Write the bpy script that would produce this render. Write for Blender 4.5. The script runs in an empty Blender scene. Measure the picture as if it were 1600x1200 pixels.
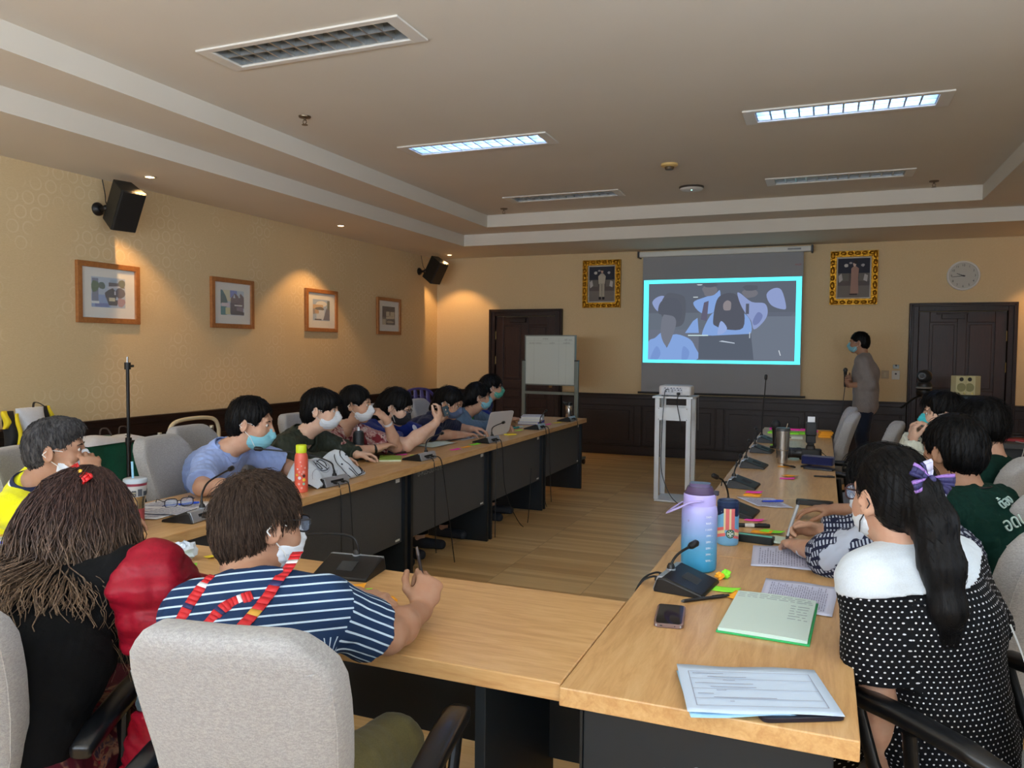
import bpy, bmesh, math, random
import numpy as np
from mathutils import Vector, Matrix, Euler, Quaternion

PI = math.pi
SC = bpy.context.scene
COL = SC.collection

# ------------------------------------------------------------------ camera
cam_d = bpy.data.cameras.new('camera')
cam_d.sensor_fit = 'HORIZONTAL'
cam_d.sensor_width = 36.0
cam_d.lens = 36.0 * 1205.935 / 1600.0
cam_d.clip_start = 0.02
cam = bpy.data.objects.new('camera', cam_d)
COL.objects.link(cam)
CR = ((0.9270694, 0.3747932, 0.0085048), (-0.0248917, 0.0389031, 0.9989329), (0.3740624, -0.9262919, 0.0453951))
cam.matrix_world = Matrix(((CR[0][0], CR[1][0], CR[2][0], 0.0), (CR[0][1], CR[1][1], CR[2][1], 0.0),
                           (CR[0][2], CR[1][2], CR[2][2], 1.48), (0, 0, 0, 1)))
SC.camera = cam

# ------------------------------------------------------------------ world, light, exposure
w = bpy.data.worlds.new('daylight')
SC.world = w
w.use_nodes = True
w.node_tree.nodes['Background'].inputs[0].default_value = (0.62, 0.78, 1.0, 1)
w.node_tree.nodes['Background'].inputs[1].default_value = 0.6
SC.view_settings.view_transform = 'Standard'
SC.view_settings.look = 'None'
SC.view_settings.gamma = 1.0
SC.view_settings.use_curve_mapping = False
SC.view_settings.exposure = 1.2
SC.cycles.use_denoising = True
SC.cycles.max_bounces = 8
SC.cycles.diffuse_bounces = 4
SC.cycles.sample_clamp_indirect = 4.0

def light(name, kind, loc, energy, color, rot=(0, 0, 0), **kw):
    d = bpy.data.lights.new(name, kind)
    d.energy = energy
    d.color = color
    for k, v in kw.items():
        setattr(d, k, v)
    o = bpy.data.objects.new(name, d)
    o.location = loc
    o.rotation_euler = rot
    COL.objects.link(o)
    return o

# daylight entering by the windows of the near wall, behind the photographer
WINDOWS = ((-3.9, 1.9), (-1.27, 1.9), (1.36, 1.9))
for wx, ww in WINDOWS:
    light('window_daylight', 'AREA', (wx, -2.25, 1.75), 76, (0.76, 0.87, 1.0), (PI / 2 + 1.0, 0, 0),
          shape='RECTANGLE', size=ww, size_y=1.5)
# two added, unseen right-wall windows; their lamps lift the left wall and ceiling
ADDED_WINDOWS = ((-0.75, 1.9), (1.75, 1.9))
for wy, ww in ADDED_WINDOWS:
    light('window_daylight', 'AREA', (2.85, wy, 1.75), 26, (0.76, 0.87, 1.0), (PI / 2 + 0.75, 0, PI / 2),
          shape='RECTANGLE', size=ww, size_y=1.5, spread=2.2)
# recessed spots washing the walls
SPOTS = ((-5.10, 2.10), (-5.10, 4.756), (-5.07, 7.38), (-5.12, 10.19), (2.55, 10.19))
for sx, sy in SPOTS:
    light('downlight_spot', 'SPOT', (sx, sy, 2.83), 21, (1.0, 0.56, 0.22), (0, 0, 0),
          spot_size=math.radians(98), spot_blend=0.35, shadow_soft_size=0.02)
FIXT = [(-2.68, 3.60, 0), (-2.68, 5.82, 1), (-2.68, 8.08, 0), (0.08, 3.60, 0), (0.08, 5.82, 1), (0.08, 8.08, 0)]
TUBE_STRENGTH = 14.0

# ------------------------------------------------------------------ materials
def lin(c):
    o = []
    for v in c[:3]:
        v = v / 255.0
        o.append(v / 12.92 if v <= 0.04045 else ((v + 0.055) / 1.055) ** 2.4)
    return (*o, 1.0)

class Nd:
    """tiny expression builder over shader math nodes"""
    def __init__(self, nt, sock): self.nt, self.s = nt, sock
    def _op(self, op, a, b=None, c=None):
        n = self.nt.nodes.new('ShaderNodeMath'); n.operation = op
        for i, v in enumerate((a, b, c)):
            if v is None: continue
            if isinstance(v, Nd): self.nt.links.new(v.s, n.inputs[i])
            else: n.inputs[i].default_value = v
        return Nd(self.nt, n.outputs[0])
    def __add__(s, o): return s._op('ADD', s, o)
    def __radd__(s, o): return s._op('ADD', s, o)
    def __sub__(s, o): return s._op('SUBTRACT', s, o)
    def __rsub__(s, o): return s._op('SUBTRACT', o, s)
    def __mul__(s, o): return s._op('MULTIPLY', s, o)
    def __rmul__(s, o): return s._op('MULTIPLY', s, o)
    def __truediv__(s, o): return s._op('DIVIDE', s, o)
    def fract(s): return s._op('FRACT', s)
    def floor(s): return s._op('FLOOR', s)
    def abs(s): return s._op('ABSOLUTE', s)
    def sqrt(s): return s._op('SQRT', s)
    def sin(s): return s._op('SINE', s)
    def lt(s, o): return s._op('LESS_THAN', s, o)
    def gt(s, o): return s._op('GREATER_THAN', s, o)
    def mod(s, o): return s._op('FLOORED_MODULO', s, o)
    def mx(s, o): return s._op('MAXIMUM', s, o)
    def mn(s, o): return s._op('MINIMUM', s, o)
    def sstep(s, a, b):
        n = s.nt.nodes.new('ShaderNodeMapRange'); n.interpolation_type = 'SMOOTHSTEP'
        s.nt.links.new(s.s, n.inputs[0]); n.inputs[1].default_value = a; n.inputs[2].default_value = b
        return Nd(s.nt, n.outputs[0])

class Mat:
    def __init__(self, name, color=(128, 128, 128), rough=0.6, metal=0.0, spec=0.5):
        self.m = bpy.data.materials.new(name); self.m.use_nodes = True
        self.nt = self.m.node_tree
        self.b = self.nt.nodes['Principled BSDF']
        self.b.inputs['Base Color'].default_value = lin(color)
        self.b.inputs['Roughness'].default_value = rough
        self.b.inputs['Metallic'].default_value = metal
        self.b.inputs['Specular IOR Level'].default_value = spec
        self._oc = None
    def coord(self, kind='Object'):
        n = self.nt.nodes.new('ShaderNodeTexCoord')
        return n.outputs[kind]
    def attr(self, name):
        n = self.nt.nodes.new('ShaderNodeAttribute'); n.attribute_name = name
        return n.outputs['Vector']
    def sep(self, sock):
        n = self.nt.nodes.new('ShaderNodeSeparateXYZ'); self.nt.links.new(sock, n.inputs[0])
        return [Nd(self.nt, n.outputs[i]) for i in range(3)]
    def comb(self, x, y, z):
        n = self.nt.nodes.new('ShaderNodeCombineXYZ')
        for i, v in enumerate((x, y, z)):
            if isinstance(v, Nd): self.nt.links.new(v.s, n.inputs[i])
            else: n.inputs[i].default_value = v
        return n.outputs[0]
    def noise(self, vec, scale=5.0, detail=3.0, rough=0.5, dist=0.0):
        n = self.nt.nodes.new('ShaderNodeTexNoise')
        n.inputs['Scale'].default_value = scale; n.inputs['Detail'].default_value = detail
        n.inputs['Roughness'].default_value = rough; n.inputs['Distortion'].default_value = dist
        if vec is not None: self.nt.links.new(vec, n.inputs['Vector'])
        return Nd(self.nt, n.outputs[0])
    def white(self, vec):
        n = self.nt.nodes.new('ShaderNodeTexWhiteNoise'); self.nt.links.new(vec, n.inputs['Vector'])
        return Nd(self.nt, n.outputs[0])
    def voronoi(self, vec, scale=5.0):
        n = self.nt.nodes.new('ShaderNodeTexVoronoi'); n.inputs['Scale'].default_value = scale
        self.nt.links.new(vec, n.inputs['Vector'])
        return Nd(self.nt, n.outputs['Distance']), n.outputs['Color']
    def mapping(self, sock, scale=(1, 1, 1), rot=(0, 0, 0)):
        n = self.nt.nodes.new('ShaderNodeMapping'); self.nt.links.new(sock, n.inputs[0])
        n.inputs['Scale'].default_value = scale; n.inputs['Rotation'].default_value = rot
        return n.outputs[0]
    def mix(self, fac, c1, c2):
        n = self.nt.nodes.new('ShaderNodeMix'); n.data_type = 'RGBA'
        if isinstance(fac, Nd): self.nt.links.new(fac.s, n.inputs[0])
        else: n.inputs[0].default_value = fac
        for i, c in ((6, c1), (7, c2)):
            if hasattr(c, 'is_output'): self.nt.links.new(c, n.inputs[i])
            else: n.inputs[i].default_value = lin(c)
        return n.outputs[2]
    def ramp(self, fac, stops):
        n = self.nt.nodes.new('ShaderNodeValToRGB')
        e = n.color_ramp.elements
        while len(e) < len(stops): e.new(0.5)
        for i, (p, c) in enumerate(stops):
            e[i].position = p; e[i].color = lin(c)
        self.nt.links.new(fac.s, n.inputs[0])
        return n.outputs[0]
    def color(self, sock): self.nt.links.new(sock, self.b.inputs['Base Color']); return self
    def rough(self, nd): self.nt.links.new(nd.s, self.b.inputs['Roughness']); return self
    def bump(self, nd, strength=0.3, dist=0.01):
        n = self.nt.nodes.new('ShaderNodeBump')
        n.inputs['Strength'].default_value = strength; n.inputs['Distance'].default_value = dist
        self.nt.links.new(nd.s, n.inputs['Height']); self.nt.links.new(n.outputs[0], self.b.inputs['Normal'])
        return self
    def emit(self, color, strength):
        self.b.inputs['Emission Color'].default_value = lin(color)
        self.b.inputs['Emission Strength'].default_value = strength
        return self
    def sheen(self, v=0.3):
        self.b.inputs['Sheen Weight'].default_value = v; return self
    def alpha_glass(self, trans=1.0, ior=1.45):
        self.b.inputs['Transmission Weight'].default_value = trans
        self.b.inputs['IOR'].default_value = ior; return self

_MC = {}
def plain(color, rough=0.55, metal=0.0, spec=0.5, name=None):
    key = (tuple(color), rough, metal, spec)
    if key not in _MC:
        _MC[key] = Mat(name or 'surface_%d_%d_%d' % tuple(color), color, rough, metal, spec).m
    return _MC[key]

def fabric(name, color, scale=380, rough=0.9, var=0.12, bump=0.25, sheen=0.15):
    m = Mat(name, color, rough, spec=0.2)
    oc = m.coord()
    n = m.noise(oc, scale, 2, 0.6)
    n2 = m.noise(oc, 9, 3, 0.6)
    d = tuple(int(v * (1 - var)) for v in color); l = tuple(min(255, int(v * (1 + var * .6))) for v in color)
    m.color(m.mix((n * 0.7 + n2 * 0.5).sstep(0.35, 0.85), d, l))
    m.bump(n, bump, 0.002).sheen(sheen)
    return m.m

def glow(name, color, strength):
    m = bpy.data.materials.new(name); m.use_nodes = True
    nt = m.node_tree
    nt.nodes.remove(nt.nodes['Principled BSDF'])
    e = nt.nodes.new('ShaderNodeEmission')
    e.inputs[0].default_value = lin(color); e.inputs[1].default_value = strength
    nt.links.new(e.outputs[0], nt.nodes['Material Output'].inputs[0])
    return m

# ------------------------------------------------------------------ scene graph helpers
def thing(name, label, cat, loc=(0, 0, 0), rotz=0.0, group=None):
    o = bpy.data.objects.new(name, None)
    o.empty_display_size = 0.1
    COL.objects.link(o)
    o.location = loc; o.rotation_euler = (0, 0, rotz)
    return tag(o, label, cat, group)

def tag(o, label, cat, group=None):
    o['label'] = label; o['category'] = cat
    if group: o['group'] = group
    return o

def structure(o):
    o['kind'] = 'structure'
    return o

def dup(root, label=None, loc=None, rotz=None, group=None):
    def cp(o, parent):
        c = o.copy(); COL.objects.link(c)
        if parent is not None: c.parent = parent
        for ch in KIDS.get(o.name, []):
            k = cp(ch, c)
            KIDS.setdefault(c.name, []).append(k)
        return c
    r = cp(root, None)
    if label: r['label'] = label
    if group: r['group'] = group
    if loc is not None: r.location = loc
    if rotz is not None: r.rotation_euler = (0, 0, rotz)
    return r
KIDS = {}

class MB:
    """collects shapes and links them as ONE mesh object"""
    def __init__(self): self.v, self.f, self.mi = [], [], []
    def add(self, vs, fs, m=0, xf=None):
        b = len(self.v)
        if xf is not None: vs = [xf @ Vector(p) for p in vs]
        self.v.extend([tuple(p) for p in vs])
        for f in fs:
            self.f.append(tuple(b + i for i in f)); self.mi.append(m)
        return self
    def box(self, c, s, m=0, xf=None, rot=None):
        x, y, z = s[0] / 2, s[1] / 2, s[2] / 2
        vs = [Vector(p) for p in ((-x, -y, -z), (x, -y, -z), (x, y, -z), (-x, y, -z), (-x, -y, z), (x, -y, z), (x, y, z), (-x, y, z))]
        if rot is not None: vs = [rot @ p for p in vs]
        vs = [p + Vector(c) for p in vs]
        return self.add(vs, [(0, 3, 2, 1), (4, 5, 6, 7), (0, 1, 5, 4), (1, 2, 6, 5), (2, 3, 7, 6), (3, 0, 4, 7)], m, xf)
    def bb(self, a, b, m=0, xf=None):
        return self.box([(p + q) / 2 for p, q in zip(a, b)], [abs(q - p) for p, q in zip(a, b)], m, xf)
    def tube(self, pts, r, n=8, m=0, xf=None, cap=True, flat=1.0, up=None):
        pts = [Vector(p) for p in pts]
        rs = r if isinstance(r, (list, tuple)) else [r] * len(pts)
        vs, fs = [], []
        N = len(pts)
        prev = None
        for i, p in enumerate(pts):
            t = (pts[min(i + 1, N - 1)] - pts[max(i - 1, 0)])
            if t.length < 1e-9: t = Vector((0, 0, 1))
            t.normalize()
            if prev is None:
                a = Vector(up) if up is not None else (Vector((0, 0, 1)) if abs(t.z) < 0.9 else Vector((1, 0, 0)))
                u = (a - t * a.dot(t)).normalized()
            else:
                u = (prev - t * prev.dot(t))
                u = u.normalized() if u.length > 1e-6 else t.orthogonal().normalized()
            prev = u
            q = t.cross(u)
            for k in range(n):
                an = 2 * PI * k / n
                vs.append(p + (u * math.cos(an) * flat + q * math.sin(an)) * rs[i])
        for i in range(N - 1):
            for k in range(n):
                k2 = (k + 1) % n
                fs.append((i * n + k, i * n + k2, (i + 1) * n + k2, (i + 1) * n + k))
        if cap:
            fs.append(tuple(range(n - 1, -1, -1))); fs.append(tuple((N - 1) * n + k for k in range(n)))
        return self.add(vs, fs, m, xf)
    def lathe(self, prof, c=(0, 0, 0), n=24, m=0, xf=None, cap=True):
        vs, fs = [], []
        for r, z in prof:
            for k in range(n):
                an = 2 * PI * k / n
                vs.append((c[0] + r * math.cos(an), c[1] + r * math.sin(an), c[2] + z))
        for i in range(len(prof) - 1):
            mm = i
            for k in range(n):
                k2 = (k + 1) % n
                fs.append((i * n + k, i * n + k2, (i + 1) * n + k2, (i + 1) * n + k))
        if cap:
            if prof[0][0] > 1e-6: fs.append(tuple(range(n - 1, -1, -1)))
            if prof[-1][0] > 1e-6: fs.append(tuple((len(prof) - 1) * n + k for k in range(n)))
        return self.add(vs, fs, m, xf)
    def ell(self, c, r, n=14, m=0, xf=None, rot=None):
        vs, fs = [], []
        h = max(6, n // 2)
        for i in range(h + 1):
            th = PI * i / h
            for k in range(n):
                an = 2 * PI * k / n
                p = Vector((r[0] * math.sin(th) * math.cos(an), r[1] * math.sin(th) * math.sin(an), -r[2] * math.cos(th)))
                if rot is not None: p = rot @ p
                vs.append(p + Vector(c))
        for i in range(h):
            for k in range(n):
                k2 = (k + 1) % n
                fs.append((i * n + k, i * n + k2, (i + 1) * n + k2, (i + 1) * n + k))
        return self.add(vs, fs, m, xf)
    def prism(self, poly, z0, z1, m=0, xf=None):
        n = len(poly)
        vs = [(x, y, z0) for x, y in poly] + [(x, y, z1) for x, y in poly]
        fs = [tuple(range(n - 1, -1, -1)), tuple(range(n, 2 * n))]
        fs += [(i, (i + 1) % n, n + (i + 1) % n, n + i) for i in range(n)]
        return self.add(vs, fs, m, xf)
    def rings(self, rings, m=0, xf=None, cap=True, closed=True):
        n = len(rings[0]); vs = [p for r in rings for p in r]; fs = []
        for i in range(len(rings) - 1):
            for k in range(n if closed else n - 1):
                k2 = (k + 1) % n
                fs.append((i * n + k, i * n + k2, (i + 1) * n + k2, (i + 1) * n + k))
        if cap:
            fs.append(tuple(range(n - 1, -1, -1))); fs.append(tuple((len(rings) - 1) * n + k for k in range(n)))
        return self.add(vs, fs, m, xf)
    def quad(self, a, b, c, d, m=0, xf=None): return self.add([a, b, c, d], [(0, 1, 2, 3)], m, xf)
    def build(self, name, mats, parent=None, smooth=40, bevel=0.0, seg=2, solid=0.0, sub=0):
        me = bpy.data.meshes.new(name)
        me.from_pydata(self.v, [], self.f)
        if not isinstance(mats, (list, tuple)): mats = [mats]
        for mt in mats: me.materials.append(mt.m if isinstance(mt, Mat) else mt)
        if len(mats) > 1: me.polygons.foreach_set('material_index', self.mi)
        bm = bmesh.new(); bm.from_mesh(me); bmesh.ops.recalc_face_normals(bm, faces=bm.faces); bm.to_mesh(me); bm.free()
        if smooth:
            me.polygons.foreach_set('use_smooth', [True] * len(me.polygons))
            me.set_sharp_from_angle(angle=math.radians(smooth))
        me.update()
        o = bpy.data.objects.new(name, me)
        COL.objects.link(o)
        if parent is not None:
            o.parent = parent
            KIDS.setdefault(parent.name, []).append(o)
        if solid:
            s = o.modifiers.new('solid', 'SOLIDIFY'); s.thickness = solid
        if bevel:
            bv = o.modifiers.new('bevel', 'BEVEL'); bv.width = bevel; bv.segments = seg; bv.limit_method = 'ANGLE'; bv.angle_limit = math.radians(35)
        if sub:
            sb = o.modifiers.new('sub', 'SUBSURF'); sb.levels = sub; sb.render_levels = sub
        return o

def bez(p0, p1, p2, p3, n=14):
    p0, p1, p2, p3 = map(Vector, (p0, p1, p2, p3))
    o = []
    for i in range(n + 1):
        t = i / n; s = 1 - t
        o.append(p0 * s ** 3 + p1 * 3 * s * s * t + p2 * 3 * s * t * t + p3 * t ** 3)
    return o
def crv(pts, n=6):
    """catmull-rom through the points"""
    pts = [Vector(p) for p in pts]; o = []
    for i in range(len(pts) - 1):
        a = pts[max(i - 1, 0)]; b = pts[i]; c = pts[i + 1]; d = pts[min(i + 2, len(pts) - 1)]
        for k in range(n):
            t = k / n
            o.append(0.5 * ((2 * b) + (c - a) * t + (2 * a - 5 * b + 4 * c - d) * t * t + (3 * b - a - 3 * c + d) * t ** 3))
    o.append(pts[-1])
    return o
def se(w, d, n=24, p=4.0, c=(0, 0, 0)):
    """superellipse ring in XY"""
    o = []
    for k in range(n):
        a = 2 * PI * k / n
        ca, sa = math.cos(a), math.sin(a)
        o.append((c[0] + w * math.copysign(abs(ca) ** (2 / p), ca), c[1] + d * math.copysign(abs(sa) ** (2 / p), sa), c[2]))
    return o
FONT_TH = None
def text(name, body, size, mat, parent, loc, rot, ext=0.0006, align='CENTER'):
    """real lettering, turned into a mesh"""
    cu = bpy.data.curves.new(name, 'FONT'); cu.body = body; cu.size = size; cu.extrude = ext
    cu.align_x = align; cu.align_y = 'CENTER'
    t = bpy.data.objects.new(name, cu); COL.objects.link(t)
    bpy.context.view_layer.update()
    dg = bpy.context.evaluated_depsgraph_get()
    me = bpy.data.meshes.new_from_object(t.evaluated_get(dg))
    bpy.data.objects.remove(t); bpy.data.curves.remove(cu)
    me.materials.clear(); me.materials.append(mat)
    o = bpy.data.objects.new(name, me); COL.objects.link(o)
    o.location = loc; o.rotation_euler = rot
    if parent is not None:
        o.parent = parent; KIDS.setdefault(parent.name, []).append(o)
    return o
rnd = random.Random(7)

# ================================================================== THE ROOM
LW, RW, BW, NW = -5.574, 3.0, 10.68, -2.4      # left, right, back, near wall planes
Z1, Z2, Z3 = 2.85, 3.0, 3.15                   # stepped ceiling heights

def wallpaper(name, axis):
    m = Mat(name, (214, 178, 118), 0.62, spec=0.3)
    oc = m.coord()
    x, y, z = m.sep(oc)
    u = y if axis == 'y' else x
    row = (z / 0.115).floor()
    cu = ((u / 0.125) + row * 0.5).fract() - 0.5
    cz = (z / 0.115).fract() - 0.5
    d = ((cu * 2.35) * (cu * 2.35) + (cz * 2.05) * (cz * 2.05)).sqrt()
    ring = 1.0 - ((d - 0.83).abs()).sstep(0.06, 0.16)
    fib = m.noise(m.mapping(oc, (1, 1, 14) if axis == 'y' else (1, 1, 14)), 60, 2, 0.6)
    blot = m.noise(oc, 2.2, 3, 0.5)
    base = m.mix(fib.sstep(0.3, 0.75), (208, 182, 138), (220, 196, 154))
    base = m.mix(blot.sstep(0.45, 0.62) * ring * (0.42 if axis == 'y' else 0.06), base, (231, 213, 178))
    m.color(base)
    m.bump(fib * 0.5 + ring * 0.5, 0.12, 0.002)
    return m.m
WP_Y = wallpaper('wallpaper_side', 'y')
WP_X = wallpaper('wallpaper_end', 'x')

def dark_wood(name, c1, c2, rough=0.42, ax=(6, 6, 0.6)):
    m = Mat(name, c1, rough, spec=0.4)
    n = m.noise(m.mapping(m.coord(), ax), 14, 4, 0.65, 0.6)
    m.color(m.mix(n.sstep(0.3, 0.75), c1, c2)); m.bump(n, 0.08, 0.002)
    return m.m
WAINS = dark_wood('stained_wainscot', (30, 18, 14), (44, 26, 19), 0.4, (0.7, 0.7, 8))
DOORW = dark_wood('stained_door', (38, 21, 17), (54, 30, 23), 0.4)
DOORF = dark_wood('stained_door_frame', (28, 15, 13), (42, 23, 18), 0.42)

def parquet():
    m = Mat('parquet_floor', (190, 140, 80), 0.3, spec=0.45)
    oc = m.coord()
    x, y, z = m.sep(oc)
    col = ((x + 1.33) / 0.62).floor()
    fx = ((x + 1.33) / 0.62).fract()
    strip = (y / 0.052 + col * 0.37).floor()
    fy = (y / 0.052 + col * 0.37).fract()
    r = m.white(m.comb(col * 1.7, strip * 0.731, 0.0))
    grain = m.noise(m.mapping(oc, (1.6, 30, 1)), 3.2, 4, 0.6, 0.4)
    tone = r * 0.55 + grain * 0.6
    c = m.ramp(tone.sstep(0.1, 1.0), [(0.0, (190, 146, 90)), (0.35, (206, 164, 106)), (0.65, (218, 179, 120)), (1.0, (228, 193, 136))])
    joint = (fx.lt(0.004)).mx(fx.gt(0.996))
    j2 = fy.lt(0.05) * 0.35
    c = m.mix(joint.mx(j2) * 0.4, c, (120, 84, 48))
    m.color(c)
    m.rough(grain * 0.12 + 0.24)
    return m.m
fl = MB().bb((LW - .1, NW - .1, -.12), (RW + .1, BW + .1, 0)).build('floor', parquet(), smooth=0)
structure(fl)

structure(MB().bb((LW - .12, NW - .12, 0), (LW, BW + .12, 3.4)).build('wall_left', WP_Y, smooth=0))
structure(MB().bb((LW, BW, 0), (RW, BW + .12, 3.4)).build('wall_back', WP_X, smooth=0))
rw_ = MB()
ys = [NW - .12] + [v for wy, ww in ADDED_WINDOWS for v in (wy - ww / 2, wy + ww / 2)] + [BW + .12]
for i in range(0, len(ys), 2): rw_.bb((RW, ys[i], 0), (RW + .12, ys[i + 1], 3.4))
for wy, ww in ADDED_WINDOWS:
    rw_.bb((RW, wy - ww / 2, 0), (RW + .12, wy + ww / 2, .98)); rw_.bb((RW, wy - ww / 2, 2.52), (RW + .12, wy + ww / 2, 3.4))
structure(rw_.build('wall_right', WP_Y, smooth=0))
nw = MB()
xs = [LW] + [v for wx, ww in WINDOWS for v in (wx - ww / 2, wx + ww / 2)] + [RW]
for i in range(0, len(xs), 2): nw.bb((xs[i], NW - .12, 0), (xs[i + 1], NW, 3.4))
for wx, ww in WINDOWS:
    nw.bb((wx - ww / 2, NW - .12, 0), (wx + ww / 2, NW, 0.98)); nw.bb((wx - ww / 2, NW - .12, 2.52), (wx + ww / 2, NW, 3.4))
structure(nw.build('wall_near', WP_X, smooth=0))
glass = Mat('window_glass', (235, 240, 245), 0.02).alpha_glass(1.0, 1.1).m
for i, (wx, ww) in enumerate(WINDOWS):
    f = MB()
    for a, b in (((wx - ww / 2, 0.98), (wx - ww / 2 + .05, 2.52)), ((wx + ww / 2 - .05, 0.98), (wx + ww / 2, 2.52)), ((wx - .03, 0.98), (wx + .03, 2.52)),
                 ((wx - ww / 2, 0.98), (wx + ww / 2, 1.03)), ((wx - ww / 2, 2.47), (wx + ww / 2, 2.52))):
        f.bb((a[0], NW - .09, a[1]), (b[0], NW - .03, b[1]))
    fo = structure(f.build('window_%d' % (i + 1), plain((222, 222, 218), 0.4), smooth=0))
    MB().bb((wx - ww / 2 + .05, NW - .064, 1.03), (wx + ww / 2 - .05, NW - .058, 2.47)).build('pane', glass, fo, smooth=0)

for i, (wy, ww) in enumerate(ADDED_WINDOWS):  # frames and panes for the added right-wall windows
    f = MB()
    for a, b in (((wy - ww / 2, 0.98), (wy - ww / 2 + .05, 2.52)), ((wy + ww / 2 - .05, 0.98), (wy + ww / 2, 2.52)), ((wy - .03, 0.98), (wy + .03, 2.52)),
                 ((wy - ww / 2, 0.98), (wy + ww / 2, 1.03)), ((wy - ww / 2, 2.47), (wy + ww / 2, 2.52))):
        f.bb((RW + .03, a[0], a[1]), (RW + .09, b[0], b[1]))
    fo = structure(f.build('window_%d' % (i + 1 + len(WINDOWS)), plain((222, 222, 218), 0.4), smooth=0))
    MB().bb((RW + .058, wy - ww / 2 + .05, 1.03), (RW + .064, wy + ww / 2 - .05, 2.47)).build('pane', glass, fo, smooth=0)

# ---- ceiling: soffit, middle tier and the raised tray with openings for the light fixtures
paint = Mat('ceiling_paint', (222, 215, 202), 0.85, spec=0.2)
pn = paint.noise(paint.coord(), 1.3, 2, 0.5)
paint.color(paint.mix(pn, (217, 210, 196), (226, 219, 207)))
cl = MB()
P2 = (-4.52, -1.35, 2.0, 9.43); P1 = (-3.96, -0.8, 1.42, 8.93)
def ring_boxes(mb, o, i, z0, z1):
    mb.bb((o[0], o[1], z0), (i[0], o[3], z1)); mb.bb((i[2], o[1], z0), (o[2], o[3], z1))
    mb.bb((i[0], o[1], z0), (i[2], i[1], z1)); mb.bb((i[0], i[3], z0), (i[2], o[3], z1))
ring_boxes(cl, (LW, NW, RW, BW), P2, Z1, 3.4)
ring_boxes(cl, P2, P1, Z2, 3.4)
HX, HY = 0.575, 0.125
gx = sorted({P1[0], P1[2], *[c for f in FIXT for c in (f[0] - HX, f[0] + HX)]})
gy = sorted({P1[1], P1[3], *[c for f in FIXT for c in (f[1] - HY, f[1] + HY)]})
for i in range(len(gx) - 1):
    for j in range(len(gy) - 1):
        mx_, my_ = (gx[i] + gx[i + 1]) / 2, (gy[j] + gy[j + 1]) / 2
        if any(abs(mx_ - f[0]) < HX and abs(my_ - f[1]) < HY for f in FIXT): continue
        cl.bb((gx[i], gy[j], Z3), (gx[i + 1], gy[j + 1], 3.4))
structure(cl.build('ceiling', paint, smooth=0))

# ---- wainscot
def wainscot(name, segs, axis, wallc, sgn):
    """segs: list of (start, end) along the wall; sgn: direction into the room"""
    mb = MB()
    def put(a0, a1, z0, z1, d0, d1):
        if axis == 'y': mb.bb((wallc + sgn * d0, a0, z0), (wallc + sgn * d1, a1, z1))
        else: mb.bb((a0, wallc + sgn * d0, z0), (a1, wallc + sgn * d1, z1))
    for s0, s1 in segs:
        put(s0, s1, 0, .84, 0, .012)
        put(s0, s1, 0, .13, .012, .03); put(s0, s1, 0, .02, .03, .036)
        put(s0, s1, .70, .80, .012, .026)
        put(s0, s1, .80, .845, .012, .034); put(s0, s1, .845, .862, 0, .045)
        n = max(1, round((s1 - s0) / 1.02)); w = (s1 - s0) / n
        for k in range(n + 1):
            c = s0 + k * w
            a, b = max(s0, c - .05), min(s1, c + .05)
            put(a, b, .13, .70, .012, .026)
        for k in range(n):
            a, b = s0 + k * w + .05, s0 + (k + 1) * w - .05
            for (p, q, z0, z1) in ((a, b, .13, .15), (a, b, .68, .70), (a, a + .02, .15, .68), (b - .02, b, .15, .68)):
                put(p, q, z0, z1, .012, .020)
            put(a + .07, b - .07, .20, .63, .012, .020)
    return structure(mb.build(name, WAINS, smooth=0, bevel=.003, seg=1))
wainscot('trim_1', [(NW, BW - .046)], 'y', LW, 1)
wainscot('trim_2', [(LW, -4.67), (-3.52, 0.955), (2.097, RW - .046)], 'x', BW, -1)
wainscot('trim_3', [(NW, BW - .046)], 'y', RW, -1)

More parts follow.
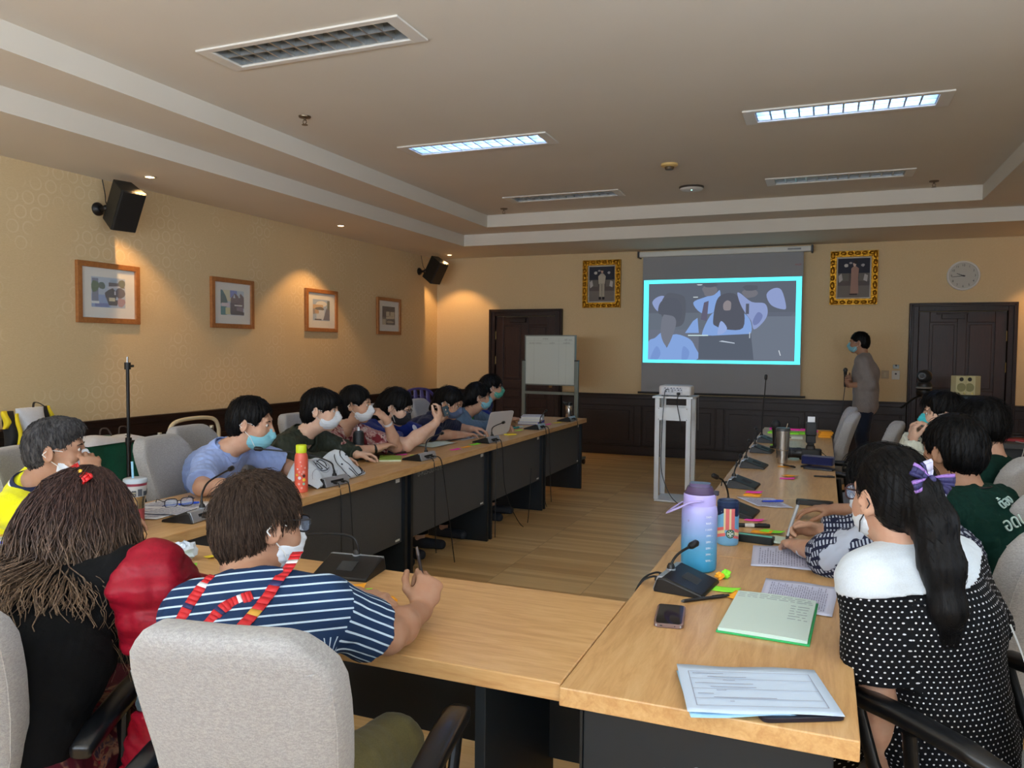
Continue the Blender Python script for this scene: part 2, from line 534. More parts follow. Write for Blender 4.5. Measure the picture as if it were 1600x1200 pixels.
# ---- doors
brass = plain((120, 96, 60), 0.35, 1.0)
def door(name, x0, x1, zt, hinge_left):
    y = BW
    fr = MB()
    fr.bb((x0, y - .075, 0), (x0 + .10, y, zt)); fr.bb((x1 - .10, y - .075, 0), (x1, y, zt)); fr.bb((x0 + .10, y - .075, zt - .10), (x1 - .10, y, zt))
    fr.bb((x0 + .02, y - .09, 0), (x0 + .045, y - .075, zt - .02)); fr.bb((x1 - .045, y - .09, 0), (x1 - .02, y - .075, zt - .02)); fr.bb((x0 + .02, y - .09, zt - .045), (x1 - .02, y - .075, zt - .02))
    d = structure(fr.build(name, DOORF, smooth=0, bevel=.004, seg=1))
    lf = MB(); a, b = x0 + .105, x1 - .105; zt2 = zt - .105
    mid = (a + b) / 2
    cols = ((a + .12, mid - .05), (mid + .05, b - .12)); rows = ((.18, .62), (.74, .90), (1.02, zt2 - .13))
    lf.bb((a, y - .03, .01), (b, y - .012, zt2))
    for (p, q) in ((a, a + .12), (mid - .05, mid + .05), (b - .12, b)): lf.bb((p, y - .045, .01), (q, y - .03, zt2))
    for (p, q) in cols:
        prev = .01
        for (z0, z1) in rows: lf.bb((p, y - .045, prev), (q, y - .03, z0)); prev = z1
        lf.bb((p, y - .045, prev), (q, y - .03, zt2))
        for (z0, z1) in rows: lf.bb((p + .03, y - .041, z0 + .03), (q - .03, y - .03, z1 - .03))
    lo = lf.build('door_leaf', DOORW, d, smooth=0, bevel=.006, seg=2)
    hx = a if hinge_left else b
    for hz in (.35, 1.25, 1.62):
        MB().tube([(hx, y - .05, hz), (hx, y - .05, hz + .12)], .008, 8).build('hinge', brass, d)
    kx = b - .06 if hinge_left else a + .06
    h = MB(); h.bb((kx - .022, y - .052, .92), (kx + .022, y - .045, 1.12)); h.tube([(kx, y - .05, 1.03), (kx, y - .10, 1.03), (kx + (-.1 if hinge_left else .1), y - .10, 1.03)], .009, 8)
    h.build('door_handle', brass, d)
    c = MB(); c.bb((mid - .22, y - .09, zt2 - .09), (mid + .02, y - .045, zt2 - .03)); c.bb((mid - .28, y - .10, zt2 - .035), (mid + .06, y - .08, zt2 - .02))
    c.build('door_closer', plain((38, 26, 22), .4, .3), d, bevel=.004)
    return d
door('door_1', -4.666, -3.523, 2.066, True)
door('door_2', 0.958, 2.094, 2.081, False)

# ---- ceiling lights: recessed louvred fixtures
alu = plain((196, 200, 200), 0.32, 0.75, name='bright_aluminium')
white_enamel = plain((226, 222, 214), 0.4)
names = {(-2.68, 3.60): 'unlit recessed louvre light over the near left of the room',
         (-2.68, 5.82): 'lit bluish white recessed louvre light left of the ceiling middle',
         (-2.68, 8.08): 'unlit recessed louvre light nearest the smoke detector on the left',
         (0.08, 3.60): 'unlit recessed louvre light above the near right table end',
         (0.08, 5.82): 'lit blue recessed louvre light on the right of the ceiling',
         (0.08, 8.08): 'unlit recessed louvre light on the right towards the screen wall'}
tube_on = glow('lit_tube', (146, 186, 255), TUBE_STRENGTH)
tube_off = plain((214, 216, 214), 0.3)
def fixture(cx, cy, on):
    t = thing('ceiling_light', names[(cx, cy)], 'light', (cx, cy, Z3), 0, 'recessed louvre lights in the ceiling tray')
    f = MB()
    ox, oy = .655, .165
    for a, b in (((-ox, -oy), (-HX + .004, oy)), ((HX - .004, -oy), (ox, oy)), ((-HX, -oy), (HX, -HY + .004)), ((-HX, HY - .004), (HX, oy))):
        f.bb((a[0], a[1], -.012), (b[0], b[1], -.0005))
    f.build('frame', white_enamel, t, smooth=0, bevel=.003, seg=1)
    h = MB()
    x, y = HX - .006, HY - .006
    h.bb((-x, -y, .105), (x, y, .11)); h.bb((-x, -y, 0), (-x + .004, y, .105)); h.bb((x - .004, -y, 0), (x, y, .105)); h.bb((-x, -y, 0), (x, -y + .004, .105)); h.bb((-x, y - .004, 0), (x, y, .105))
    h.build('housing', alu, t, smooth=0)
    for s in (-1, 1):
        MB().tube([(-x + .02, s * .058, .078), (x - .02, s * .058, .078)], .013, 10).build('tube', tube_on if on else tube_off, t)
    lv = MB()
    lv.bb((-x, -.004, .0), (x, .004, .055))
    n = 12
    for k in range(1, n):
        q = -x + 2 * x * k / n
        for s in (-1, 1):
            y0, y1 = (0.004, y - .004) if s > 0 else (-y + .004, -.004)
            # parabolic blades: thick at the lower edge, thin at the top
            lv.add([(q - .006, y0, .0), (q + .006, y0, .0), (q + .001, y0, .05), (q - .001, y0, .05), (q - .006, y1, .0), (q + .006, y1, .0), (q + .001, y1, .05), (q - .001, y1, .05)],
                   [(0, 1, 2, 3), (7, 6, 5, 4), (0, 4, 5, 1), (1, 5, 6, 2), (2, 6, 7, 3), (3, 7, 4, 0)])
    lv.build('louvre', alu, t, smooth=0)
    return t
for f_ in FIXT: fixture(*f_)

# ---- downlights in the soffit
bulb = glow('halogen_bulb', (255, 214, 160), 14.0)
dl_lab = ['small lit downlight in the soffit beyond the near end of the left wall', 'small lit downlight in the soffit beside the near wall speaker', 'small lit downlight in the soffit above the middle framed pictures',
          'small lit downlight in the far left soffit corner by the speaker', 'small lit downlight in the soffit above the right door corner']
for (sx, sy), lb in zip(SPOTS, dl_lab):
    t = thing('downlight', lb, 'light', (sx, sy, Z1), 0, 'downlights in the soffit')
    MB().lathe([(.034, -.001), (.052, -.001), (.05, -.006), (.036, -.008), (.034, -.001)], n=24, cap=False).build('trim_ring', plain((215, 205, 190), .3, .4), t)
    MB().lathe([(.033, -.001), (.03, -.004), (.0, -.006)], n=20).build('bulb', bulb, t)

# ---- sprinklers, detector, access point
steel = plain((120, 105, 85), 0.35, 0.9)
for (x, y, lb) in ((-3.53, 4.69, 'brass fire sprinkler between the unlit light and the left soffit'), (-3.58, 8.56, 'brass fire sprinkler in the far left of the ceiling tray'), (0.95, 8.58, 'brass fire sprinkler in the far right of the ceiling tray')):
    t = thing('sprinkler', lb, 'sprinkler', (x, y, Z3), 0, 'fire sprinklers')
    MB().lathe([(.045, -.001), (.042, -.010), (.018, -.016), (.0, -.016)], n=20).build('escutcheon', steel, t)
    b = MB(); b.tube([(0, 0, -.014), (0, 0, -.03)], .008, 8)
    b.tube([(-.012, 0, -.028), (-.016, 0, -.045), (0, 0, -.06)], .003, 6); b.tube([(.012, 0, -.028), (.016, 0, -.045), (0, 0, -.06)], .003, 6)
    b.lathe([(.0, -.058), (.022, -.060), (.022, -.063), (0, -.063)], n=16)
    b.build('spray_head', steel, t)
t = thing('smoke_detector', 'yellowed round smoke detector on the ceiling tray near the access point', 'smoke detector', (-1.33, 7.02, Z3))
MB().lathe([(.075, -.001), (.075, -.018), (.06, -.026), (.05, -.028)], n=28).build('base', plain((226, 190, 120), .5), t)
MB().lathe([(.042, -.028), (.042, -.034), (.036, -.05), (0, -.052)], n=24).build('sensor_head', plain((96, 76, 48), .5), t)
t = thing('access_point', 'round white wireless access point with a dark rim on the ceiling', 'access point', (-1.30, 8.07, Z3))
MB().lathe([(.125, -.001), (.125, -.012), (.118, -.020)], n=36).build('rim', plain((70, 62, 54), .4), t)
MB().lathe([(.118, -.020), (.105, -.034), (.05, -.042), (0, -.043)], n=36).build('cover', plain((225, 222, 215), .4), t)
MB().ell((0.01, -.05, -.043), (.005, .005, .002), 8).build('status_light', glow('status_led', (150, 255, 230), 4), t)

# ---- things on the left wall
oak = dark_wood('picture_frame_wood', (150, 96, 50), (172, 114, 62), 0.45, (1, 3, 3))
matboard = plain((222, 222, 214), 0.8)
pane = Mat('picture_glass', (250, 250, 250), 0.03, spec=0.5); pane.b.inputs['Alpha'].default_value = 0.10
def art(mb, polys, ox, oy, w, h, z, xf):
    pal = []
    for k, (c, pts) in enumerate(polys):
        if c not in pal: pal.append(c)
        dz = z + k * .00025
        mb.add([(ox + w * u, oy + h * v, dz) for u, v in pts], [tuple(range(len(pts)))], pal.index(c), xf)
    return [plain(c, .7, name='art_paint') for c in pal]
R4 = [(0, 0), (1, 0), (1, 1), (0, 1)]
def rc(a, b, c, d): return [(a, b), (c, b), (c, d), (a, d)]
def blob(cx, cy, rx, ry, n=9, s=0):
    r = random.Random(s + int(cx * 991) + int(cy * 577))
    return [(min(1, max(0, cx + rx * (0.75 + .35 * r.random()) * math.cos(2 * PI * k / n))), min(1, max(0, cy + ry * (.75 + .35 * r.random()) * math.sin(2 * PI * k / n)))) for k in range(n)]
ART = [
    [((168, 186, 206), R4), ((128, 158, 206), rc(0, 0, .55, .42)), ((92, 112, 176), rc(.1, .02, .5, .14)), ((104, 116, 142), rc(.02, .2, .2, .95)), ((46, 92, 50), blob(.1, .68, .14, .2)), ((38, 84, 70), blob(.3, .72, .12, .14)),
     ((214, 226, 232), rc(0, .12, .22, .2)), ((150, 170, 188), [(.55, .95), (.75, .95), (.72, .7), (.5, .72)]), ((78, 70, 78), rc(.5, .68, .98, .84)), ((196, 196, 200), [(.45, .7), (.98, .76), (.98, .72), (.5, .62)]), ((70, 84, 52), blob(.9, .82, .12, .14)),
     ((36, 32, 44), blob(.58, .42, .2, .24)), ((52, 42, 66), blob(.85, .5, .16, .2)), ((28, 26, 36), [(.42, .3), (.78, .26), (.74, .08), (.5, .08)]), ((214, 200, 160), rc(.5, .22, .68, .34)), ((156, 120, 132), blob(.86, .2, .14, .16)), ((222, 222, 226), rc(.66, .44, .7, .56))],
    [((184, 196, 210), R4), ((212, 206, 168), rc(.1, .55, .45, 1)), ((116, 128, 196), rc(.4, .7, .7, 1)), ((32, 84, 88), [(0, .45), (.3, .5), (.22, .75), (.08, .98), (0, 1)]), ((60, 130, 132), rc(0, 0, .25, .35)), ((206, 204, 150), rc(.2, .03, .42, .3)),
     ((98, 78, 84), [(.42, .3), (1, .3), (1, .75), (.85, .9), (.78, .75), (.6, .9), (.42, .66)]), ((188, 196, 206), [(.52, .7), (.62, .7), (.58, .86)]), ((176, 186, 196), [(.74, .72), (.84, .72), (.8, .88)]), ((66, 54, 64), rc(.4, .06, .74, .5)), ((124, 104, 120), rc(.68, .1, .96, .34)), ((222, 218, 214), rc(.58, .38, .92, .43)), ((214, 200, 206), rc(.04, .34, .36, .48)), ((54, 44, 52), [(.42, .02), (1, .02), (1, .14), (.7, .2), (.42, .12)])],
    [((150, 176, 206), R4), ((222, 222, 214), blob(.5, .8, .35, .14)), ((196, 160, 110), rc(0, .55, .6, .75)), ((60, 54, 52), blob(.4, .55, .3, .1)), ((62, 78, 60), rc(.85, .5, 1, .96)), ((196, 206, 216), rc(.2, .05, .68, .5)), ((176, 136, 92), blob(.2, .42, .2, .12)), ((70, 78, 108), [(.6, .03), (1, .03), (1, .5), (.8, .6)]), ((128, 118, 112), rc(0, .3, .12, .55)), ((46, 44, 56), rc(.1, .02, .5, .08))],
    [((120, 112, 92), R4), ((58, 52, 44), rc(0, .7, 1, 1)), ((196, 186, 156), rc(.3, .45, .95, .72)), ((72, 64, 54), rc(0, .4, .28, .75)), ((214, 204, 176), [(.3, .32), (.95, .36), (.95, .44), (.3, .42)]), ((64, 56, 46), [(.28, .03), (1, .03), (1, .3), (.4, .28)]), ((166, 152, 124), blob(.6, .16, .3, .08)), ((190, 180, 150), rc(0, 0, .26, .3)), ((88, 78, 62), rc(.55, .5, .62, .75))],
]
plab = ['wooden framed watercolour of boats on a canal, below the near wall speaker', 'wooden framed watercolour of gabled houses by teal trees', 'wooden framed watercolour of a pale river path with ochre roofs', 'wooden framed sepia picture nearest the far left corner']
for (y0, y1), polys, lb in zip(((4.44, 5.05), (5.90, 6.505), (7.38, 8.005), (8.915, 9.535)), ART, plab):
    w_, h_ = y1 - y0, .5
    t = thing('framed_picture', lb, 'picture', (LW, (y0 + y1) / 2, 1.914), 0, 'framed pictures on the left wall')
    # local frame: u along +Y, v up, depth into the room (+X)
    xf = Matrix(((0, 0, 1, 0), (1, 0, 0, 0), (0, 1, 0, 0), (0, 0, 0, 1)))
    f = MB(); fw = .045
    for a, b in (((-w_ / 2, -h_ / 2), (-w_ / 2 + fw, h_ / 2)), ((w_ / 2 - fw, -h_ / 2), (w_ / 2, h_ / 2)), ((-w_ / 2 + fw, -h_ / 2), (w_ / 2 - fw, -h_ / 2 + fw)), ((-w_ / 2 + fw, h_ / 2 - fw), (w_ / 2 - fw, h_ / 2))):
        f.bb((a[0], a[1], .002), (b[0], b[1], .034), 0, xf)
    f.build('frame', oak, t, smooth=0, bevel=.004)
    MB().bb((-w_ / 2 + fw, -h_ / 2 + fw, .004), (w_ / 2 - fw, h_ / 2 - fw, .012), 0, xf).build('mount', matboard, t, smooth=0)
    a = MB(); ms = art(a, polys, -.165, -.118, .33, .25, .0125, xf); a.build('painting', ms, t, smooth=0)
    MB().bb((-w_ / 2 + fw, -h_ / 2 + fw, .020), (w_ / 2 - fw, h_ / 2 - fw, .022), 0, xf).build('glass', pane, t, smooth=0)

blk = plain((17, 20, 19), 0.5); blk2 = plain((9, 9, 10), 0.45)
grille = Mat('speaker_grille', (13, 15, 15), 0.6)
_gx, _gy, _gz = grille.sep(grille.coord()); grille.bump((_gx * 900).sin() * (_gz * 900).sin(), .4, .002)
def wall_speaker(y, z, ry, rz, lb):
    t = thing('wall_speaker', lb, 'speaker', (LW, y, z), 0, 'black speakers on the left wall')
    b = MB(); b.lathe([(.055, 0), (.055, .012), (.035, .035), (.02, .04)], n=20, xf=Matrix.Rotation(PI / 2, 4, 'Y')); b.tube([(.03, 0, 0), (.09, 0, 0), (.13, 0, .0)], .017, 10)
    b.ell((.10, 0, 0), (.03, .03, .03), 12)
    b.build('bracket', blk2, t)
    xf = Matrix.Translation((.255, .03, .01)) @ Matrix.Rotation(rz, 4, 'Z') @ Matrix.Rotation(ry, 4, 'Y')
    c = MB(); hw, hh = .105, .175
    c.rings([[xf @ Vector(p) for p in ((-.12, -hw * .72, zz), (-.12, hw * .72, zz), (.10, hw, zz), (.10, -hw, zz))] for zz in (-hh, hh)])
    c.build('cabinet', blk, t, smooth=0, bevel=.008)
    g = MB(); g.rings([[xf @ Vector(p) for p in ((.101, -hw + .006, zz), (.101, hw - .006, zz), (.112, hw - .012, zz), (.112, -hw + .012, zz))] for zz in (-hh + .006, hh - .006)])
    g.build('front_grille', grille, t, smooth=0, bevel=.004)
    MB().tube(crv([(.12, 0, .02), (.06, .03, .06), (.03, .05, .13), (.012, .04, Z1 - z - .002)], 6), .004, 6).build('cable', blk2, t)
wall_speaker(4.66, 2.60, math.radians(32), math.radians(-14), 'black speaker tilted down over the near framed picture')
wall_speaker(10.10, 2.61, math.radians(32), math.radians(-14), 'black speaker tilted down in the far left corner')

# ---- things on the back wall
k_ = 10.56 / 10.68
def bx_(x): return x * k_
def bz_(z): return 1.48 + (z - 1.48) * k_
t = thing('projection_screen', 'pull down grey projection screen showing a cyan bordered video still', 'screen', (bx_(-1.3), 10.56, bz_(2.8)))
O = Vector(t.location)
MB().bb((-1.10, -.035, -.035), (1.10, .045, .035)).build('case', plain((214, 214, 206), .4), t, smooth=0, bevel=.008)
for s in (-1, 1): MB().bb((s * 1.10 - .012 + s * .012, -.045, -.045), (s * 1.10 + .012 + s * .012, .12, .045)).build('end_cap', plain((34, 34, 36), .4), t, smooth=0, bevel=.004)
x0, x1, zb = bx_(-2.364) - O.x, bx_(-.276) - O.x, bz_(.90) - O.z
MB().bb((x0, -.001, zb), (x1, .001, -.035)).build('fabric', plain((150, 152, 156), .8), t, smooth=0)
MB().tube([(x0 - .045, 0, zb - .012), (x1 + .06, 0, zb - .012)], .014, 10).build('weight_bar', plain((28, 28, 30), .4), t)
MB().tube([(-.27, -.01, zb - .02), (-.265, -.012, zb - .5)], .0025, 5).build('pull_cord', plain((160, 160, 160), .6), t)
MB().bb((.82, -.0375, -.01), (.98, -.036, .012)).build('maker_plate', plain((120, 122, 124), .4), t, smooth=0)
text('maker_mark', 'RAZR', .03, plain((170, 70, 70), .6), t, (x1 - .06, -.0025, bz_(2.6) - O.z), (PI / 2, 0, 0))
pa, pb, pc, pd = bx_(-2.345) - O.x, bx_(-.29) - O.x, bz_(1.308) - O.z, bz_(2.447) - O.z
im = MB()
W_, H_ = pb - pa, pd - pc
G = (96, 104, 116)
SHIRT, SH2, DK, SKN = (124, 154, 206), (134, 148, 190), (88, 94, 106), (108, 108, 116)
CY = (78, 236, 250)
vid = [(CY, R4), (G, rc(.033, .035, .968, .955)), (DK, rc(.033, .6, .968, .955)), ((104, 112, 126), rc(.6, .05, .967, .55)), (SH2, blob(.12, .7, .06, .1)), ((84, 88, 98), blob(.2, .62, .10, .24)),
       (SHIRT, [(.33, .72), (.4, .78), (.47, .82), (.5, .86), (.5, .72), (.46, .6), (.38, .6)]), (SKN, blob(.435, .86, .05, .07)), ((92, 90, 110), [(.4, .72), (.43, .74), (.42, .5), (.38, .52)]),
       (SHIRT, [(.28, .36), (.33, .5), (.36, .54), (.37, .36)]), (SHIRT, [(.39, .34), (.44, .56), (.5, .62), (.62, .62), (.69, .52), (.7, .36), (.63, .34), (.56, .32), (.44, .33)]), ((80, 83, 94), [(.46, .5), (.48, .74), (.53, .82), (.6, .81), (.65, .66), (.65, .42), (.55, .4), (.48, .44)]), ((132, 126, 130), blob(.545, .68, .03, .07)),
       (SH2, [(.61, .82), (.63, .82), (.7, .72), (.78, .7), (.8, .6), (.78, .5), (.72, .4), (.7, .5), (.66, .6), (.63, .7)]), (SKN, blob(.69, .82, .05, .06)), ((84, 88, 102), rc(.665, .58, .685, .7)), (SH2, [(.79, .8), (.83, .87), (.88, .85), (.91, .66), (.89, .63), (.82, .68)]),
       (SHIRT, [(.034, .037), (.035, .25), (.08, .3), (.13, .36), (.16, .18), (.2, .34), (.3, .3), (.345, .2), (.355, .037)]), ((108, 112, 124), [(.12, .34), (.13, .56), (.18, .6), (.22, .5), (.2, .34), (.16, .2)]), ((190, 214, 214), rc(.3, .325, .43, .337)), ((84, 91, 104), [(.37, .05), (.37, .32), (.7, .35), (.72, .05)]), ((176, 186, 200), [(.5, .26), (.6, .235), (.6, .245), (.52, .27)]), ((180, 190, 200), rc(.69, .3, .695, .37)), ((200, 206, 214), [(.87, .16), (.875, .16), (.885, .1), (.88, .1)]), ((190, 200, 204), rc(.33, .78, .36, .79)), ((196, 208, 212), [(.35, .935), (.39, .935), (.38, .925), (.36, .925)])]
pal = []
def rounded(pts, n=4):
    if len(pts) < 5: return pts
    o = []; N = len(pts)
    for i in range(N):
        a, b, c, d = (Vector((*pts[(i + q) % N], 0)) for q in (-1, 0, 1, 2))
        for k in range(n):
            t_ = k / n; v = .5 * ((2 * b) + (c - a) * t_ + (2 * a - 5 * b + 4 * c - d) * t_ ** 2 + (3 * b - a - 3 * c + d) * t_ ** 3)
            o.append((min(.967, max(.034, v.x)), min(.954, max(.036, v.y))))
    return o
HAIRC = (82, 86, 97)
vid = vid[:2] + [((100, 106, 120), rc(.033, .035, .968, .4)), ((92, 98, 112), [(.6, .95), (.967, .95), (.967, .6), (.8, .5), (.65, .7)])] + vid[2:]
vid += [(HAIRC, [(.10, .60), (.11, .72), (.16, .78), (.23, .76), (.26, .64), (.24, .5), (.20, .56), (.15, .58)]), (HAIRC, blob(.435, .925, .05, .03)), (HAIRC, blob(.69, .88, .05, .035)),
        ((112, 140, 194), [(.05, .05), (.09, .2), (.12, .12), (.1, .04), (.07, .04)]), ((112, 140, 194), [(.26, .05), (.27, .2), (.31, .14), (.3, .05), (.28, .04)]), ((140, 160, 206), [(.49, .36), (.51, .5), (.55, .42), (.53, .36), (.5, .34)]), ((108, 120, 164), [(.71, .5), (.74, .6), (.77, .56), (.75, .48), (.72, .45)])]
for k, (c, pts) in enumerate(vid):
    pts = rounded(pts) if c != CY else pts
    if c not in pal: pal.append(c)
    im.add([(pa + W_ * u, -.002 - k * .00012, pc + H_ * v) for u, v in pts], [tuple(range(len(pts)))], pal.index(c))
im.build('projected_image', [glow('projected_light', c, .95 if c == CY else .50) for c in pal], t, smooth=0)

gold = Mat('gilt_frame', (214, 150, 30), 0.32, 0.85)
gn = gold.noise(gold.coord(), 60, 3, .6); gold.bump(gn, .6, .006); gold.color(gold.mix(gn.sstep(.3, .7), (116, 72, 10), (190, 138, 34)))
def portrait(xc, dress, lb):
    t = thing('framed_portrait', lb, 'picture', (xc, BW, 2.41), 0, 'gilt framed portraits beside the screen')
    w_, h_, fw = .55, .673, .075
    f = MB()
    for a, b in (((-w_ / 2, -h_ / 2), (-w_ / 2 + fw, h_ / 2)), ((w_ / 2 - fw, -h_ / 2), (w_ / 2, h_ / 2)), ((-w_ / 2 + fw, -h_ / 2), (w_ / 2 - fw, -h_ / 2 + fw)), ((-w_ / 2 + fw, h_ / 2 - fw), (w_ / 2 - fw, h_ / 2))):
        f.bb((a[0], -.05, a[1]), (b[0], -.002, b[1]))
    for k in range(7):
        for s in (-1, 1):
            f.ell((s * (w_ / 2 - .03), -.05, -h_ / 2 + .05 + k * (h_ - .1) / 6), (.026, .016, .034 if k % 2 else .05), 10)
            if k < 6: f.ell((-w_ / 2 + .07 + k * (w_ - .14) / 5, -.05, s * (h_ / 2 - .03)), (.034, .014, .024), 10)
    f.build('frame', gold, t, smooth=50)
    MB().bb((-w_ / 2 + fw, -.02, -h_ / 2 + fw), (w_ / 2 - fw, -.004, h_ / 2 - fw)).build('mount', plain((196, 190, 176), .7), t, smooth=0)
    xf = Matrix(((1, 0, 0, 0), (0, 0, -1, 0), (0, 1, 0, 0), (0, 0, 0, 1)))
    fig = [((92, 84, 80), R4), ((34, 38, 54), rc(0, .62, 1, 1)), ((120, 112, 106), rc(0, .0, 1, .3)), ((108, 104, 98), rc(0, .42, .35, .62)), ((112, 106, 100), rc(.66, .42, 1, .62)), ((196, 190, 186), [(.02, .55), (.12, .62), (.16, .45), (.05, .38)]), ((196, 190, 186), [(.84, .6), (.94, .56), (.92, .4), (.8, .44)]),
           ((206, 204, 200), blob(.26, .82, .07, .05)), ((180, 176, 176), blob(.4, .88, .06, .03)), ((170, 168, 172), blob(.78, .82, .06, .04))]
    if dress:
        fig += [((168, 132, 118), [(.4, .1), (.66, .1), (.64, .5), (.66, .74), (.56, .8), (.5, .8), (.42, .74), (.42, .5)]), ((214, 188, 172), blob(.52, .84, .05, .06)), ((40, 32, 34), blob(.56, .9, .07, .06)), ((60, 44, 44), rc(.38, .06, .62, .1))]
    else:
        fig += [((190, 180, 160), [(.38, .5), (.36, .72), (.46, .8), (.56, .8), (.66, .72), (.62, .5)]), ((176, 166, 146), rc(.41, .12, .5, .52)), ((176, 166, 146), rc(.52, .12, .61, .52)), ((196, 164, 146), blob(.51, .86, .05, .06)), ((36, 30, 34), blob(.52, .91, .055, .035)), ((20, 18, 20), rc(.39, .05, .48, .13)), ((20, 18, 20), rc(.53, .05, .62, .13))]
    a = MB(); ms = art(a, fig, -.185, -.245, .37, .49, .0205, xf); a.build('photograph', ms, t, smooth=0)
portrait(-2.947, False, 'gilt framed portrait left of the screen, figure in a pale suit')
portrait(.319, True, 'gilt framed portrait right of the screen, figure in a long pinkish gown')

t = thing('wall_clock', 'round white rimmed wall clock above the right door', 'clock', (1.525, BW, 2.404))
RX = Matrix.Rotation(PI / 2, 4, 'X')
MB().lathe([(.15, .002), (.176, .004), (.178, .03), (.168, .042), (.156, .036), (.155, .02)], n=48, xf=RX, cap=False).build('rim', plain((232, 232, 228), .2), t)
MB().lathe([(.158, .004), (.158, .012), (0, .012)], n=40, xf=RX).build('dial', plain((188, 186, 176), .5), t)
ink = plain((44, 42, 44), .5)
for k in range(12):
    a = PI / 2 - 2 * PI * (k + 1) / 12
    text('numeral', str(k + 1), .036, ink, t, (.125 * math.cos(a), -.0135, .125 * math.sin(a)), (PI / 2, 0, 0))
def hand(nm, ang, ln, wd):
    a = math.radians(90 - ang); d = Vector((math.cos(a), 0, math.sin(a))); n = Vector((-math.sin(a), 0, math.cos(a)))
    MB().rings([[p + Vector((0, yy, 0)) for p in (d * -.02 + n * wd, d * ln + n * wd * .5, d * ln - n * wd * .5, d * -.02 - n * wd)] for yy in (-.016, -.018)]).build(nm, ink, t, smooth=0)
hand('hour_hand', 292, .075, .006); hand('minute_hand', 264, .12, .0045)
MB().lathe([(.01, .012), (.01, .02), (0, .021)], n=12, xf=RX).build('hand_boss', ink, t)

for (x, z, w_, h_, lb, tg) in ((.83, 1.196, .09, .11, 'white wall socket with a dark port left of the right door', 1), (.71, 1.20, .085, .10, 'plain grey switch plate between the presenter and the socket', 0), (.83, 1.30, .07, .05, 'small clear hook plate above the white wall socket', 2)):
    t = thing('wall_plate', lb, 'switch', (x, BW, z))
    MB().bb((-w_ / 2, -.012, -h_ / 2), (w_ / 2, 0, h_ / 2)).build('plate', plain((206, 204, 196) if tg == 1 else (168, 150, 118) if tg == 0 else (150, 160, 156), .4), t, smooth=0, bevel=.003)
    if tg == 0: MB().bb((-.015, -.017, -.03), (.015, -.012, .03)).build('rocker', plain((180, 164, 130), .4), t, smooth=0, bevel=.002)
    else: MB().lathe([(.012, .012), (.012, .015), (0, .0155)], n=12, xf=Matrix.Translation((0, 0, .015)) @ RX).build('port', plain((40, 36, 40), .4), t)

# ================================================================== TABLES
def table_wood(name, ax):
    m = Mat(name, (206, 158, 98), 0.32, spec=0.45)
    oc = m.coord()
    s = (1.2, 11, 11) if ax == 'x' else (11, 1.2, 11)
    n = m.noise(m.mapping(oc, s), 3.4, 5, 0.62, 0.9)
    n2 = m.noise(m.mapping(oc, (s[0] * 2, s[1] * 2, s[2] * 2)), 9, 3, 0.6)
    m.color(m.ramp((n * 0.75 + n2 * 0.25).sstep(0.25, 0.8), [(0, (188, 141, 90)), (0.45, (206, 163, 109)), (1, (219, 181, 129))]))
    m.rough(n2 * 0.1 + 0.27)
    return m.m
TW_Y = table_wood('beech_laminate_long', 'y'); TW_X = table_wood('beech_laminate_cross', 'x')
panel_grey = Mat('grey_panel', (72, 76, 80), 0.55); _n = panel_grey.noise(panel_grey.coord(), 160, 2); panel_grey.color(panel_grey.mix(_n, (60, 63, 66), (78, 80, 82))); panel_grey = panel_grey.m
side_blue = Mat('dark_side_panel', (20, 30, 38), 0.5).m
edge_trim = plain((18, 24, 28), .5)
sticker = plain((224, 226, 224), .6)
chalk = plain((150, 156, 156), .9)
TH = .042
def desk(label, x0, x1, y0, y1, along, open_side, wood, group, stick=True, bolts=False):
    """one straight desk: laminate top, two side panels, a modesty panel on the inner side"""
    cx, cy = (x0 + x1) / 2, (y0 + y1) / 2
    t = thing('conference_table', label, 'table', (cx, cy, 0), 0, group)
    hx, hy = (x1 - x0) / 2 - .0008, (y1 - y0) / 2 - .0008
    MB().bb((-hx, -hy, .75 - TH), (hx, hy, .75)).build('tabletop', wood, t, smooth=0, bevel=.003)
    if along == 'y':
        for s in (-1, 1):
            p = MB().bb((-hx + .05, s * (hy - .035) - .014, 0), (hx - .045, s * (hy - .035) + .014, .75 - TH)).build('side_panel', side_blue, t, smooth=0, bevel=.002)
            e = MB().bb((open_side * (hx - .045) - .003, s * (hy - .035) - .015, 0), (open_side * (hx - .045) + .003, s * (hy - .035) + .015, .75 - TH)).build('edge_strip', edge_trim, t, smooth=0)
            if bolts and s < 0:
                for (bx, bz) in ((-.02, .60), (.045, .615), (.045, .575), (.09, .6)):
                    MB().lathe([(.009, 0), (.009, .003), (0, .004)], n=14, xf=Matrix.Translation((-.05 + bx, -hy + .021, bz)) @ Matrix.Rotation(PI / 2, 4, 'X')).build('bolt_cap', plain((170, 176, 180), .3, .6) if bx > 0 else plain((90, 96, 100), .3, .6), t)
        m = MB().bb((open_side * (hx - .075) - .009, -hy + .05, .285), (open_side * (hx - .075) + .009, hy - .05, .75 - TH)).build('modesty_panel', panel_grey, t, smooth=0, bevel=.002)
        if stick:
            for z, w_ in ((.672, .045), (.305, .05)):
                MB().box((open_side * (hx - .065), hy - .10, z), (.002, w_, .022 if z > .5 else .012)).build('sticker', sticker, t, smooth=0)
    else:
        for s in (-1, 1):
            MB().bb((s * (hx - .035) - .014, -hy + .05, 0), (s * (hx - .035) + .014, hy - .045, .75 - TH)).build('side_panel', side_blue, t, smooth=0, bevel=.002)
        MB().bb((-hx + .05, open_side * (hy - .075) - .009, .285), (hx - .05, open_side * (hy - .075) + .009, .75 - TH)).build('modesty_panel', side_blue, t, smooth=0, bevel=.002)
    return t
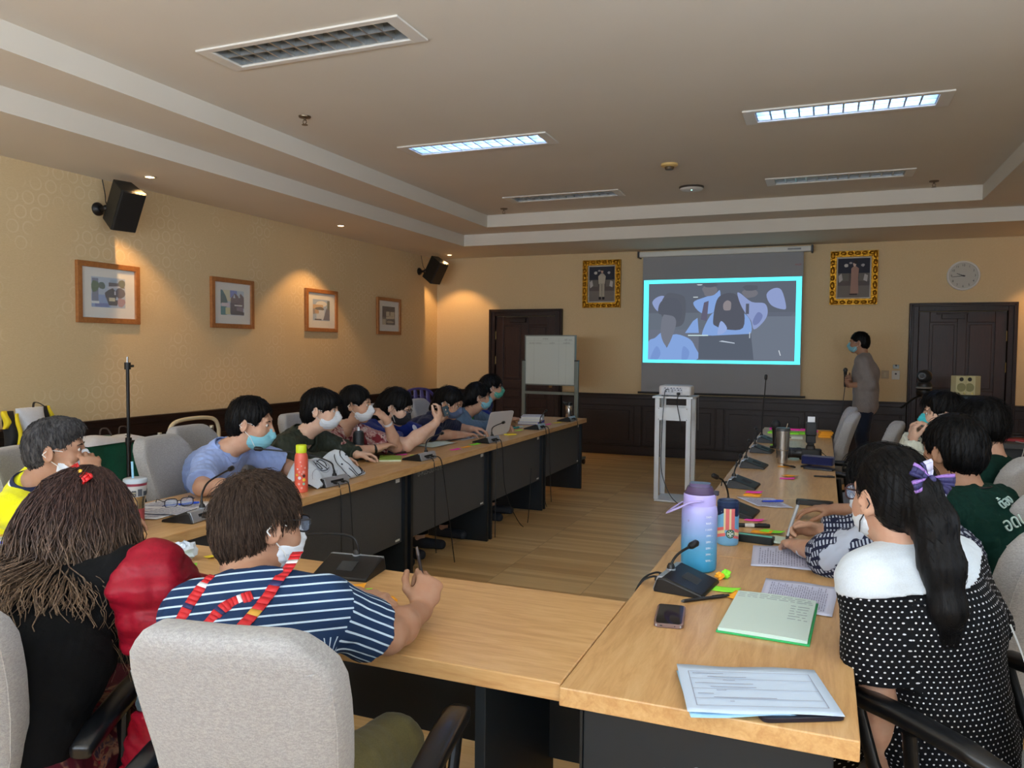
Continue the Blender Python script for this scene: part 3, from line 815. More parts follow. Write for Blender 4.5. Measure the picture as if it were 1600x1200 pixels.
LX0, LX1 = -2.923, -2.323
LY = [7.885, 6.66, 5.42, 4.17, 2.93, 1.58]
ll = ['left row desk at the far end under the last microphone and steel bottle', 'left row desk under the open laptop', 'left row desk with the chalk number beneath the fourth microphone',
      'left row desk under the white tote bag and red bottle', 'left row corner desk under the spectacles and the steel straw tumbler']
LD = []
for i in range(5):
    LD.append(desk(ll[i], LX0, LX1, LY[i + 1], LY[i], 'y', 1, TW_Y, 'left row of conference desks'))
CD = desk('cross desk joining the left and right rows, striped shirt person writing on it', -2.322, -.516, 1.578, 2.178, 'x', 1, TW_X, None)
for ch in CD.children:
    if ch.name.startswith('side_panel') and ch.data.vertices[0].co.x > 0:
        for v in ch.data.vertices: v.co.x -= .18
RY = [1.559, 2.80, 4.04, 5.28, 6.52, 7.755]
rl = ['right row desk nearest the camera with green notebook and phone on it', 'right row desk under the lilac bottle and the writing hands', 'right row desk with the black spectacle case lying on its near end',
      'right row desk under the camera and steel tumbler', 'right row desk at the far end covered with bundles of sticky notes']
RD = []
for i in range(5):
    RD.append(desk(rl[i], -.515, .082, RY[i], RY[i + 1], 'y', -1, TW_Y, 'right row of conference desks', stick=False, bolts=(i == 0)))
# chalk writing on the modesty panels
pxl = (LX1 - LX0) / 2 - .0655
text('chalk_writing', 'ม-หน5-ฉบบ-1/95', .052, chalk, LD[2], (pxl + .0006, -.30, .675), (PI / 2, 0, PI / 2), .0002)
text('chalk_writing', '95', .06, chalk, LD[3], (pxl + .0006, -.48, .64), (PI / 2, 0, PI / 2), .0002)
text('chalk_writing', 'ม-ห5', .03, plain((96, 102, 104), .9), LD[1], (pxl + .0006, -.42, .68), (PI / 2, 0, PI / 2), .0002)

# ================================================================== CHAIRS
CH_FAB = Mat('light_grey_weave', (168, 165, 164), 0.92, spec=0.2)
_oc = CH_FAB.coord(); _a = CH_FAB.noise(_oc, 420, 2, .6); _b = CH_FAB.noise(CH_FAB.mapping(_oc, (1, 1, 2.5), (0, .5, .3)), 120, 2, .5)
CH_FAB.color(CH_FAB.mix((_a * .6 + _b * .5).sstep(.35, .8), (142, 140, 140), (172, 170, 168))); CH_FAB.bump(_a * .5 + _b * .6, .35, .003).sheen(.2); CH_FAB = CH_FAB.m
blk_pl = plain((12, 13, 15), .38); blk_pu = Mat('armrest_polyurethane', (15, 17, 20), .3).m
chrome = plain((170, 174, 178), .22, 1.0)
def back_w(z):
    return np.interp(z, [.50, .60, .72, .86, .94, .995], [.145, .158, .176, .190, .190, .168])
def back_y(z):
    return np.interp(z, [.50, .58, .66, .78, .92, 1.02], [-.235, -.215, -.21, -.235, -.28, -.315])
def back_pt(z, off=0.0): return back_y(z) - off
def make_chair(label):
    t = thing('office_chair', label, 'chair', (0, 0, 0), 0, 'grey fabric conference chairs')
    b = MB(); rings = []
    zs = [.485, .487, .50, .53, .58, .64, .70, .76, .82, .88, .93, .963, .990, 1.008, 1.018, 1.02]
    for i, z in enumerate(zs):
        k = 1.0
        edge = min(i, len(zs) - 1 - i)
        thick = .045 * (.25, .62, .85, 1, 1)[min(edge, 4)]
        wd = back_w(z) - (.03, .012, .004, 0, 0)[min(edge, 4)] * (1.6 if z > .8 else 1)
        if z > .965: wd -= (z - .965) * .5
        rr = []
        for k in range(32):
            a = 2 * PI * k / 32; ca, sa = math.cos(a), math.sin(a)
            x = wd * math.copysign(abs(ca) ** .32, ca); yy = thick * math.copysign(abs(sa) ** .42, sa)
            yy += (x / .22) ** 2 * .035 if yy > -1 else 0      # wraps gently round the sitter
            if sa > .3 and abs(z - .70) < .012: yy -= .008     # lumbar crease
            rr.append((x, back_y(z) + yy, z))
        rings.append(rr)
    bk = b.rings(rings).build('backrest', CH_FAB, t, smooth=60)
    p = MB()
    for s in (-1, 1):
        for d in (-1, 1):
            p.tube([(s * back_w(z) * .962, back_y(z) + d * .0315 + (back_w(z) * .962 / .22) ** 2 * .035, z) for z in (.54, .60, .68, .76, .84, .89, .925)], .0022, 6)
    for d in (-1, 1):
        p.tube([(x, back_y(.955) + d * .040 + (x / .22) ** 2 * .035, .957) for x in np.linspace(-.165, .165, 9)], .0022, 6)
    p.build('piping', CH_FAB, bk)
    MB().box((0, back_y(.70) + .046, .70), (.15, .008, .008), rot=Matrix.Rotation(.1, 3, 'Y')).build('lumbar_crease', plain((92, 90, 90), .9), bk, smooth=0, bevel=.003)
    s_ = MB(); rings = []
    for z, k in ((.395, .86), (.40, .95), (.42, 1.0), (.455, 1.0), (.475, .97), (.485, .88), (.487, .7)):
        rings.append([(x * k, y * k + .01, z - (.03 if y > .2 else 0) * (k > .9) * 0) for x, y, _ in se(.245, .24, 32, 4.5)])
    s_.rings(rings).build('seat', CH_FAB, t, smooth=60)
    MB().box((0, .0, .385), (.36, .34, .02)).build('seat_pan', blk_pl, t, smooth=0, bevel=.006)
    MB().tube([(0, -.12, .385), (0, -.262, .42), (0, -.288, .56), (0, -.27, .66)], .022, 10, flat=.5).build('back_bracket', blk_pl, t)
    for s in (-1, 1):
        a = MB()
        a.tube([(s * .20, -.02, .385), (s * .265, -.01, .40), (s * .275, .01, .50), (s * .272, .03, .65)], .020, 10, flat=.7)
        a.tube([(s * .275, .165, .66), (s * .272, .12, .54), (s * .262, .05, .42)], .018, 10, flat=.7)
        ar = a.build('armrest', blk_pl, t)
        q = MB(); rr = []
        for k, (y, wd, th, zz) in enumerate(((-.185, .012, .010, .662), (-.18, .022, .016, .664), (-.10, .027, .018, .675), (.05, .029, .019, .682), (.16, .030, .019, .680), (.195, .024, .016, .673), (.203, .013, .009, .669))):
            rr.append([(s * .272 + wd * math.copysign(abs(math.cos(2 * PI * j / 16)) ** .6, math.cos(2 * PI * j / 16)), y, zz + th * math.copysign(abs(math.sin(2 * PI * j / 16)) ** .6, math.sin(2 * PI * j / 16))) for j in range(16)])
        q.rings(rr).build('arm_pad', blk_pu, ar, smooth=60)
    MB().lathe([(.045, .375), (.045, .33), (.028, .32), (.028, .12), (.035, .11), (.035, .075)], n=18).build('gas_column', blk_pl, t)
    for k in range(5):
        an = 2 * PI * k / 5 + .3; d = Vector((math.cos(an), math.sin(an), 0))
        lg = MB().tube([d * .02 + Vector((0, 0, .105)), d * .16 + Vector((0, 0, .10)), d * .29 + Vector((0, 0, .072))], [.026, .022, .014], 10).build('base_leg', blk_pl, t)
        c = MB(); n = Vector((-d.y, d.x, 0))
        for s in (-1, 1):
            c.tube([d * .29 + n * s * .006 + Vector((0, 0, .028)), d * .29 + n * s * .022 + Vector((0, 0, .028))], .028, 14)
        c.tube([d * .29 + Vector((0, 0, .03)), d * .29 + Vector((0, 0, .075))], .006, 6)
        c.build('caster', blk_pl, lg)
    return t
A_ = math.radians
chairs = [
    ('grey chair with its back to the camera, under the striped shirt person', (-.962, 1.280), 11),
    ('grey chair at the lower left edge, under the black sweater person', (-1.69, 1.12), 27),
    ('grey chair behind the yellow shirt person at the left edge', (-3.10, 2.46), -66),
    ('empty grey chair between the yellow and the pale blue shirt', (-2.86, 3.02), -80),
    ('grey chair behind the back of the pale blue shirt person', (-3.12, 3.47), -84),
    ('grey chair seen between the pale blue shirt and the dark green jacket', (-3.12, 3.96), -84),
    ('grey chair hidden behind the floral blouse person', (-3.12, 4.42), -88),
    ('grey chair under the royal blue T-shirt person', (-3.14, 4.92), -88),
    ('grey chair under the person in navy polo by the laptop', (-3.13, 5.53), -88),
    ('grey chair under the grey hooded jacket person', (-3.12, 6.18), -86),
    ('grey chair farthest down the left row, under the last person', (-3.22, 6.98), -82),
    ('grey chair at the lower right corner, under the polka dot dress', (.40, 2.03), 47),
    ('grey chair right of the polka dot dress, under the patterned shirt', (.40, 2.70), 50),
    ('grey chair with its corner over the lettering of the dark green shirt', (.52, 3.36), 54),
    ('grey chair right of the dark green collar, under the dark haired person behind', (.64, 4.26), 56),
    ('grey chair under the person in cream with the turquoise mask', (.90, 5.00), 80),
    ('empty grey chair alone beyond the camera with the flash', (.16, 5.70), 84),
    ('nearer of two empty grey chairs side on at the far right desk', (-.08, 6.40), 87),
    ('farther of two empty grey chairs side on at the far right desk', (-.08, 6.98), 88),
]
proto = make_chair(chairs[0][0])
for i, (lb, (x, y), r) in enumerate(chairs):
    if i == 0: proto.location = (x, y, 0); proto.rotation_euler = (0, 0, A_(r))
    else: dup(proto, lb, (x, y, 0), A_(r))

# stacked purple plastic chairs behind the blue T-shirt
purple = Mat('purple_plastic', (70, 62, 120), .35).m
def plastic_chair(label):
    t = thing('plastic_chair', label, 'chair', (0, 0, 0), 0, 'stack of purple plastic chairs')
    s = MB(); s.rings([[(x, y, z) for x, y, _ in se(.21, .20, 24, 4)] for z in (.415, .43)]); s.build('seat', purple, t, bevel=.004)
    for sx in (-1, 1):
        for sy in (-1, 1):
            MB().tube([(sx * .19, sy * .18, .42), (sx * .22, sy * .22, .0)], [.022, .017], 8, flat=.6).build('leg', purple, t)
    b = MB()
    arch = [(-.21, -.19, .42), (-.215, -.225, .58), (-.205, -.26, .74), (-.15, -.28, .84), (-.06, -.288, .875), (.06, -.288, .875), (.15, -.28, .84), (.205, -.26, .74), (.215, -.225, .58), (.21, -.19, .42)]
    b.tube(crv(arch, 5), .022, 8, flat=.6)
    for x in (-.11, -.037, .037, .11):
        b.tube([(x * .9, -.19, .43), (x, -.24, .62), (x * 1.05, -.275, .80), (x * 1.05, -.285, .865)], [.012, .022, .026, .02], 8, flat=.35, up=(0, 1, 0))
    b.build('backrest', purple, t)
    return t
pcs = ['purple plastic chair at the bottom of the stack behind the royal blue T-shirt', 'purple plastic chair in the middle of the stack behind the royal blue T-shirt', 'topmost purple plastic chair of the stack behind the royal blue T-shirt']
pp = plastic_chair(pcs[0])
PCX, PCY = -3.84, 7.16
pp.location = (PCX, PCY, 0); pp.rotation_euler = (0, 0, A_(-120))
for k in (1, 2):
    d = Matrix.Rotation(A_(-120), 3, 'Z') @ Vector((0, .045 * k, .085 * k))
    dup(pp, pcs[k], (PCX + d.x, PCY + d.y, d.z), A_(-120))

# ================================================================== STANDS AND SIDE TABLES
white_st = plain((236, 240, 243), .4)
t = thing('projector_stand', 'tall white open frame stand carrying the projector', 'stand', (-1.345, 7.66, 0))
MB().bb((-.195, -.20, 1.015), (.195, .20, 1.033)).build('top_plate', white_st, t, smooth=0, bevel=.003)
MB().bb((-.165, -.19, .004), (.165, .19, .022)).build('base_plate', white_st, t, smooth=0, bevel=.003)
for sx in (-1, 1):
    for sy in (-1, 1):
        l = MB(); cx_, cy_ = sx * .15, sy * .165
        l.bb((cx_ - .022, cy_ - .002, .022), (cx_ + .022, cy_ + .002, 1.015)); l.bb((cx_ + sx * .022 - .002, cy_ - .022 - sy * .02, .022), (cx_ + sx * .022 + .002, cy_ + .022 - sy * .02, 1.015))
        l.build('leg', white_st, t, smooth=0)
MB().bb((-.15, -.175, .80), (.15, -.170, .925)).build('cross_panel', white_st, t, smooth=0)
MB().bb((-.15, .170, .80), (.15, .175, .925)).build('cross_panel', white_st, t, smooth=0)
for sx in (-1, 1):
    for z in (.81, .915): MB().lathe([(.005, 0), (.005, .003), (0, .004)], n=8, xf=Matrix.Translation((sx * .135, -.175, z)) @ RX).build('screw', chrome, t)
t = thing('projector', 'white projector on the tall white stand, ports facing the room', 'projector', (-1.34, 7.66, 1.034))
pw = plain((226, 226, 228), .35)
b = MB(); b.rings([[(x, y, z) for x, y, _ in se(.158 - e, .12 - e, 28, 7)] for z, e in ((.008, .006), (.014, 0), (.085, 0), (.098, .006), (.104, .03))]); b.build('body', pw, t, smooth=50)
MB().bb((-.115, -.1215, .028), (.075, -.119, .082)).build('port_panel', plain((206, 208, 214), .4), t, smooth=0)
for k in range(15):
    x = -.10 + (k % 6) * .03 + (.01 if k > 5 else 0); z = (.074, .056, .04)[k // 6 if k < 12 else 2]
    MB().bb((x, -.1235, z), (x + .016 - .006 * (k % 2), -.121, z + .008)).build('port', plain((40, 44, 60), .4), t, smooth=0)
MB().tube([(.04, .115, .055), (.04, .135, .055)], .035, 20).build('lens', plain((30, 32, 40), .15), t)
for sx in (-1, 1):
    for sy in (-1, 1): MB().lathe([(.012, 0), (.012, .012)], n=10, c=(sx * .12, sy * .08, 0)).build('foot', blk_pl, t)
MB().tube(crv([(-.06, -.125, .066), (-.075, -.21, .05), (-.085, -.225, -.1), (-.10, -.222, -.5), (-.09, -.215, -.75), (.0, -.25, -.95), (.12, -.35, -1.024)], 8), .004, 6).build('signal_cable', plain((60, 66, 74), .5), t)
MB().tube(crv([(.04, -.125, .03), (.05, -.20, .02), (.045, -.225, -.06), (.07, -.20, -.22), (.08, -.15, -.35)], 8), .0045, 6).build('power_cable', plain((24, 26, 30), .5), t)
MB().bb((.025, -.15, .014), (.055, -.12, .038)).build('plug', plain((24, 26, 30), .5), t, smooth=0, bevel=.003)

# whiteboard on wheels
alu2 = plain((120, 130, 126), .4, .4)
t = thing('whiteboard', 'mobile whiteboard with a ruled faint table, in front of the left door', 'whiteboard', (-3.235, 9.30, 0), A_(-4))
MB().bb((-.335, -.012, 1.035), (.335, .012, 1.645)).build('board', plain((196, 206, 200), .3), t, smooth=0)
f = MB(); f.bb((-.35, -.016, 1.02), (-.335, .016, 1.66)); f.bb((.335, -.016, 1.02), (.35, .016, 1.66)); f.bb((-.335, -.016, 1.02), (.335, .016, 1.035)); f.bb((-.335, -.016, 1.645), (.335, .016, 1.66)); f.build('frame', alu2, t, smooth=0)
l = MB(); ink2 = plain((120, 124, 124), .7)
for z in (1.585, 1.545): l.bb((-.32, -.0135, z), (.32, -.0125, z + .002))
for x in (-.22, .12, .22): l.bb((x, -.0135, 1.05), (x + .0015, -.0125, 1.62))
l.build('ruled_lines', plain((158, 170, 166), .6), t, smooth=0)
for (x, z, s, tx) in ((-.06, 1.612, .03, 'ตาราง'), (.25, 1.60, .024, 'วันที่ 1 ต.ค.'), (-.2, 1.558, .022, 'ชื่อ-สกุล / หน่วยงาน'), (.03, 1.558, .022, 'เบอร์โทร'), (.23, 1.558, .022, 'ลายเซ็นชื่อ')):
    text('handwriting', tx, s, ink2, t, (x, -.0137, z), (PI / 2, 0, 0), .0002)
for s in (-1, 1):
    x = s * .365
    MB().bb((x - .024, -.02, .10), (x + .024, .02, 1.33)).build('post', alu2, t, smooth=0, bevel=.004)
    MB().bb((x - .026, -.022, 1.33), (x + .026, .022, 1.345)).build('post_cap', blk_pl, t, smooth=0)
    MB().bb((x - .022, -.30, .07), (x + .022, .30, .10)).build('foot', alu2, t, smooth=0, bevel=.004)
    for sy in (-1, 1):
        c = MB(); c.tube([(x - .012, sy * .28, .035), (x + .012, sy * .28, .035)], .034, 16); c.tube([(x, sy * .28, .04), (x, sy * .28, .075)], .008, 8); c.build('caster', blk_pl, t)
MB().bb((-.34, -.025, .905), (.34, .01, .94)).build('cross_bar', alu2, t, smooth=0, bevel=.003)

# green-clothed table by the left wall
cloth_g = fabric('dark_green_cloth', (10, 84, 62), 260, .85, .2)
t = thing('side_table', 'long side table against the left wall under a dark green cloth', 'table', (-5.18, 3.42, 0))
MB().bb((-.30, -1.2, .70), (.24, 1.2, .738)).build('tabletop', TW_Y, t, smooth=0)
for sx in (-1, 1):
    for sy in (-1, 1): MB().bb((sx * .24 - .02 - .03, sy * 1.12 - .02, 0), (sx * .24 + .02 - .03, sy * 1.12 + .02, .70)).build('leg', blk_pl, t, smooth=0)
g = MB(); top, mid, low = [], [], []
nn = 90
for k in range(nn):
    u = 2 * (k / nn) * 4
    per = k / nn * (2 * (.56 + 2.46)); a, b = .28, 1.23
    if per < 2.46: p, nrm = (a, -b + per), (1, 0)
    elif per < 2.46 + .56: p, nrm = (a - (per - 2.46), b), (0, 1)
    elif per < 4.92 + .56: p, nrm = (-a, b - (per - 3.02)), (-1, 0)
    else: p, nrm = (-a + (per - 5.48), -b), (0, -1)
    wv = .016 * math.sin(k * 2.1) + .010 * math.sin(k * .83)
    off = (lambda s: (p[0] - .03 + nrm[0] * wv * s * (nrm[0] >= 0) , p[1] + nrm[1] * wv * s))
    top.append((p[0] * .985 - .03, p[1] * .995, .742)); mid.append((*off(.3), .73)); low.append((*off(1.4), .06))
g.rings([low, mid, top], cap=False); g.add(top, [tuple(range(nn))]); ob = g.build('tablecloth', cloth_g, None, smooth=50)
ob.location = (-5.18, 3.42, 0); tag(ob, 'dark green cloth draped over the side table at the left wall', 'tablecloth')

# small table at the back right with cables and red things
rt = desk('desk with cables and red folders beside the right door', 1.30, 2.55, 7.25, 7.85, 'x', -1, TW_X, None)
rt.children[-1].data.materials[0] = panel_grey
for sx in (0, 1):
    MB().lathe([(.007, 0), (.007, .003), (0, .004)], n=12, xf=Matrix.Translation((-.33, -.235, .60 - .05 * sx)) @ RX).build('bolt_cap', plain((190, 196, 200), .3, .6), rt)

# stands: light stand, hand truck, camera tripod
t = thing('light_stand', 'thin black light stand with a bare top, before the green table', 'stand', (-4.62, 4.09, 0))
MB().tube([(0, 0, .10), (0, 0, .80)], .016, 10).build('lower_tube', blk2, t)
MB().tube([(0, 0, .80), (0, 0, 1.36)], .012, 10).build('upper_tube', blk2, t)
for z in (.80, 1.34):
    c = MB(); c.tube([(0, 0, z - .03), (0, 0, z + .02)], .022, 10); c.tube([(0, 0, z - .005), (.045, .01, z - .005)], .009, 8); c.build('clamp', blk2, t)
MB().tube([(0, 0, 1.36), (0, 0, 1.40)], .006, 8).build('spigot', chrome, t)
for k in range(3):
    a = 2 * PI * k / 3 + .4; d = Vector((math.cos(a), math.sin(a), 0))
    l = MB(); l.tube([d * .012 + Vector((0, 0, .52)), d * .40 + Vector((0, 0, .012))], .009, 8); l.tube([d * .012 + Vector((0, 0, .20)), d * .24 + Vector((0, 0, .22))], .006, 6); l.build('leg', blk2, t)

cream_t = plain((206, 196, 164), .4)
t = thing('hand_truck', 'cream tubular platform trolley handle behind the empty grey chair', 'trolley', (-4.72, 4.82, 0), A_(0))
MB().tube(crv([(0, -.27, .16), (0, -.27, .70), (0, -.265, .80), (0, -.22, .87), (0, -.10, .895), (0, .10, .895), (0, .22, .87), (0, .265, .80), (0, .27, .70), (0, .27, .16)], 6), .016, 10).build('handle', cream_t, t)
MB().bb((-.35, -.30, .13), (.42, .30, .16)).build('platform', plain((60, 66, 60), .6), t, smooth=0, bevel=.01)
for sx in (-.28, .34):
    for sy in (-.22, .22):
        MB().tube([(sx, sy - .02, .065), (sx, sy + .02, .065)], .064, 18).build('wheel', blk2, t)
# folded stands lying on the trolley
for k, (x, y0, y1, lb) in enumerate(((.10, .30, .06, 'bundle of silver stand legs leaning on the trolley handle'), (-.12, -.20, -.26, 'dark folded stand with pale fittings standing on the trolley'), (.02, -.02, -.03, 'second dark folded stand on the trolley, nearest the handle middle'))):
    q = thing('folded_stand', lb, 'stand', (-4.72 + x, 4.82 + (y0 + y1) / 2, .16), 0)
    for j in range(3):
        MB().tube([(.02 * j, (y1 - y0) / 2 * -1 - .012 * j, .004), (.02 * j, (y1 - y0) / 2 - .012 * j, .66 - .04 * k)], .009, 8).build('tube', chrome if k == 0 else blk2, q)
    c = MB()
    c.tube([(.02, (y0 - y1) / 2 * .3, .4), (.02, (y0 - y1) / 2 * .2, .46)], .024, 10); c.tube([(.02, (y1 - y0) / 2, .60 - .04 * k), (.02, (y1 - y0) / 2, .68 - .04 * k)], .016, 10)
    c.build('clamp', plain((196, 190, 170), .4, .3), q)

t = thing('tripod_camera', 'dark pan tilt camera on a tripod before the right door', 'camera', (.94, 8.75, 0))
for k in range(3):
    a = 2 * PI * k / 3 - .6; d = Vector((math.cos(a), math.sin(a), 0))
    l = MB(); l.tube([d * .03 + Vector((0, 0, .86)), d * .28 + Vector((0, 0, .40)), d * .42 + Vector((0, 0, .01))], [.014, .012, .009], 8); l.build('leg', blk2, t)
MB().tube([(0, 0, .55), (0, 0, 1.05)], .014, 10).build('centre_column', blk2, t)
MB().tube([(0, 0, 1.06), (-.10, -.10, 1.02), (-.22, -.22, .93)], .010, 8).build('pan_handle', blk2, t)
MB().lathe([(.03, 1.03), (.06, 1.05), (.07, 1.075), (.07, 1.10), (.055, 1.115)], n=22).build('pan_head', blk2, t)
MB().lathe([(.072, 1.118), (.075, 1.128), (.07, 1.135)], n=24).build('silver_band', plain((170, 172, 170), .3, .6), t)
MB().lathe([(.07, 1.136), (.072, 1.16), (.06, 1.18)], n=24).build('camera_base', blk2, t)
c = MB(); c.ell((0, 0, 1.24), (.072, .065, .068), 20); c.tube([(-.02, -.05, 1.245), (-.03, -.085, 1.245)], .034, 16); c.build('camera_head', plain((34, 36, 38), .35), t)
MB().tube([(-.03, -.086, 1.245), (-.0305, -.09, 1.245)], .024, 16).build('lens', plain((12, 14, 22), .08), t)

teal = Mat('dark_teal_case', (16, 48, 62), .5).m
t = thing('equipment_rack', 'dark teal upright case carrying the two cream loudspeakers', 'cabinet', (1.31, 8.80, 0))
MB().bb((-.17, -.16, .04), (.14, .16, 1.06)).build('case', teal, t, smooth=0, bevel=.01)
MB().bb((-.15, -.166, .10), (.12, -.16, 1.02)).build('front_panel', plain((18, 36, 48), .4), t, smooth=0, bevel=.004)
for sx in (-.13, .10):
    for sy in (-.12, .12): MB().bb((sx - .02, sy - .02, 0), (sx + .02, sy + .02, .04)).build('foot', blk_pl, t, smooth=0)
cream = plain((206, 196, 150), .5)
for (x, rz, lb) in ((1.25, 20, 'cream desktop loudspeaker on the left, facing the camera'), (1.372, -38, 'cream desktop loudspeaker on the right, turned towards the wall')):
    t = thing('desktop_speaker', lb, 'speaker', (x, 8.80, 1.062), A_(rz), 'pair of cream loudspeakers')
    MB().bb((-.052, -.05, 0), (.052, .05, .19)).build('cabinet', cream, t, smooth=0, bevel=.006)
    MB().lathe([(.042, 0), (.042, .004), (.034, .006), (.012, .001), (0, .004)], n=24, xf=Matrix.Translation((0, -.05, .075)) @ RX).build('woofer', plain((150, 144, 100), .7), t)
    MB().lathe([(.02, 0), (.02, .003), (.006, .004), (0, .003)], n=18, xf=Matrix.Translation((0, -.05, .155)) @ RX).build('tweeter', plain((40, 40, 36), .5), t)
    MB().lathe([(.008, 0), (.008, .008), (0, .009)], n=12, xf=Matrix.Translation((.03, -.05, .018)) @ RX).build('knob', plain((230, 214, 130), .4), t)

# ================================================================== THINGS ON THE TABLES
TZ = .7505
silver = plain((176, 184, 196), .3, .6)
mic_black = plain((12, 13, 15), .42)
cable_m = plain((22, 24, 27), .5)
def microphone(label, x, y, rz, neck, cables, tip=True):
    """conference microphone unit: +X is the socket end, the wedge slopes down towards -X"""
    t = thing('conference_microphone', label, 'microphone', (x, y, TZ), rz, 'gooseneck conference microphones')
    L, W_ = .075, .095
    b = MB()
    sect = [(-L, .006), (-L + .004, .011), (.045, .048), (.062, .046), (L, .010), (L, 0), (-L, 0)]
    rings = []
    for s, k in ((-W_, .86), (-W_ * .95, 1), (W_ * .95, 1), (W_, .86)):
        rings.append([(px * (.97 if k < 1 else 1), s, pz * k) for px, pz in sect])
    b.rings(rings).build('base', mic_black, t, smooth=30, bevel=.002)
    s_ = MB()
    s_.rings([[(px, s, pz) for px, pz in ((.046, .0495), (.064, .0475), (L + .002, .011), (L + .001, .002), (.066, .036), (.050, .043))] for s in (-W_ * .97, W_ * .97)])
    s_.build('silver_rim', silver, t, smooth=30, bevel=.001)
    r_ = MB(); r_.bb((.058, -.05, .012), (.0735, .05, .033)); r_.build('socket_recess', plain((14, 15, 18), .6), t, smooth=0, bevel=.003)
    MB().bb((-.03, -.028, .0245), (.02, .028, .034), xf=Matrix.Rotation(-.36, 4, 'Y')).build('speaker_grille', plain((44, 47, 50), .7), t, smooth=0)
    MB().bb((-.055, .05, .015), (-.04, .065, .019), xf=Matrix.Rotation(-.30, 4, 'Y')).build('button', plain((90, 94, 96), .4), t, smooth=0)
    g = MB(); pts = crv([(.052, 0, .044), *neck], 7)
    g.lathe([(.013, 0), (.012, .014), (.008, .022)], n=14, c=(.052, 0, .044))
    g.tube(pts, [.0065 if i < 6 else .0042 for i in range(len(pts))], 8)
    gn_ = g.build('gooseneck', mic_black, t)
    d = (pts[-1] - pts[-2]).normalized(); e = pts[-1]
    MB().tube([e - d * .002, e + d * .008, e + d * .034, e + d * .042], [.007, .0115, .0115, .006], 12).build('mic_head', mic_black, gn_)
    MB().lathe([(.0145, 0), (.0145, .005), (.0125, .006)], n=14, c=(.052, 0, .045)).build('neck_ring', silver, t)
    for c in cables:
        MB().tube(crv(c, 8), .0034, 6).build('cable', cable_m, t)
        MB().tube([Vector(c[0]), Vector(c[0]) + Vector((.022, 0, 0))], .007, 8).build('plug', mic_black, t)
    return t
def drop(xe, y0, y1, z1, sag=0):
    """cable from the socket, over the inner edge and down"""
    return [(.070, y0, .02), (.10, y0 * 1.1, .022), (xe, y0 * 1.15 + y1 * .1, .004), (xe + .008, y0 + y1 * .25, -.08), (xe + .01, y0 + y1 * .6, -.35), (xe + .02, y0 + y1, z1)]
NL = lambda a, b, c: [(.050, 0, .09), (.035 + a * .2, b * .3, .14), (a * .6, b * .7, .19), (a, b, c)]
microphone('gooseneck microphone at the left corner, between the spectacles and the striped shirt person', -2.47, 2.50, A_(8), [(.05, 0, .09), (.045, .02, .12), (.02, .10, .145), (-.02, .30, .162)], [drop(.142, .03, .05, -.5), drop(.142, -.03, -.03, -.55)])
microphone('gooseneck microphone in front of the white tote bag', -2.44, 3.42, A_(-6), [(.05, -.005, .09), (.04, -.03, .13), (-.05, -.12, .175), (-.19, -.27, .205)], [drop(.115, .03, .06, -.72), drop(.115, -.03, .0, -.72)])
microphone('gooseneck microphone beside the black bottle on the left row', -2.455, 4.46, A_(-4), [(.05, 0, .09), (.048, .02, .12), (.03, .10, .135), (.0, .27, .142)], [drop(.13, .03, .18, -.72), drop(.13, -.03, .0, -.60)])
microphone('gooseneck microphone before the open laptop', -2.435, 5.50, A_(-4), [(.048, .0, .09), (.05, .015, .115), (.052, .07, .128), (.05, .18, .138)], [[*drop(.11, .03, .10, -.45)[:-1], (.13, .20, -.55), (.12, .42, -.735), (.08, .62, -.735), (.06, .72, -.30)], drop(.11, -.03, -.06, -.72)])
microphone('gooseneck microphone by the pink and yellow notes on the left row', -2.445, 6.62, A_(0), [(.05, .005, .08), (.05, .02, .105), (.045, .08, .125), (.035, .19, .147)], [drop(.12, .03, .05, -.68), [*drop(.12, -.03, -.06, -.45)[:-1], (.13, -.08, -.60), (.09, .1, -.735)]])
microphone('gooseneck microphone at the far end of the left row by the steel bottle', -2.425, 7.50, A_(0), [(.045, -.005, .09), (.04, -.015, .12), (.02, -.025, .15), (0, -.03, .17)], [drop(.10, .03, .05, -.68)])
microphone('gooseneck microphone in front of the striped shirt person', -1.405, 2.09, A_(97), [(.05, -.006, .075), (.045, .02, .11), (-.01, .10, .125), (-.10, .24, .12)], [[(.07, .02, .02), (.09, .03, .01), (.11, .05, -.06), (.12, .05, -.3)]])
microphone('gooseneck microphone nearest the phone on the right row, before the lilac bottle', -.375, 2.385, A_(172), [(.051, 0, .062), (.046, -.016, .080), (.036, -.045, .094), (.02, -.085, .104)], [[(.07, .03, .02), (.10, .03, .025), (.135, .05, .0), (.148, .07, -.08), (.15, .09, -.4)], [(.07, -.01, .02), (.10, 0, .03), (.138, .03, .003), (.152, .05, -.08), (.155, .06, -.4)]])
microphone('gooseneck microphone half hidden behind the small patterned tumbler', -.335, 3.56, A_(175), [(.05, 0, .08), (.058, .01, .12), (.07, .03, .15), (.085, .06, .165)], [[(.07, .03, .02), (.10, .03, .02), (.155, .04, 0), (.17, .05, -.3)]])
microphone('gooseneck microphone between the pink note and the second sheet on the right row', -.385, 4.30, A_(176), [(.05, 0, .075), (.045, -.02, .10), (.035, -.06, .125), (.04, -.12, .14)], [[(.07, .03, .02), (.10, .03, .02), (.11, .04, .004), (.13, .05, -.3)]])
microphone('gooseneck microphone left of the steel tumbler on the right row', -.392, 5.06, A_(176), [(.05, 0, .08), (.045, -.02, .105), (.045, -.07, .13), (.055, -.13, .14)], [[(.07, .03, .02), (.10, .03, .02), (.105, .04, .004), (.125, .05, -.3)]])
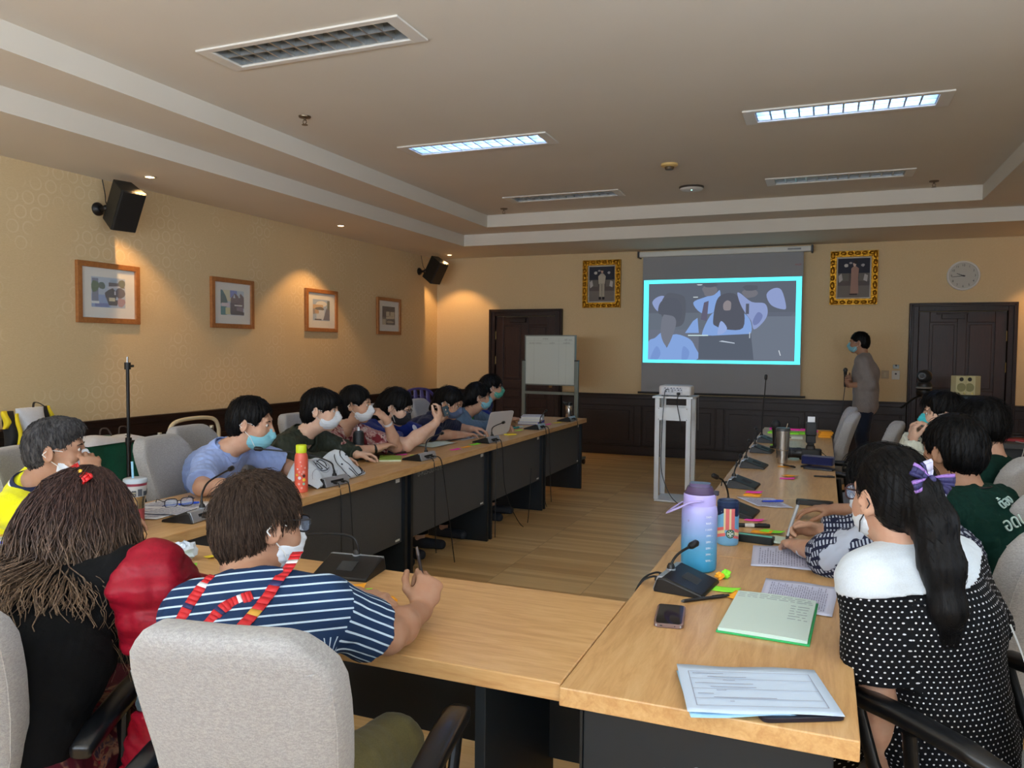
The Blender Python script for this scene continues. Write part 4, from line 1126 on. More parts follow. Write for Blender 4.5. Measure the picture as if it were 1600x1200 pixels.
microphone('gooseneck microphone beyond the steel tumbler, third from the far end on the right', -.398, 5.84, A_(176), [(.05, 0, .08), (.045, -.02, .11), (.045, -.06, .14), (.06, -.11, .15)], [[(.07, .03, .02), (.10, .03, .02), (.11, .04, .004), (.13, .05, -.3)]])
microphone('gooseneck microphone with its long neck straight up at the far right desk', -.40, 6.50, A_(176), [(.05, 0, .15), (.045, 0, .28), (.035, 0, .40), (.03, 0, .50)], [[(.07, .03, .02), (.10, .03, .02), (.105, .04, .004), (.125, .05, -.3)]])

t = thing('desk_microphone', 'black microphone with a round head standing by the sticky note bundles', 'microphone', (-.325, 6.12, TZ))
MB().lathe([(.04, 0), (.04, .012), (.02, .018)], n=22).build('base', mic_black, t)
MB().lathe([(.018, .016), (.02, .05), (.024, .13), (.03, .15)], n=18).build('handle', mic_black, t)
MB().ell((0, 0, .178), (.036, .036, .036), 18).build('mic_head', plain((40, 42, 44), .7), t)

# ---- paper
pap_w = plain((222, 224, 232), .85); pap_b = plain((206, 210, 234), .85); pap_y = plain((216, 230, 214), .85)
pr1 = plain((150, 153, 182), .9); pr2 = plain((150, 156, 176), .9)
def quadpts(pts): return [Vector((p[0], p[1], 0)) for p in pts]
def sheet(label, pts, mat, rows, kind, z=0.0, group='loose paper sheets', name='paper_sheet', cat='paper', seed=1):
    c = sum((Vector((p[0], p[1], 0)) for p in pts), Vector()) / 4
    t = thing(name, label, cat, (c.x, c.y, TZ + z), 0, group)
    P = [Vector((p[0], p[1], 0)) - c for p in pts]
    r = random.Random(seed)
    def at(u, v): return (P[0] * (1 - u) + P[1] * u) * (1 - v) + (P[3] * (1 - u) + P[2] * u) * v
    b = MB(); N = 10; top = []; 
    for j in range(N + 1):
        for i in range(N + 1):
            p = at(i / N, j / N); top.append((p.x, p.y, .0012 + .0016 * (1 - math.cos(i * .9 + seed)) * (j in (0, N) or i in (0, N)) + .0006))
    fs = [(j * (N + 1) + i, j * (N + 1) + i + 1, (j + 1) * (N + 1) + i + 1, (j + 1) * (N + 1) + i) for j in range(N) for i in range(N)]
    b.add(top, fs); o = b.build('sheet', mat, t, solid=.0008)
    l = MB()
    def seg(u0, v0, u1, v1, zz=.0040):
        l.add([(*at(u0, v0).xy, zz), (*at(u1, v0).xy, zz), (*at(u1, v1).xy, zz), (*at(u0, v1).xy, zz)], [(0, 1, 2, 3)])
    if kind == 'text':
        for k in range(rows):
            v = .10 + .8 * k / rows
            u = .08
            while u < .9:
                w_ = r.uniform(.03, .12)
                if k % 7 == 6: break
                seg(u, v, min(.93, u + w_), v + .30 / rows); u += w_ + r.uniform(.008, .03)
    elif kind == 'cols':
        for k in range(rows):
            u = .10 + .8 * k / rows
            v = .12 + (.2 * r.random() if k % 3 else 0)
            while v < .88:
                h = r.uniform(.03, .1); seg(u, v, u + .32 / rows, min(.9, v + h)); v += h + r.uniform(.01, .04)
    elif kind == 'form':
        for v in (.14, .30, .52, .72, .86): seg(.07, v, .93, v + .006)
        for u in (.07, .925): seg(u, .14, u + .005, .86)
        for k in range(rows): seg(.10 + .1 * (k % 3), .18 + .66 * k / rows, .2 + r.random() * .5, .19 + .66 * k / rows)
    if rows: l.build('printed_lines', pr1 if kind != 'form' else pr2, t, smooth=0)
    return t
sheet('printed form lying loosest at the near right table end', [(-.294, 1.745), (-.003, 1.84), (.056, 1.626), (-.233, 1.52)], plain((196, 214, 236), .85), 9, 'form', .011, seed=3)
sheet('pale blue sheet peeping out from under the printed form', [(-.290, 1.72), (-.02, 1.80), (.02, 1.625), (-.225, 1.508)], plain((160, 206, 232), .85), 0, 'x', .006, seed=4)
sheet('printed sheet beside the spine of the green notebook', [(-.155, 2.571), (.06, 2.557), (.038, 2.264), (-.16, 2.30)], pap_b, 26, 'cols', seed=5)
sheet('printed sheet under the writing hands', [(-.229, 2.995), (.02, 3.03), (.026, 2.735), (-.213, 2.704)], pap_b, 22, 'cols', seed=6)
sheet('sheet with a blue pen on it left of the black spectacle case', [(-.385, 3.955), (-.215, 4.00), (-.114, 3.785), (-.27, 3.76)], pap_b, 14, 'cols', seed=8)
sheet('sheet under the spectacles at the left corner', [(-2.86, 2.30), (-2.58, 2.42), (-2.60, 2.80), (-2.88, 2.74)], pap_w, 10, 'text', .001, seed=9)
sheet('second sheet between the straw tumbler and the corner microphone', [(-2.74, 2.46), (-2.52, 2.50), (-2.50, 2.60), (-2.72, 2.66)], pap_w, 6, 'text', .006, seed=10)
sheet('sheet at the left picture edge with a blue pen on it', [(-2.90, 1.78), (-2.62, 1.80), (-2.56, 2.02), (-2.86, 2.02)], pap_w, 10, 'text', seed=11)
sheet('pale green sheet before the phone of the royal blue T-shirt person', [(-2.80, 5.02), (-2.62, 4.98), (-2.60, 5.32), (-2.78, 5.36)], pap_y, 0, 'x', .006, seed=12)
sheet('sheet below the pale green sheet on the left row', [(-2.83, 5.06), (-2.64, 5.0), (-2.61, 5.28), (-2.80, 5.40)], pap_w, 4, 'text', .0, seed=13)
sheet('sheet under the typing hand left of the laptop', [(-2.86, 5.52), (-2.64, 5.50), (-2.60, 5.74), (-2.84, 5.80)], pap_w, 8, 'text', .0, seed=14)
sheet('sheet poking out under the white tote bag', [(-2.74, 3.18), (-2.52, 3.12), (-2.46, 3.36), (-2.70, 3.42)], pap_w, 6, 'text', .0, seed=15)

# ---- sticky notes
NEON = {'green': (150, 250, 60), 'orange': (255, 176, 40), 'pink': (255, 70, 190), 'yellow': (250, 226, 60), 'lime': (206, 236, 90)}
NM = {k: plain(v, .8, name='neon_note') for k, v in NEON.items()}
def note(label, col, x, y, rz, w=.076, h=.05, z=0.0, n=1, grp='sticky notes'):
    t = thing('sticky_note' if n == 1 else 'sticky_note_pad', label, 'sticky note', (x, y, TZ + z), rz, grp)
    b = MB(); N = 6; tp = []
    for j in range(N + 1):
        for i in range(N + 1):
            tp.append((-w / 2 + w * i / N, -h / 2 + h * j / N, .0008 * n + .001 + .006 * (i / N) ** 3 * (n == 1)))
    b.add(tp, [(j * 7 + i, j * 7 + i + 1, (j + 1) * 7 + i + 1, (j + 1) * 7 + i) for j in range(N) for i in range(N)])
    b.build('leaf' if n == 1 else 'top_leaf', NM[col], t, solid=.0005)
    if n > 1:
        MB().bb((-w / 2, -h / 2, 0), (w / 2, h / 2, .0008 * n)).build('leaves', NM[col], t, smooth=0)
    return t
note('green sticky note before the striped shirt person, on the orange one', 'green', -1.272, 1.925, A_(8), .085, .055, .004)
note('orange sticky note under the green one before the striped shirt person', 'orange', -1.315, 1.965, A_(24), .085, .055)
note('folded orange sticky note by the pen holding hand', 'orange', -1.155, 1.90, A_(50), .06, .035, 0, 6)
note('green sticky note at the left corner of the green notebook', 'green', -.262, 2.40, A_(-8), .085, .05)
note('orange sticky note tucked against the green notebook', 'orange', -.222, 2.345, A_(60), .06, .05, .002)
note('pink sticky note near the felt marker behind the patterned tumbler', 'pink', -.262, 3.45, A_(-10))
note('green sticky note left of the writing hand', 'green', -.175, 3.245, A_(-20), .09, .05, .003)
note('orange sticky note under the green one left of the writing hand', 'orange', -.215, 3.23, A_(-8), .08, .05)
note('pink sticky note above the sheet with the blue pen', 'pink', -.315, 4.10, A_(-6), .08, .06, .006)
note('orange sticky note under the pink one above the blue pen sheet', 'orange', -.318, 4.06, A_(-6), .08, .06, 0, 5)
note('orange sticky note in the middle of the right row', 'orange', -.165, 4.76, A_(-30), .085, .06, .002)
note('pink sticky note below the orange one in the middle of the right row', 'pink', -.178, 4.66, A_(0), .08, .05)
note('orange sticky note with a pen across it before the steel tumbler', 'orange', -.215, 5.14, A_(-10), .08, .05)
note('pale green cut note at the back edge behind the curly haired person', 'green', -1.93, 1.90, A_(40), .10, .10)
note('yellow sticky note by the crumpled tissue on the cross desk', 'yellow', -1.95, 2.06, A_(-20), .05, .03)
note('pink sticky note under the stem of the microphone by the black bottle', 'pink', -2.66, 4.58, A_(20), .08, .05)
note('lime sticky note beside the base of the microphone by the black bottle', 'lime', -2.55, 4.60, A_(30), .09, .05)
note('pink sticky note in the row of three before the laptop', 'pink', -2.45, 4.98, A_(60), .08, .05)
note('orange sticky note in the row of three before the laptop', 'orange', -2.44, 5.14, A_(60), .08, .05)
note('green sticky note in the row of three before the laptop', 'green', -2.45, 5.32, A_(70), .09, .05)
note('yellow sticky pad right of the open laptop', 'yellow', -2.46, 6.06, A_(60), .09, .06, 0, 8)
note('green sticky note behind the yellow pad by the laptop', 'lime', -2.52, 6.40, A_(70), .09, .05)
note('white and green marker note by the microphone beyond the laptop', 'lime', -2.58, 6.22, A_(70), .08, .03)
note('pink sticky note beyond the laptop on the left row', 'pink', -2.50, 6.74, A_(60), .09, .05)
note('pink sticky note under the microphone by the books', 'pink', -2.47, 7.04, A_(60), .08, .04)
note('yellow sticky note before the far microphone on the left row', 'yellow', -2.44, 7.24, A_(60), .10, .05)
# far right desk: bundles of sticky notes
k = 0
for i, x in enumerate(np.linspace(-.41, -.14, 4)):
    note('pink sticky pad in the far right desk back row, %s' % ('leftmost', 'second from left', 'third from left', 'rightmost')[i], 'pink', float(x), 7.60 + .03 * (i % 2), A_(3 * i - 5), .088, .07, 0, 14, 'pink pads at the far right desk')
for i, x in enumerate(np.linspace(-.40, -.15, 4)):
    note('green sticky pad in the far right desk second row, %s' % ('leftmost', 'second from left', 'third from left', 'rightmost')[i], 'green', float(x), 7.28 + .03 * (i % 2), A_(4 * i - 5), .086, .16, 0, 12, 'green pads at the far right desk')
note('single pink sticky pad right of the camera flash', 'pink', -.01, 7.52, A_(4), .07, .07, 0, 12)
for i in range(3):
    note('orange sticky pad beside the far chairs, %s' % ('bottom of the pile', 'middle of the pile', 'top of the pile')[i], 'orange', .02 + .004 * i, 7.14 + .02 * (i % 2), A_(5 * i), .10, .22 - .04 * i, .0155 * i, 18, 'orange pads at the far right desk')
note('green sticky note standing against the long necked microphone', 'green', -.335, 6.30, A_(-30), .06, .05, 0, 4)
t = thing('paper_stack', 'pale stack of cards before the green pads at the far right desk', 'paper', (-.20, 6.86, TZ), A_(3))
MB().bb((-.07, -.05, 0), (.05, .05, .022)).build('cards', plain((206, 212, 196), .8), t, smooth=0)
MB().bb((-.065, -.0512, .004), (-.04, -.05, .018)).build('clip', plain((120, 90, 60), .5), t, smooth=0)

def crumple(label, cols, x, y, r, name='crumpled_note', cat='sticky note', grp=None):
    rr = random.Random(int(x * 1000) & 255)
    b = MB(); vs = []
    n, h = 12, 8
    for i in range(h + 1):
        for j in range(n):
            th = PI * i / h; a = 2 * PI * j / n; q = r * rr.uniform(.65, 1.15)
            vs.append((q * math.sin(th) * math.cos(a), q * math.sin(th) * math.sin(a), r * .75 - q * .75 * math.cos(th)))
    for i in range(h):
        for j in range(n): b.add([vs[i * n + j], vs[i * n + (j + 1) % n], vs[(i + 1) * n + (j + 1) % n], vs[(i + 1) * n + j]], [(0, 1, 2, 3)])
    o = b.build(name, cols, None, smooth=0); o.location = (x, y, TZ); tag(o, label, cat, grp)
crumple('crumpled orange note right of the lilac bottle', NM['orange'], -.292, 2.505, .016)
crumple('crumpled green note behind the crumpled orange one', NM['green'], -.275, 2.53, .018)
crumple('crumpled white tissue with a blue tinge behind the red jacket', plain((206, 218, 232), .9), -2.0, 1.99, .045, 'tissue', 'tissue')

# ---- pens
def pen(label, p, q, r, cols, cat='pen', name='pen', z=0.0, grp='pens and markers'):
    p, q = Vector((*p, 0)), Vector((*q, 0)); c = (p + q) / 2; d = q - p; L = d.length / 2
    t = thing(name, label, cat, (c.x, c.y, TZ + z + r), math.atan2(d.y, d.x), grp)
    mats = [plain(c_, .35) for c_ in cols]
    MB().tube([(-L * .9, 0, 0), (L * .25, 0, 0)], r, 12).build('barrel', mats[0], t)
    MB().tube([(L * .25, 0, 0), (L * .95, 0, 0), (L, 0, 0)], [r * 1.08, r * 1.02, r * .8], 12).build('cap', mats[1], t)
    MB().tube([(-L, 0, 0), (-L * .96, 0, 0), (-L * .9, 0, 0)], [r * .3, r * .6, r * .98], 12).build('tip', mats[2], t)
    cl_ = MB(); cl_.bb((L * .3, -r * .2, r * 1.0), (L * .8, r * .2, r * 1.3)); cl_.build('clip', mats[1], t, smooth=0)
    if len(cols) > 3: MB().tube([(-L * .45, 0, 0), (L * .1, 0, 0)], r * 1.02, 12).build('label_band', mats[3], t)
    return t
pen('black pen lying above the phone, pointing at the green notebook', (-.366, 2.225), (-.245, 2.335), .005, ((26, 26, 28), (30, 30, 32), (60, 60, 60)))
pen('blue pen lying on the sheet left of the black spectacle case', (-.262, 3.86), (-.165, 3.91), .0045, ((36, 70, 200), (40, 76, 210), (30, 40, 120)), z=.005)
pen('thick black felt marker behind the patterned tumbler', (-.325, 3.29), (-.19, 3.325), .0085, ((20, 20, 22), (22, 22, 24), (30, 30, 32), (206, 206, 204)), name='felt_marker', cat='marker')
pen('slim black pen at the right table edge by the glasses of the polka dot person', (-.04, 4.80), (.075, 4.82), .005, ((26, 24, 26), (30, 28, 32), (60, 60, 60)))
pen('black pen across the orange note before the steel tumbler', (-.225, 5.16), (-.150, 5.08), .0055, ((26, 24, 26), (30, 28, 30), (50, 50, 50)), z=.005)
pen('black pen left of the dark blue pouch', (-.12, 5.16), (-.06, 5.22), .006, ((26, 24, 30), (30, 28, 32), (50, 50, 50)))
pen('dark pen by the blue stationery before the laptop', (-2.72, 5.36), (-2.70, 5.62), .007, ((40, 46, 60), (30, 34, 44), (60, 60, 60)))
pen('teal felt marker beyond the laptop', (-2.62, 6.50), (-2.58, 6.66), .009, ((40, 150, 150), (206, 210, 210), (40, 60, 60)), name='felt_marker', cat='marker')
pen('black pen on the pink note by the black bottle', (-2.68, 4.50), (-2.66, 4.64), .005, ((26, 24, 26), (30, 28, 30), (50, 50, 50)), z=.009)
pen('blue pen on the sheet at the left picture edge', (-2.80, 1.86), (-2.68, 1.93), .0045, ((36, 60, 210), (40, 70, 220), (30, 40, 120)), z=.005)
pen('blue pen under the spectacles at the left corner', (-2.74, 2.60), (-2.66, 2.74), .0045, ((30, 80, 220), (34, 90, 230), (30, 40, 120)), z=.005)
pen('dark stylus lying by the green booklet', (-2.70, 4.20), (-2.68, 4.40), .006, ((36, 30, 30), (30, 26, 26), (80, 80, 80)))

# ---- phones, cases, notebooks
def slab(name, label, cat, x, y, rz, w, l, h, mat, z=0, grp=None, r=.008):
    t = thing(name, label, cat, (x, y, TZ + z), rz, grp)
    b = MB(); b.rings([[(px, py, zz) for px, py, _ in se(w / 2 - e, l / 2 - e, 32, 9)] for zz, e in ((0, .0015), (.0015, 0), (h - .0015, 0), (h, .0015))])
    b.build('body', mat, t, smooth=40)
    return t
t = slab('smartphone', 'smartphone in a clear tinted case lying face up at the near right desk', 'phone', -.372, 2.088, A_(7), .078, .165, .011, plain((120, 96, 92), .25))
b = MB(); b.rings([[(px, py, zz) for px, py, _ in se(.034, .078, 24, 9)] for zz in (.011, .0118)]); b.build('display', plain((10, 11, 13), .06), t, smooth=40)
MB().bb((-.033, -.0815, .003), (.033, -.0805, .009)).build('port_edge', plain((176, 186, 200), .25, .8), t, smooth=0)
for k in range(3): MB().bb((-.018 + .016 * k - .004, -.0823, .0045), (-.018 + .016 * k + .004, -.0814, .0075)).build('port', plain((20, 20, 22), .5), t, smooth=0)
slab('smartphone', 'dark phone half hidden under the printed form', 'phone', -.035, 1.635, A_(-64), .085, .17, .010, plain((22, 24, 40), .3))
slab('smartphone', 'dark phone under the blue pouch on the right row', 'phone', -.01, 5.12, A_(76), .08, .18, .012, plain((24, 30, 40), .3))
slab('pouch', 'dark blue zip pouch in front of the camera', 'pouch', -.02, 5.27, A_(80), .09, .19, .05, fabric('navy_pouch', (30, 36, 82), 300, .8), z=.0125)
slab('smartphone', 'dark phone on the left row before the grey jacket person', 'phone', -2.72, 6.62, A_(-10), .08, .20, .010, plain((38, 42, 44), .3))
slab('smartphone', 'dark phone lying beside the black bottle', 'phone', -2.80, 4.40, A_(-20), .075, .16, .010, plain((40, 28, 24), .3))
t = slab('spectacle_case', 'long black spectacle case right of the blue pen sheet', 'case', -.025, 3.915, A_(86), .05, .165, .022, plain((26, 26, 28), .4))
MB().bb((-.006, -.03, .0222), (.004, .03, .0226)).build('stamp', plain((70, 70, 70), .5), t, smooth=0)
t = slab('spectacle_case', 'black and mint striped case behind the patterned tumbler', 'case', -.235, 3.06, A_(82), .05, .155, .026, plain((22, 30, 30), .4))
MB().bb((-.010, -.07, .0262), (.008, .074, .0272)).build('mint_stripe', plain((120, 214, 196), .5), t, smooth=0)
t = thing('booklet', 'lime green booklet by the black bottle', 'booklet', (-2.62, 4.37, TZ), A_(30))
MB().bb((-.07, -.10, 0), (.07, .10, .010)).build('pages', plain((206, 214, 190), .8), t, smooth=0)
MB().bb((-.072, -.102, .010), (.072, .102, .012)).build('cover', plain((140, 170, 60), .6), t, smooth=0)
t = thing('spectacles', 'dark framed spectacles lying on the sheet at the left corner', 'glasses', (-2.68, 2.64, TZ + .005), A_(60))
lensm = Mat('spectacle_lens', (190, 214, 250), .05); lensm.b.inputs['Alpha'].default_value = .25; lensm = lensm.m
def glasses_geo(parent, xf, mat, scale=1.0, arms=True):
    f = MB()
    for s in (-1, 1):
        ring = [xf @ Vector((s * .034 + px, 0, pz)) for px, pz, _ in se(.027, .019, 20, 3.2)]
        f.tube(ring + [ring[0]], .0021 * scale, 6)
    f.tube([xf @ Vector((-.009, 0, .006)), xf @ Vector((0, .002, .009)), xf @ Vector((.009, 0, .006))], .002 * scale, 6)
    for s in (-1, 1):
        f.tube([xf @ Vector(p) for p in ((s * .061, 0, .010), (s * .068, -.006, .010), (s * .071, -.06, .010), (s * .070, -.10, .007), (s * .068, -.125, -.012))], .002 * scale, 6)
    o = f.build('frame', mat, parent)
    l = MB()
    for s in (-1, 1): l.add([xf @ Vector((s * .034 + px, 0, pz)) for px, pz, _ in se(.026, .018, 20, 3.2)], [tuple(range(20))])
    l.build('lenses', lensm, parent, solid=.001)
    return o
glasses_geo(t, Matrix.Translation((0, 0, .021)) @ Matrix.Rotation(PI, 4, 'Z'), plain((26, 26, 44), .3))

grn = plain((36, 176, 96), .5)
t = thing('notebook', 'open notebook with a green cover and handwriting, on the near right desk', 'notebook', (-.118, 2.20, TZ), A_(-3))
MB().bb((-.116, -.178, 0), (.112, .172, .004)).build('cover', grn, t, smooth=0, bevel=.001)
b = MB(); rr = []
for k in range(15):
    u = k / 14; x = -.112 + u * .218
    zz = .004 + .010 * (1 - (u - .5) ** 2 * 1.2)
    rr.append([(x, -.172, .0042), (x, -.172, zz), (x, .172, zz), (x, .172, .0042)])
b.rings(rr).build('pages', plain((206, 226, 220), .8), t, smooth=40)
h = MB(); r = random.Random(5)
for k in range(9):
    y = .150 - .016 * k * (1 if k < 3 else 1.4)
    x = -.105
    while x < .09:
        w_ = r.uniform(.008, .03)
        if k > 2 and x < .02: x += .03; continue
        u = (x + .112) / .218; zz = .0143 - .010 * (u - .5) ** 2 * 1.2 + .0004
        h.bb((x, y, zz), (x + w_, y + .004, zz + .0002)); x += w_ + .006
h.build('handwriting', plain((162, 176, 184), .9), t, smooth=0)
t = thing('note_block', 'pale note pad being written on', 'note pad', (-.125, 3.085, TZ + .006), A_(-14))
MB().bb((-.05, -.045, 0), (.05, .045, .008)).build('leaves', plain((206, 222, 206), .8), t, smooth=0)
for i, (z, c, lb) in enumerate(((0, (60, 70, 190), 'blue spined book at the bottom of the pile by the far left microphone'), (.028, (222, 224, 226), 'white book in the middle of the pile by the far left microphone'), (.054, (206, 214, 228), 'topmost pale book of the pile by the far left microphone'))):
    t = thing('book', lb, 'book', (-2.66 + .015 * i, 7.10 - .02 * i, TZ + z), A_(8 + 4 * i), 'books by the far left microphone')
    MB().bb((-.10, -.14, .003), (.098, .137, .023)).build('pages', plain((226, 226, 220), .8), t, smooth=0)
    c_ = MB(); c_.bb((-.104, -.142, 0), (.104, .142, .003)); c_.bb((-.104, -.142, .023), (.104, .142, .026)); c_.bb((.098, -.142, 0), (.104, .142, .026)); c_.build('cover', plain(c, .5), t, smooth=0)

# ---- laptop
t = thing('laptop', 'open silver laptop, its pale lid towards the camera', 'laptop', (-2.655, 6.02, TZ), A_(-108))
lp = plain((206, 204, 206), .35, .2)
b = MB(); b.rings([[(px, py, zz) for px, py, _ in se(.15, .105, 32, 12)] for zz in (0, .014)]); b.build('base', lp, t, smooth=40, bevel=.002)
MB().bb((-.13, -.03, .0142), (.13, .07, .0156)).build('keyboard', plain((60, 62, 66), .5), t, smooth=0)
MB().bb((-.045, -.095, .0142), (.045, -.04, .015)).build('touchpad', plain((186, 186, 190), .3), t, smooth=0)
xf = Matrix.Translation((0, .105, .016)) @ Matrix.Rotation(A_(-18), 4, 'X')
b = MB(); b.rings([[xf @ Vector((px, yy, .10 + py)) for px, py, _ in se(.15, .10, 32, 12)] for yy in (0, .007)]); b.build('lid', lp, t, smooth=40)
MB().bb((-.14, -.001, .012), (.14, -.0002, .19), xf=xf).build('display', plain((90, 110, 140), .2), t, smooth=0)

# ---- bottles
def bottle(name, label, cat, x, y, parts, group=None, rz=0):
    t = thing(name, label, cat, (x, y, TZ), rz, group)
    for pn, prof, mat in parts: MB().lathe(prof, n=36).build(pn, mat, t, smooth=35)
    return t
# lilac to blue gallon bottle
bm_ = Mat('lilac_blue_plastic', (150, 170, 230), .32)
_, _, z_ = bm_.sep(bm_.coord())
bm_.color(bm_.ramp((z_ / .24), [(0.0, (30, 140, 190)), (.3, (84, 160, 200)), (.6, (140, 164, 214)), (.95, (188, 178, 240))]))
lil = plain((192, 180, 244), .4)
t = bottle('water_bottle', 'large bottle fading from lilac to blue with time marks and a purple lid', 'bottle', -.372, 2.60, [
    ('body', [(.050, 0), (.057, .006), (.0585, .02), (.0585, .195), (.056, .212), (.050, .221)], bm_),
    ('collar', [(.051, .217), (.053, .221), (.053, .252), (.050, .256)], lil),
    ('lid', [(.050, .254), (.052, .258), (.047, .263), (.042, .275), (.040, .279), (0, .280)], plain((76, 62, 96), .2))])
s_ = MB(); pts = crv([(.02, -.052, .24), (-.02, -.060, .233), (-.055, -.062, .215), (-.09, -.045, .195), (-.10, -.01, .188), (-.09, .03, .195), (-.05, .055, .218), (.02, .053, .24)], 6)
s_.tube(pts, .011, 8, flat=.3, up=(0, 0, 1)); s_.build('carry_strap', lil, t)
c = MB(); c.rings([[(px, py, zz) for px, py, _ in se(.034, .026, 20, 4)] for zz in (.278, .290)]); c.build('flip_cap', plain((96, 84, 116), .15), t, smooth=40)
MB().bb((.040, -.012, .252), (.062, .012, .266)).build('latch', plain((40, 36, 50), .3), t, smooth=0, bevel=.003)
wm = plain((236, 240, 248), .6)
def on_cyl(par, body, R, az, z, size, mat, nm='lettering'):
    a = math.radians(az)
    return text(nm, body, size, mat, par, (R * math.cos(a), R * math.sin(a), z), (PI / 2, 0, a + PI / 2), .0003)
for k, (l1) in enumerate(('7AM', '9AM', '11AM', '1PM', '3PM', '5PM', '7PM', '9PM')):
    on_cyl(t, l1, .0588, -52, .186 - .0205 * k, .010, wm, 'time_mark'); on_cyl(t, '-', .0588, -37, .186 - .0205 * k, .010, wm, 'time_mark')
on_cyl(t, 'o', .0588, -118, .172, .012, plain((150, 110, 130), .6), 'small_mark')
# patterned tumbler with round green emblem
t = bottle('tumbler', 'small blue patterned tumbler with a round green emblem', 'tumbler', -.322, 2.99, [
    ('body', [(.036, 0), (.039, .004), (.040, .012), (.040, .148)], plain((120, 184, 232), .35)),
    ('lid', [(.040, .148), (.0405, .150), (.0405, .162), (.036, .167), (.034, .160), (0, .160)], plain((36, 58, 96), .35))])
navy = plain((30, 44, 84), .4); sal = plain((232, 120, 124), .4); crm = plain((236, 224, 176), .4)
def patch(mat, nm, poly, R=.0403):
    """poly of (azimuth deg, z) drawn on the cylinder"""
    b = MB(); 
    a0 = min(p[0] for p in poly); a1 = max(p[0] for p in poly)
    n = max(2, int((a1 - a0) / 8))
    vs = [(R * math.cos(math.radians(a)), R * math.sin(math.radians(a)), z) for a, z in poly]
    b.add(vs, [tuple(range(len(vs)))]); return b.build(nm, mat, t, smooth=0)
def band(mat, nm, a0, a1, z0f, z1f, R):
    b = MB(); n = max(2, int(abs(a1 - a0) / 6)); lo, hi = [], []
    for k in range(n + 1):
        a = a0 + (a1 - a0) * k / n; c_, s2 = math.cos(math.radians(a)), math.sin(math.radians(a))
        lo.append((R * c_, R * s2, z0f(a))); hi.append((R * c_, R * s2, z1f(a)))
    b.rings([lo, hi], cap=False, closed=False); return b.build(nm, mat, t, smooth=40)
band(navy, 'night_sky', -180, 180, lambda a: .118 + .008 * math.sin(math.radians(a * 3)), lambda a: .148, .0402)
AZ = -76
for k, mt in enumerate((crm, sal, sal, crm, sal, sal)):
    a0 = AZ - 30 + k * 10
    band(mt, 'rainbow_stripe', a0, a0 + 10, lambda a: .060, lambda a: .140, .0404)
for (a0, a1, zc, mt, dz) in ((AZ - 80, AZ - 28, .062, sal, .012), (AZ - 80, AZ - 24, .050, crm, .012), (AZ - 80, AZ - 20, .038, sal, .012), (AZ + 28, AZ + 70, .056, sal, .012), (AZ + 24, AZ + 70, .044, crm, .012), (AZ + 22, AZ + 70, .032, sal, .010)):
    sg = 1 if a1 > AZ + 30 else -1
    band(mt, 'rainbow_curve', a0, a1, lambda a: zc - .016 * (1 - math.cos(math.radians((a - AZ) * 1.6))) * .5, lambda a: zc + dz - .016 * (1 - math.cos(math.radians((a - AZ) * 1.6))) * .5, .0404)
gem = plain((18, 88, 66), .4)
def disc(mat, nm, az, zc, r0, r1, R, k=1):
    b = MB(); A = []; B_ = []
    for j in range(29):
        q = 2 * PI * j / 28
        for rad, lst in ((r0, A), (r1, B_)):
            a = math.radians(az) + rad * math.cos(q) / R; lst.append((R * math.cos(a), R * math.sin(a), zc + rad * math.sin(q)))
    b.rings([A, B_], cap=False, closed=False); return b.build(nm, mat, t, smooth=40)
disc(plain((214, 232, 226), .4), 'emblem', AZ + 6, .046, .0001, .0125, .0406)
disc(gem, 'emblem', AZ + 6, .046, .0125, .0165, .0407)
for (da, zz, rr_) in ((-9, .052, .0032), (9, .052, .0032), (-10, .041, .003), (10, .041, .003), (0, .056, .003), (0, .047, .0022), (-5, .037, .002), (5, .037, .002)):
    disc(gem, 'emblem', AZ + 6 + da, zz, .0001, rr_, .0408)
band(wm, 'star', AZ - 44, AZ - 42, lambda a: .126, lambda a: .1285, .0404)
# steel tumbler with drinking straw, far right row
steelm = plain((196, 192, 186), .24, .9)
t = bottle('tumbler', 'tall plain steel tumbler with a dark lid and steel straw', 'tumbler', -.235, 5.30, [
    ('body', [(.028, 0), (.031, .003), (.033, .085), (.038, .09), (.043, .215)], steelm),
    ('lid', [(.044, .213), (.045, .225), (.041, .232), (0, .232)], plain((62, 64, 66), .3))])
MB().tube([(.020, .0, .228), (.028, 0, .262)], .0035, 8).build('straw', steelm, t)
# steel straw tumbler at the left corner
t = bottle('tumbler', 'steel and pink tumbler with a pale blue straw at the left corner', 'tumbler', -2.565, 2.30, [
    ('base', [(.030, 0), (.032, .004), (.034, .075)], plain((186, 92, 100), .3, .5)),
    ('body', [(.034, .075), (.035, .10), (.040, .125)], plain((196, 186, 160), .2, .9)),
    ('sleeve', [(.0405, .125), (.041, .135), (.043, .168)], plain((196, 200, 204), .3, .3)),
    ('rim_band', [(.0432, .168), (.044, .178)], plain((140, 56, 76), .3, .3)),
    ('lid', [(.044, .178), (.046, .184), (.045, .194), (.040, .197), (0, .195)], plain((190, 206, 220), .12))])
sky_ = plain((70, 76, 86), .4)
for k in range(12):
    a0 = -180 + k * 30
    band(sky_, 'skyline', a0, a0 + 22, lambda a: .128, lambda a: .146 + .010 * ((k * 7) % 3) / 2, .0436)
on_cyl(t, 'BANGKOK', .0442, -62, .142, .0075, crm); on_cyl(t, 'THAILAND', .0440, -62, .133, .006, crm)
MB().tube([(-.012, 0, .19), (-.016, 0, .262)], .0045, 8).build('straw', plain((150, 206, 238), .4), t)
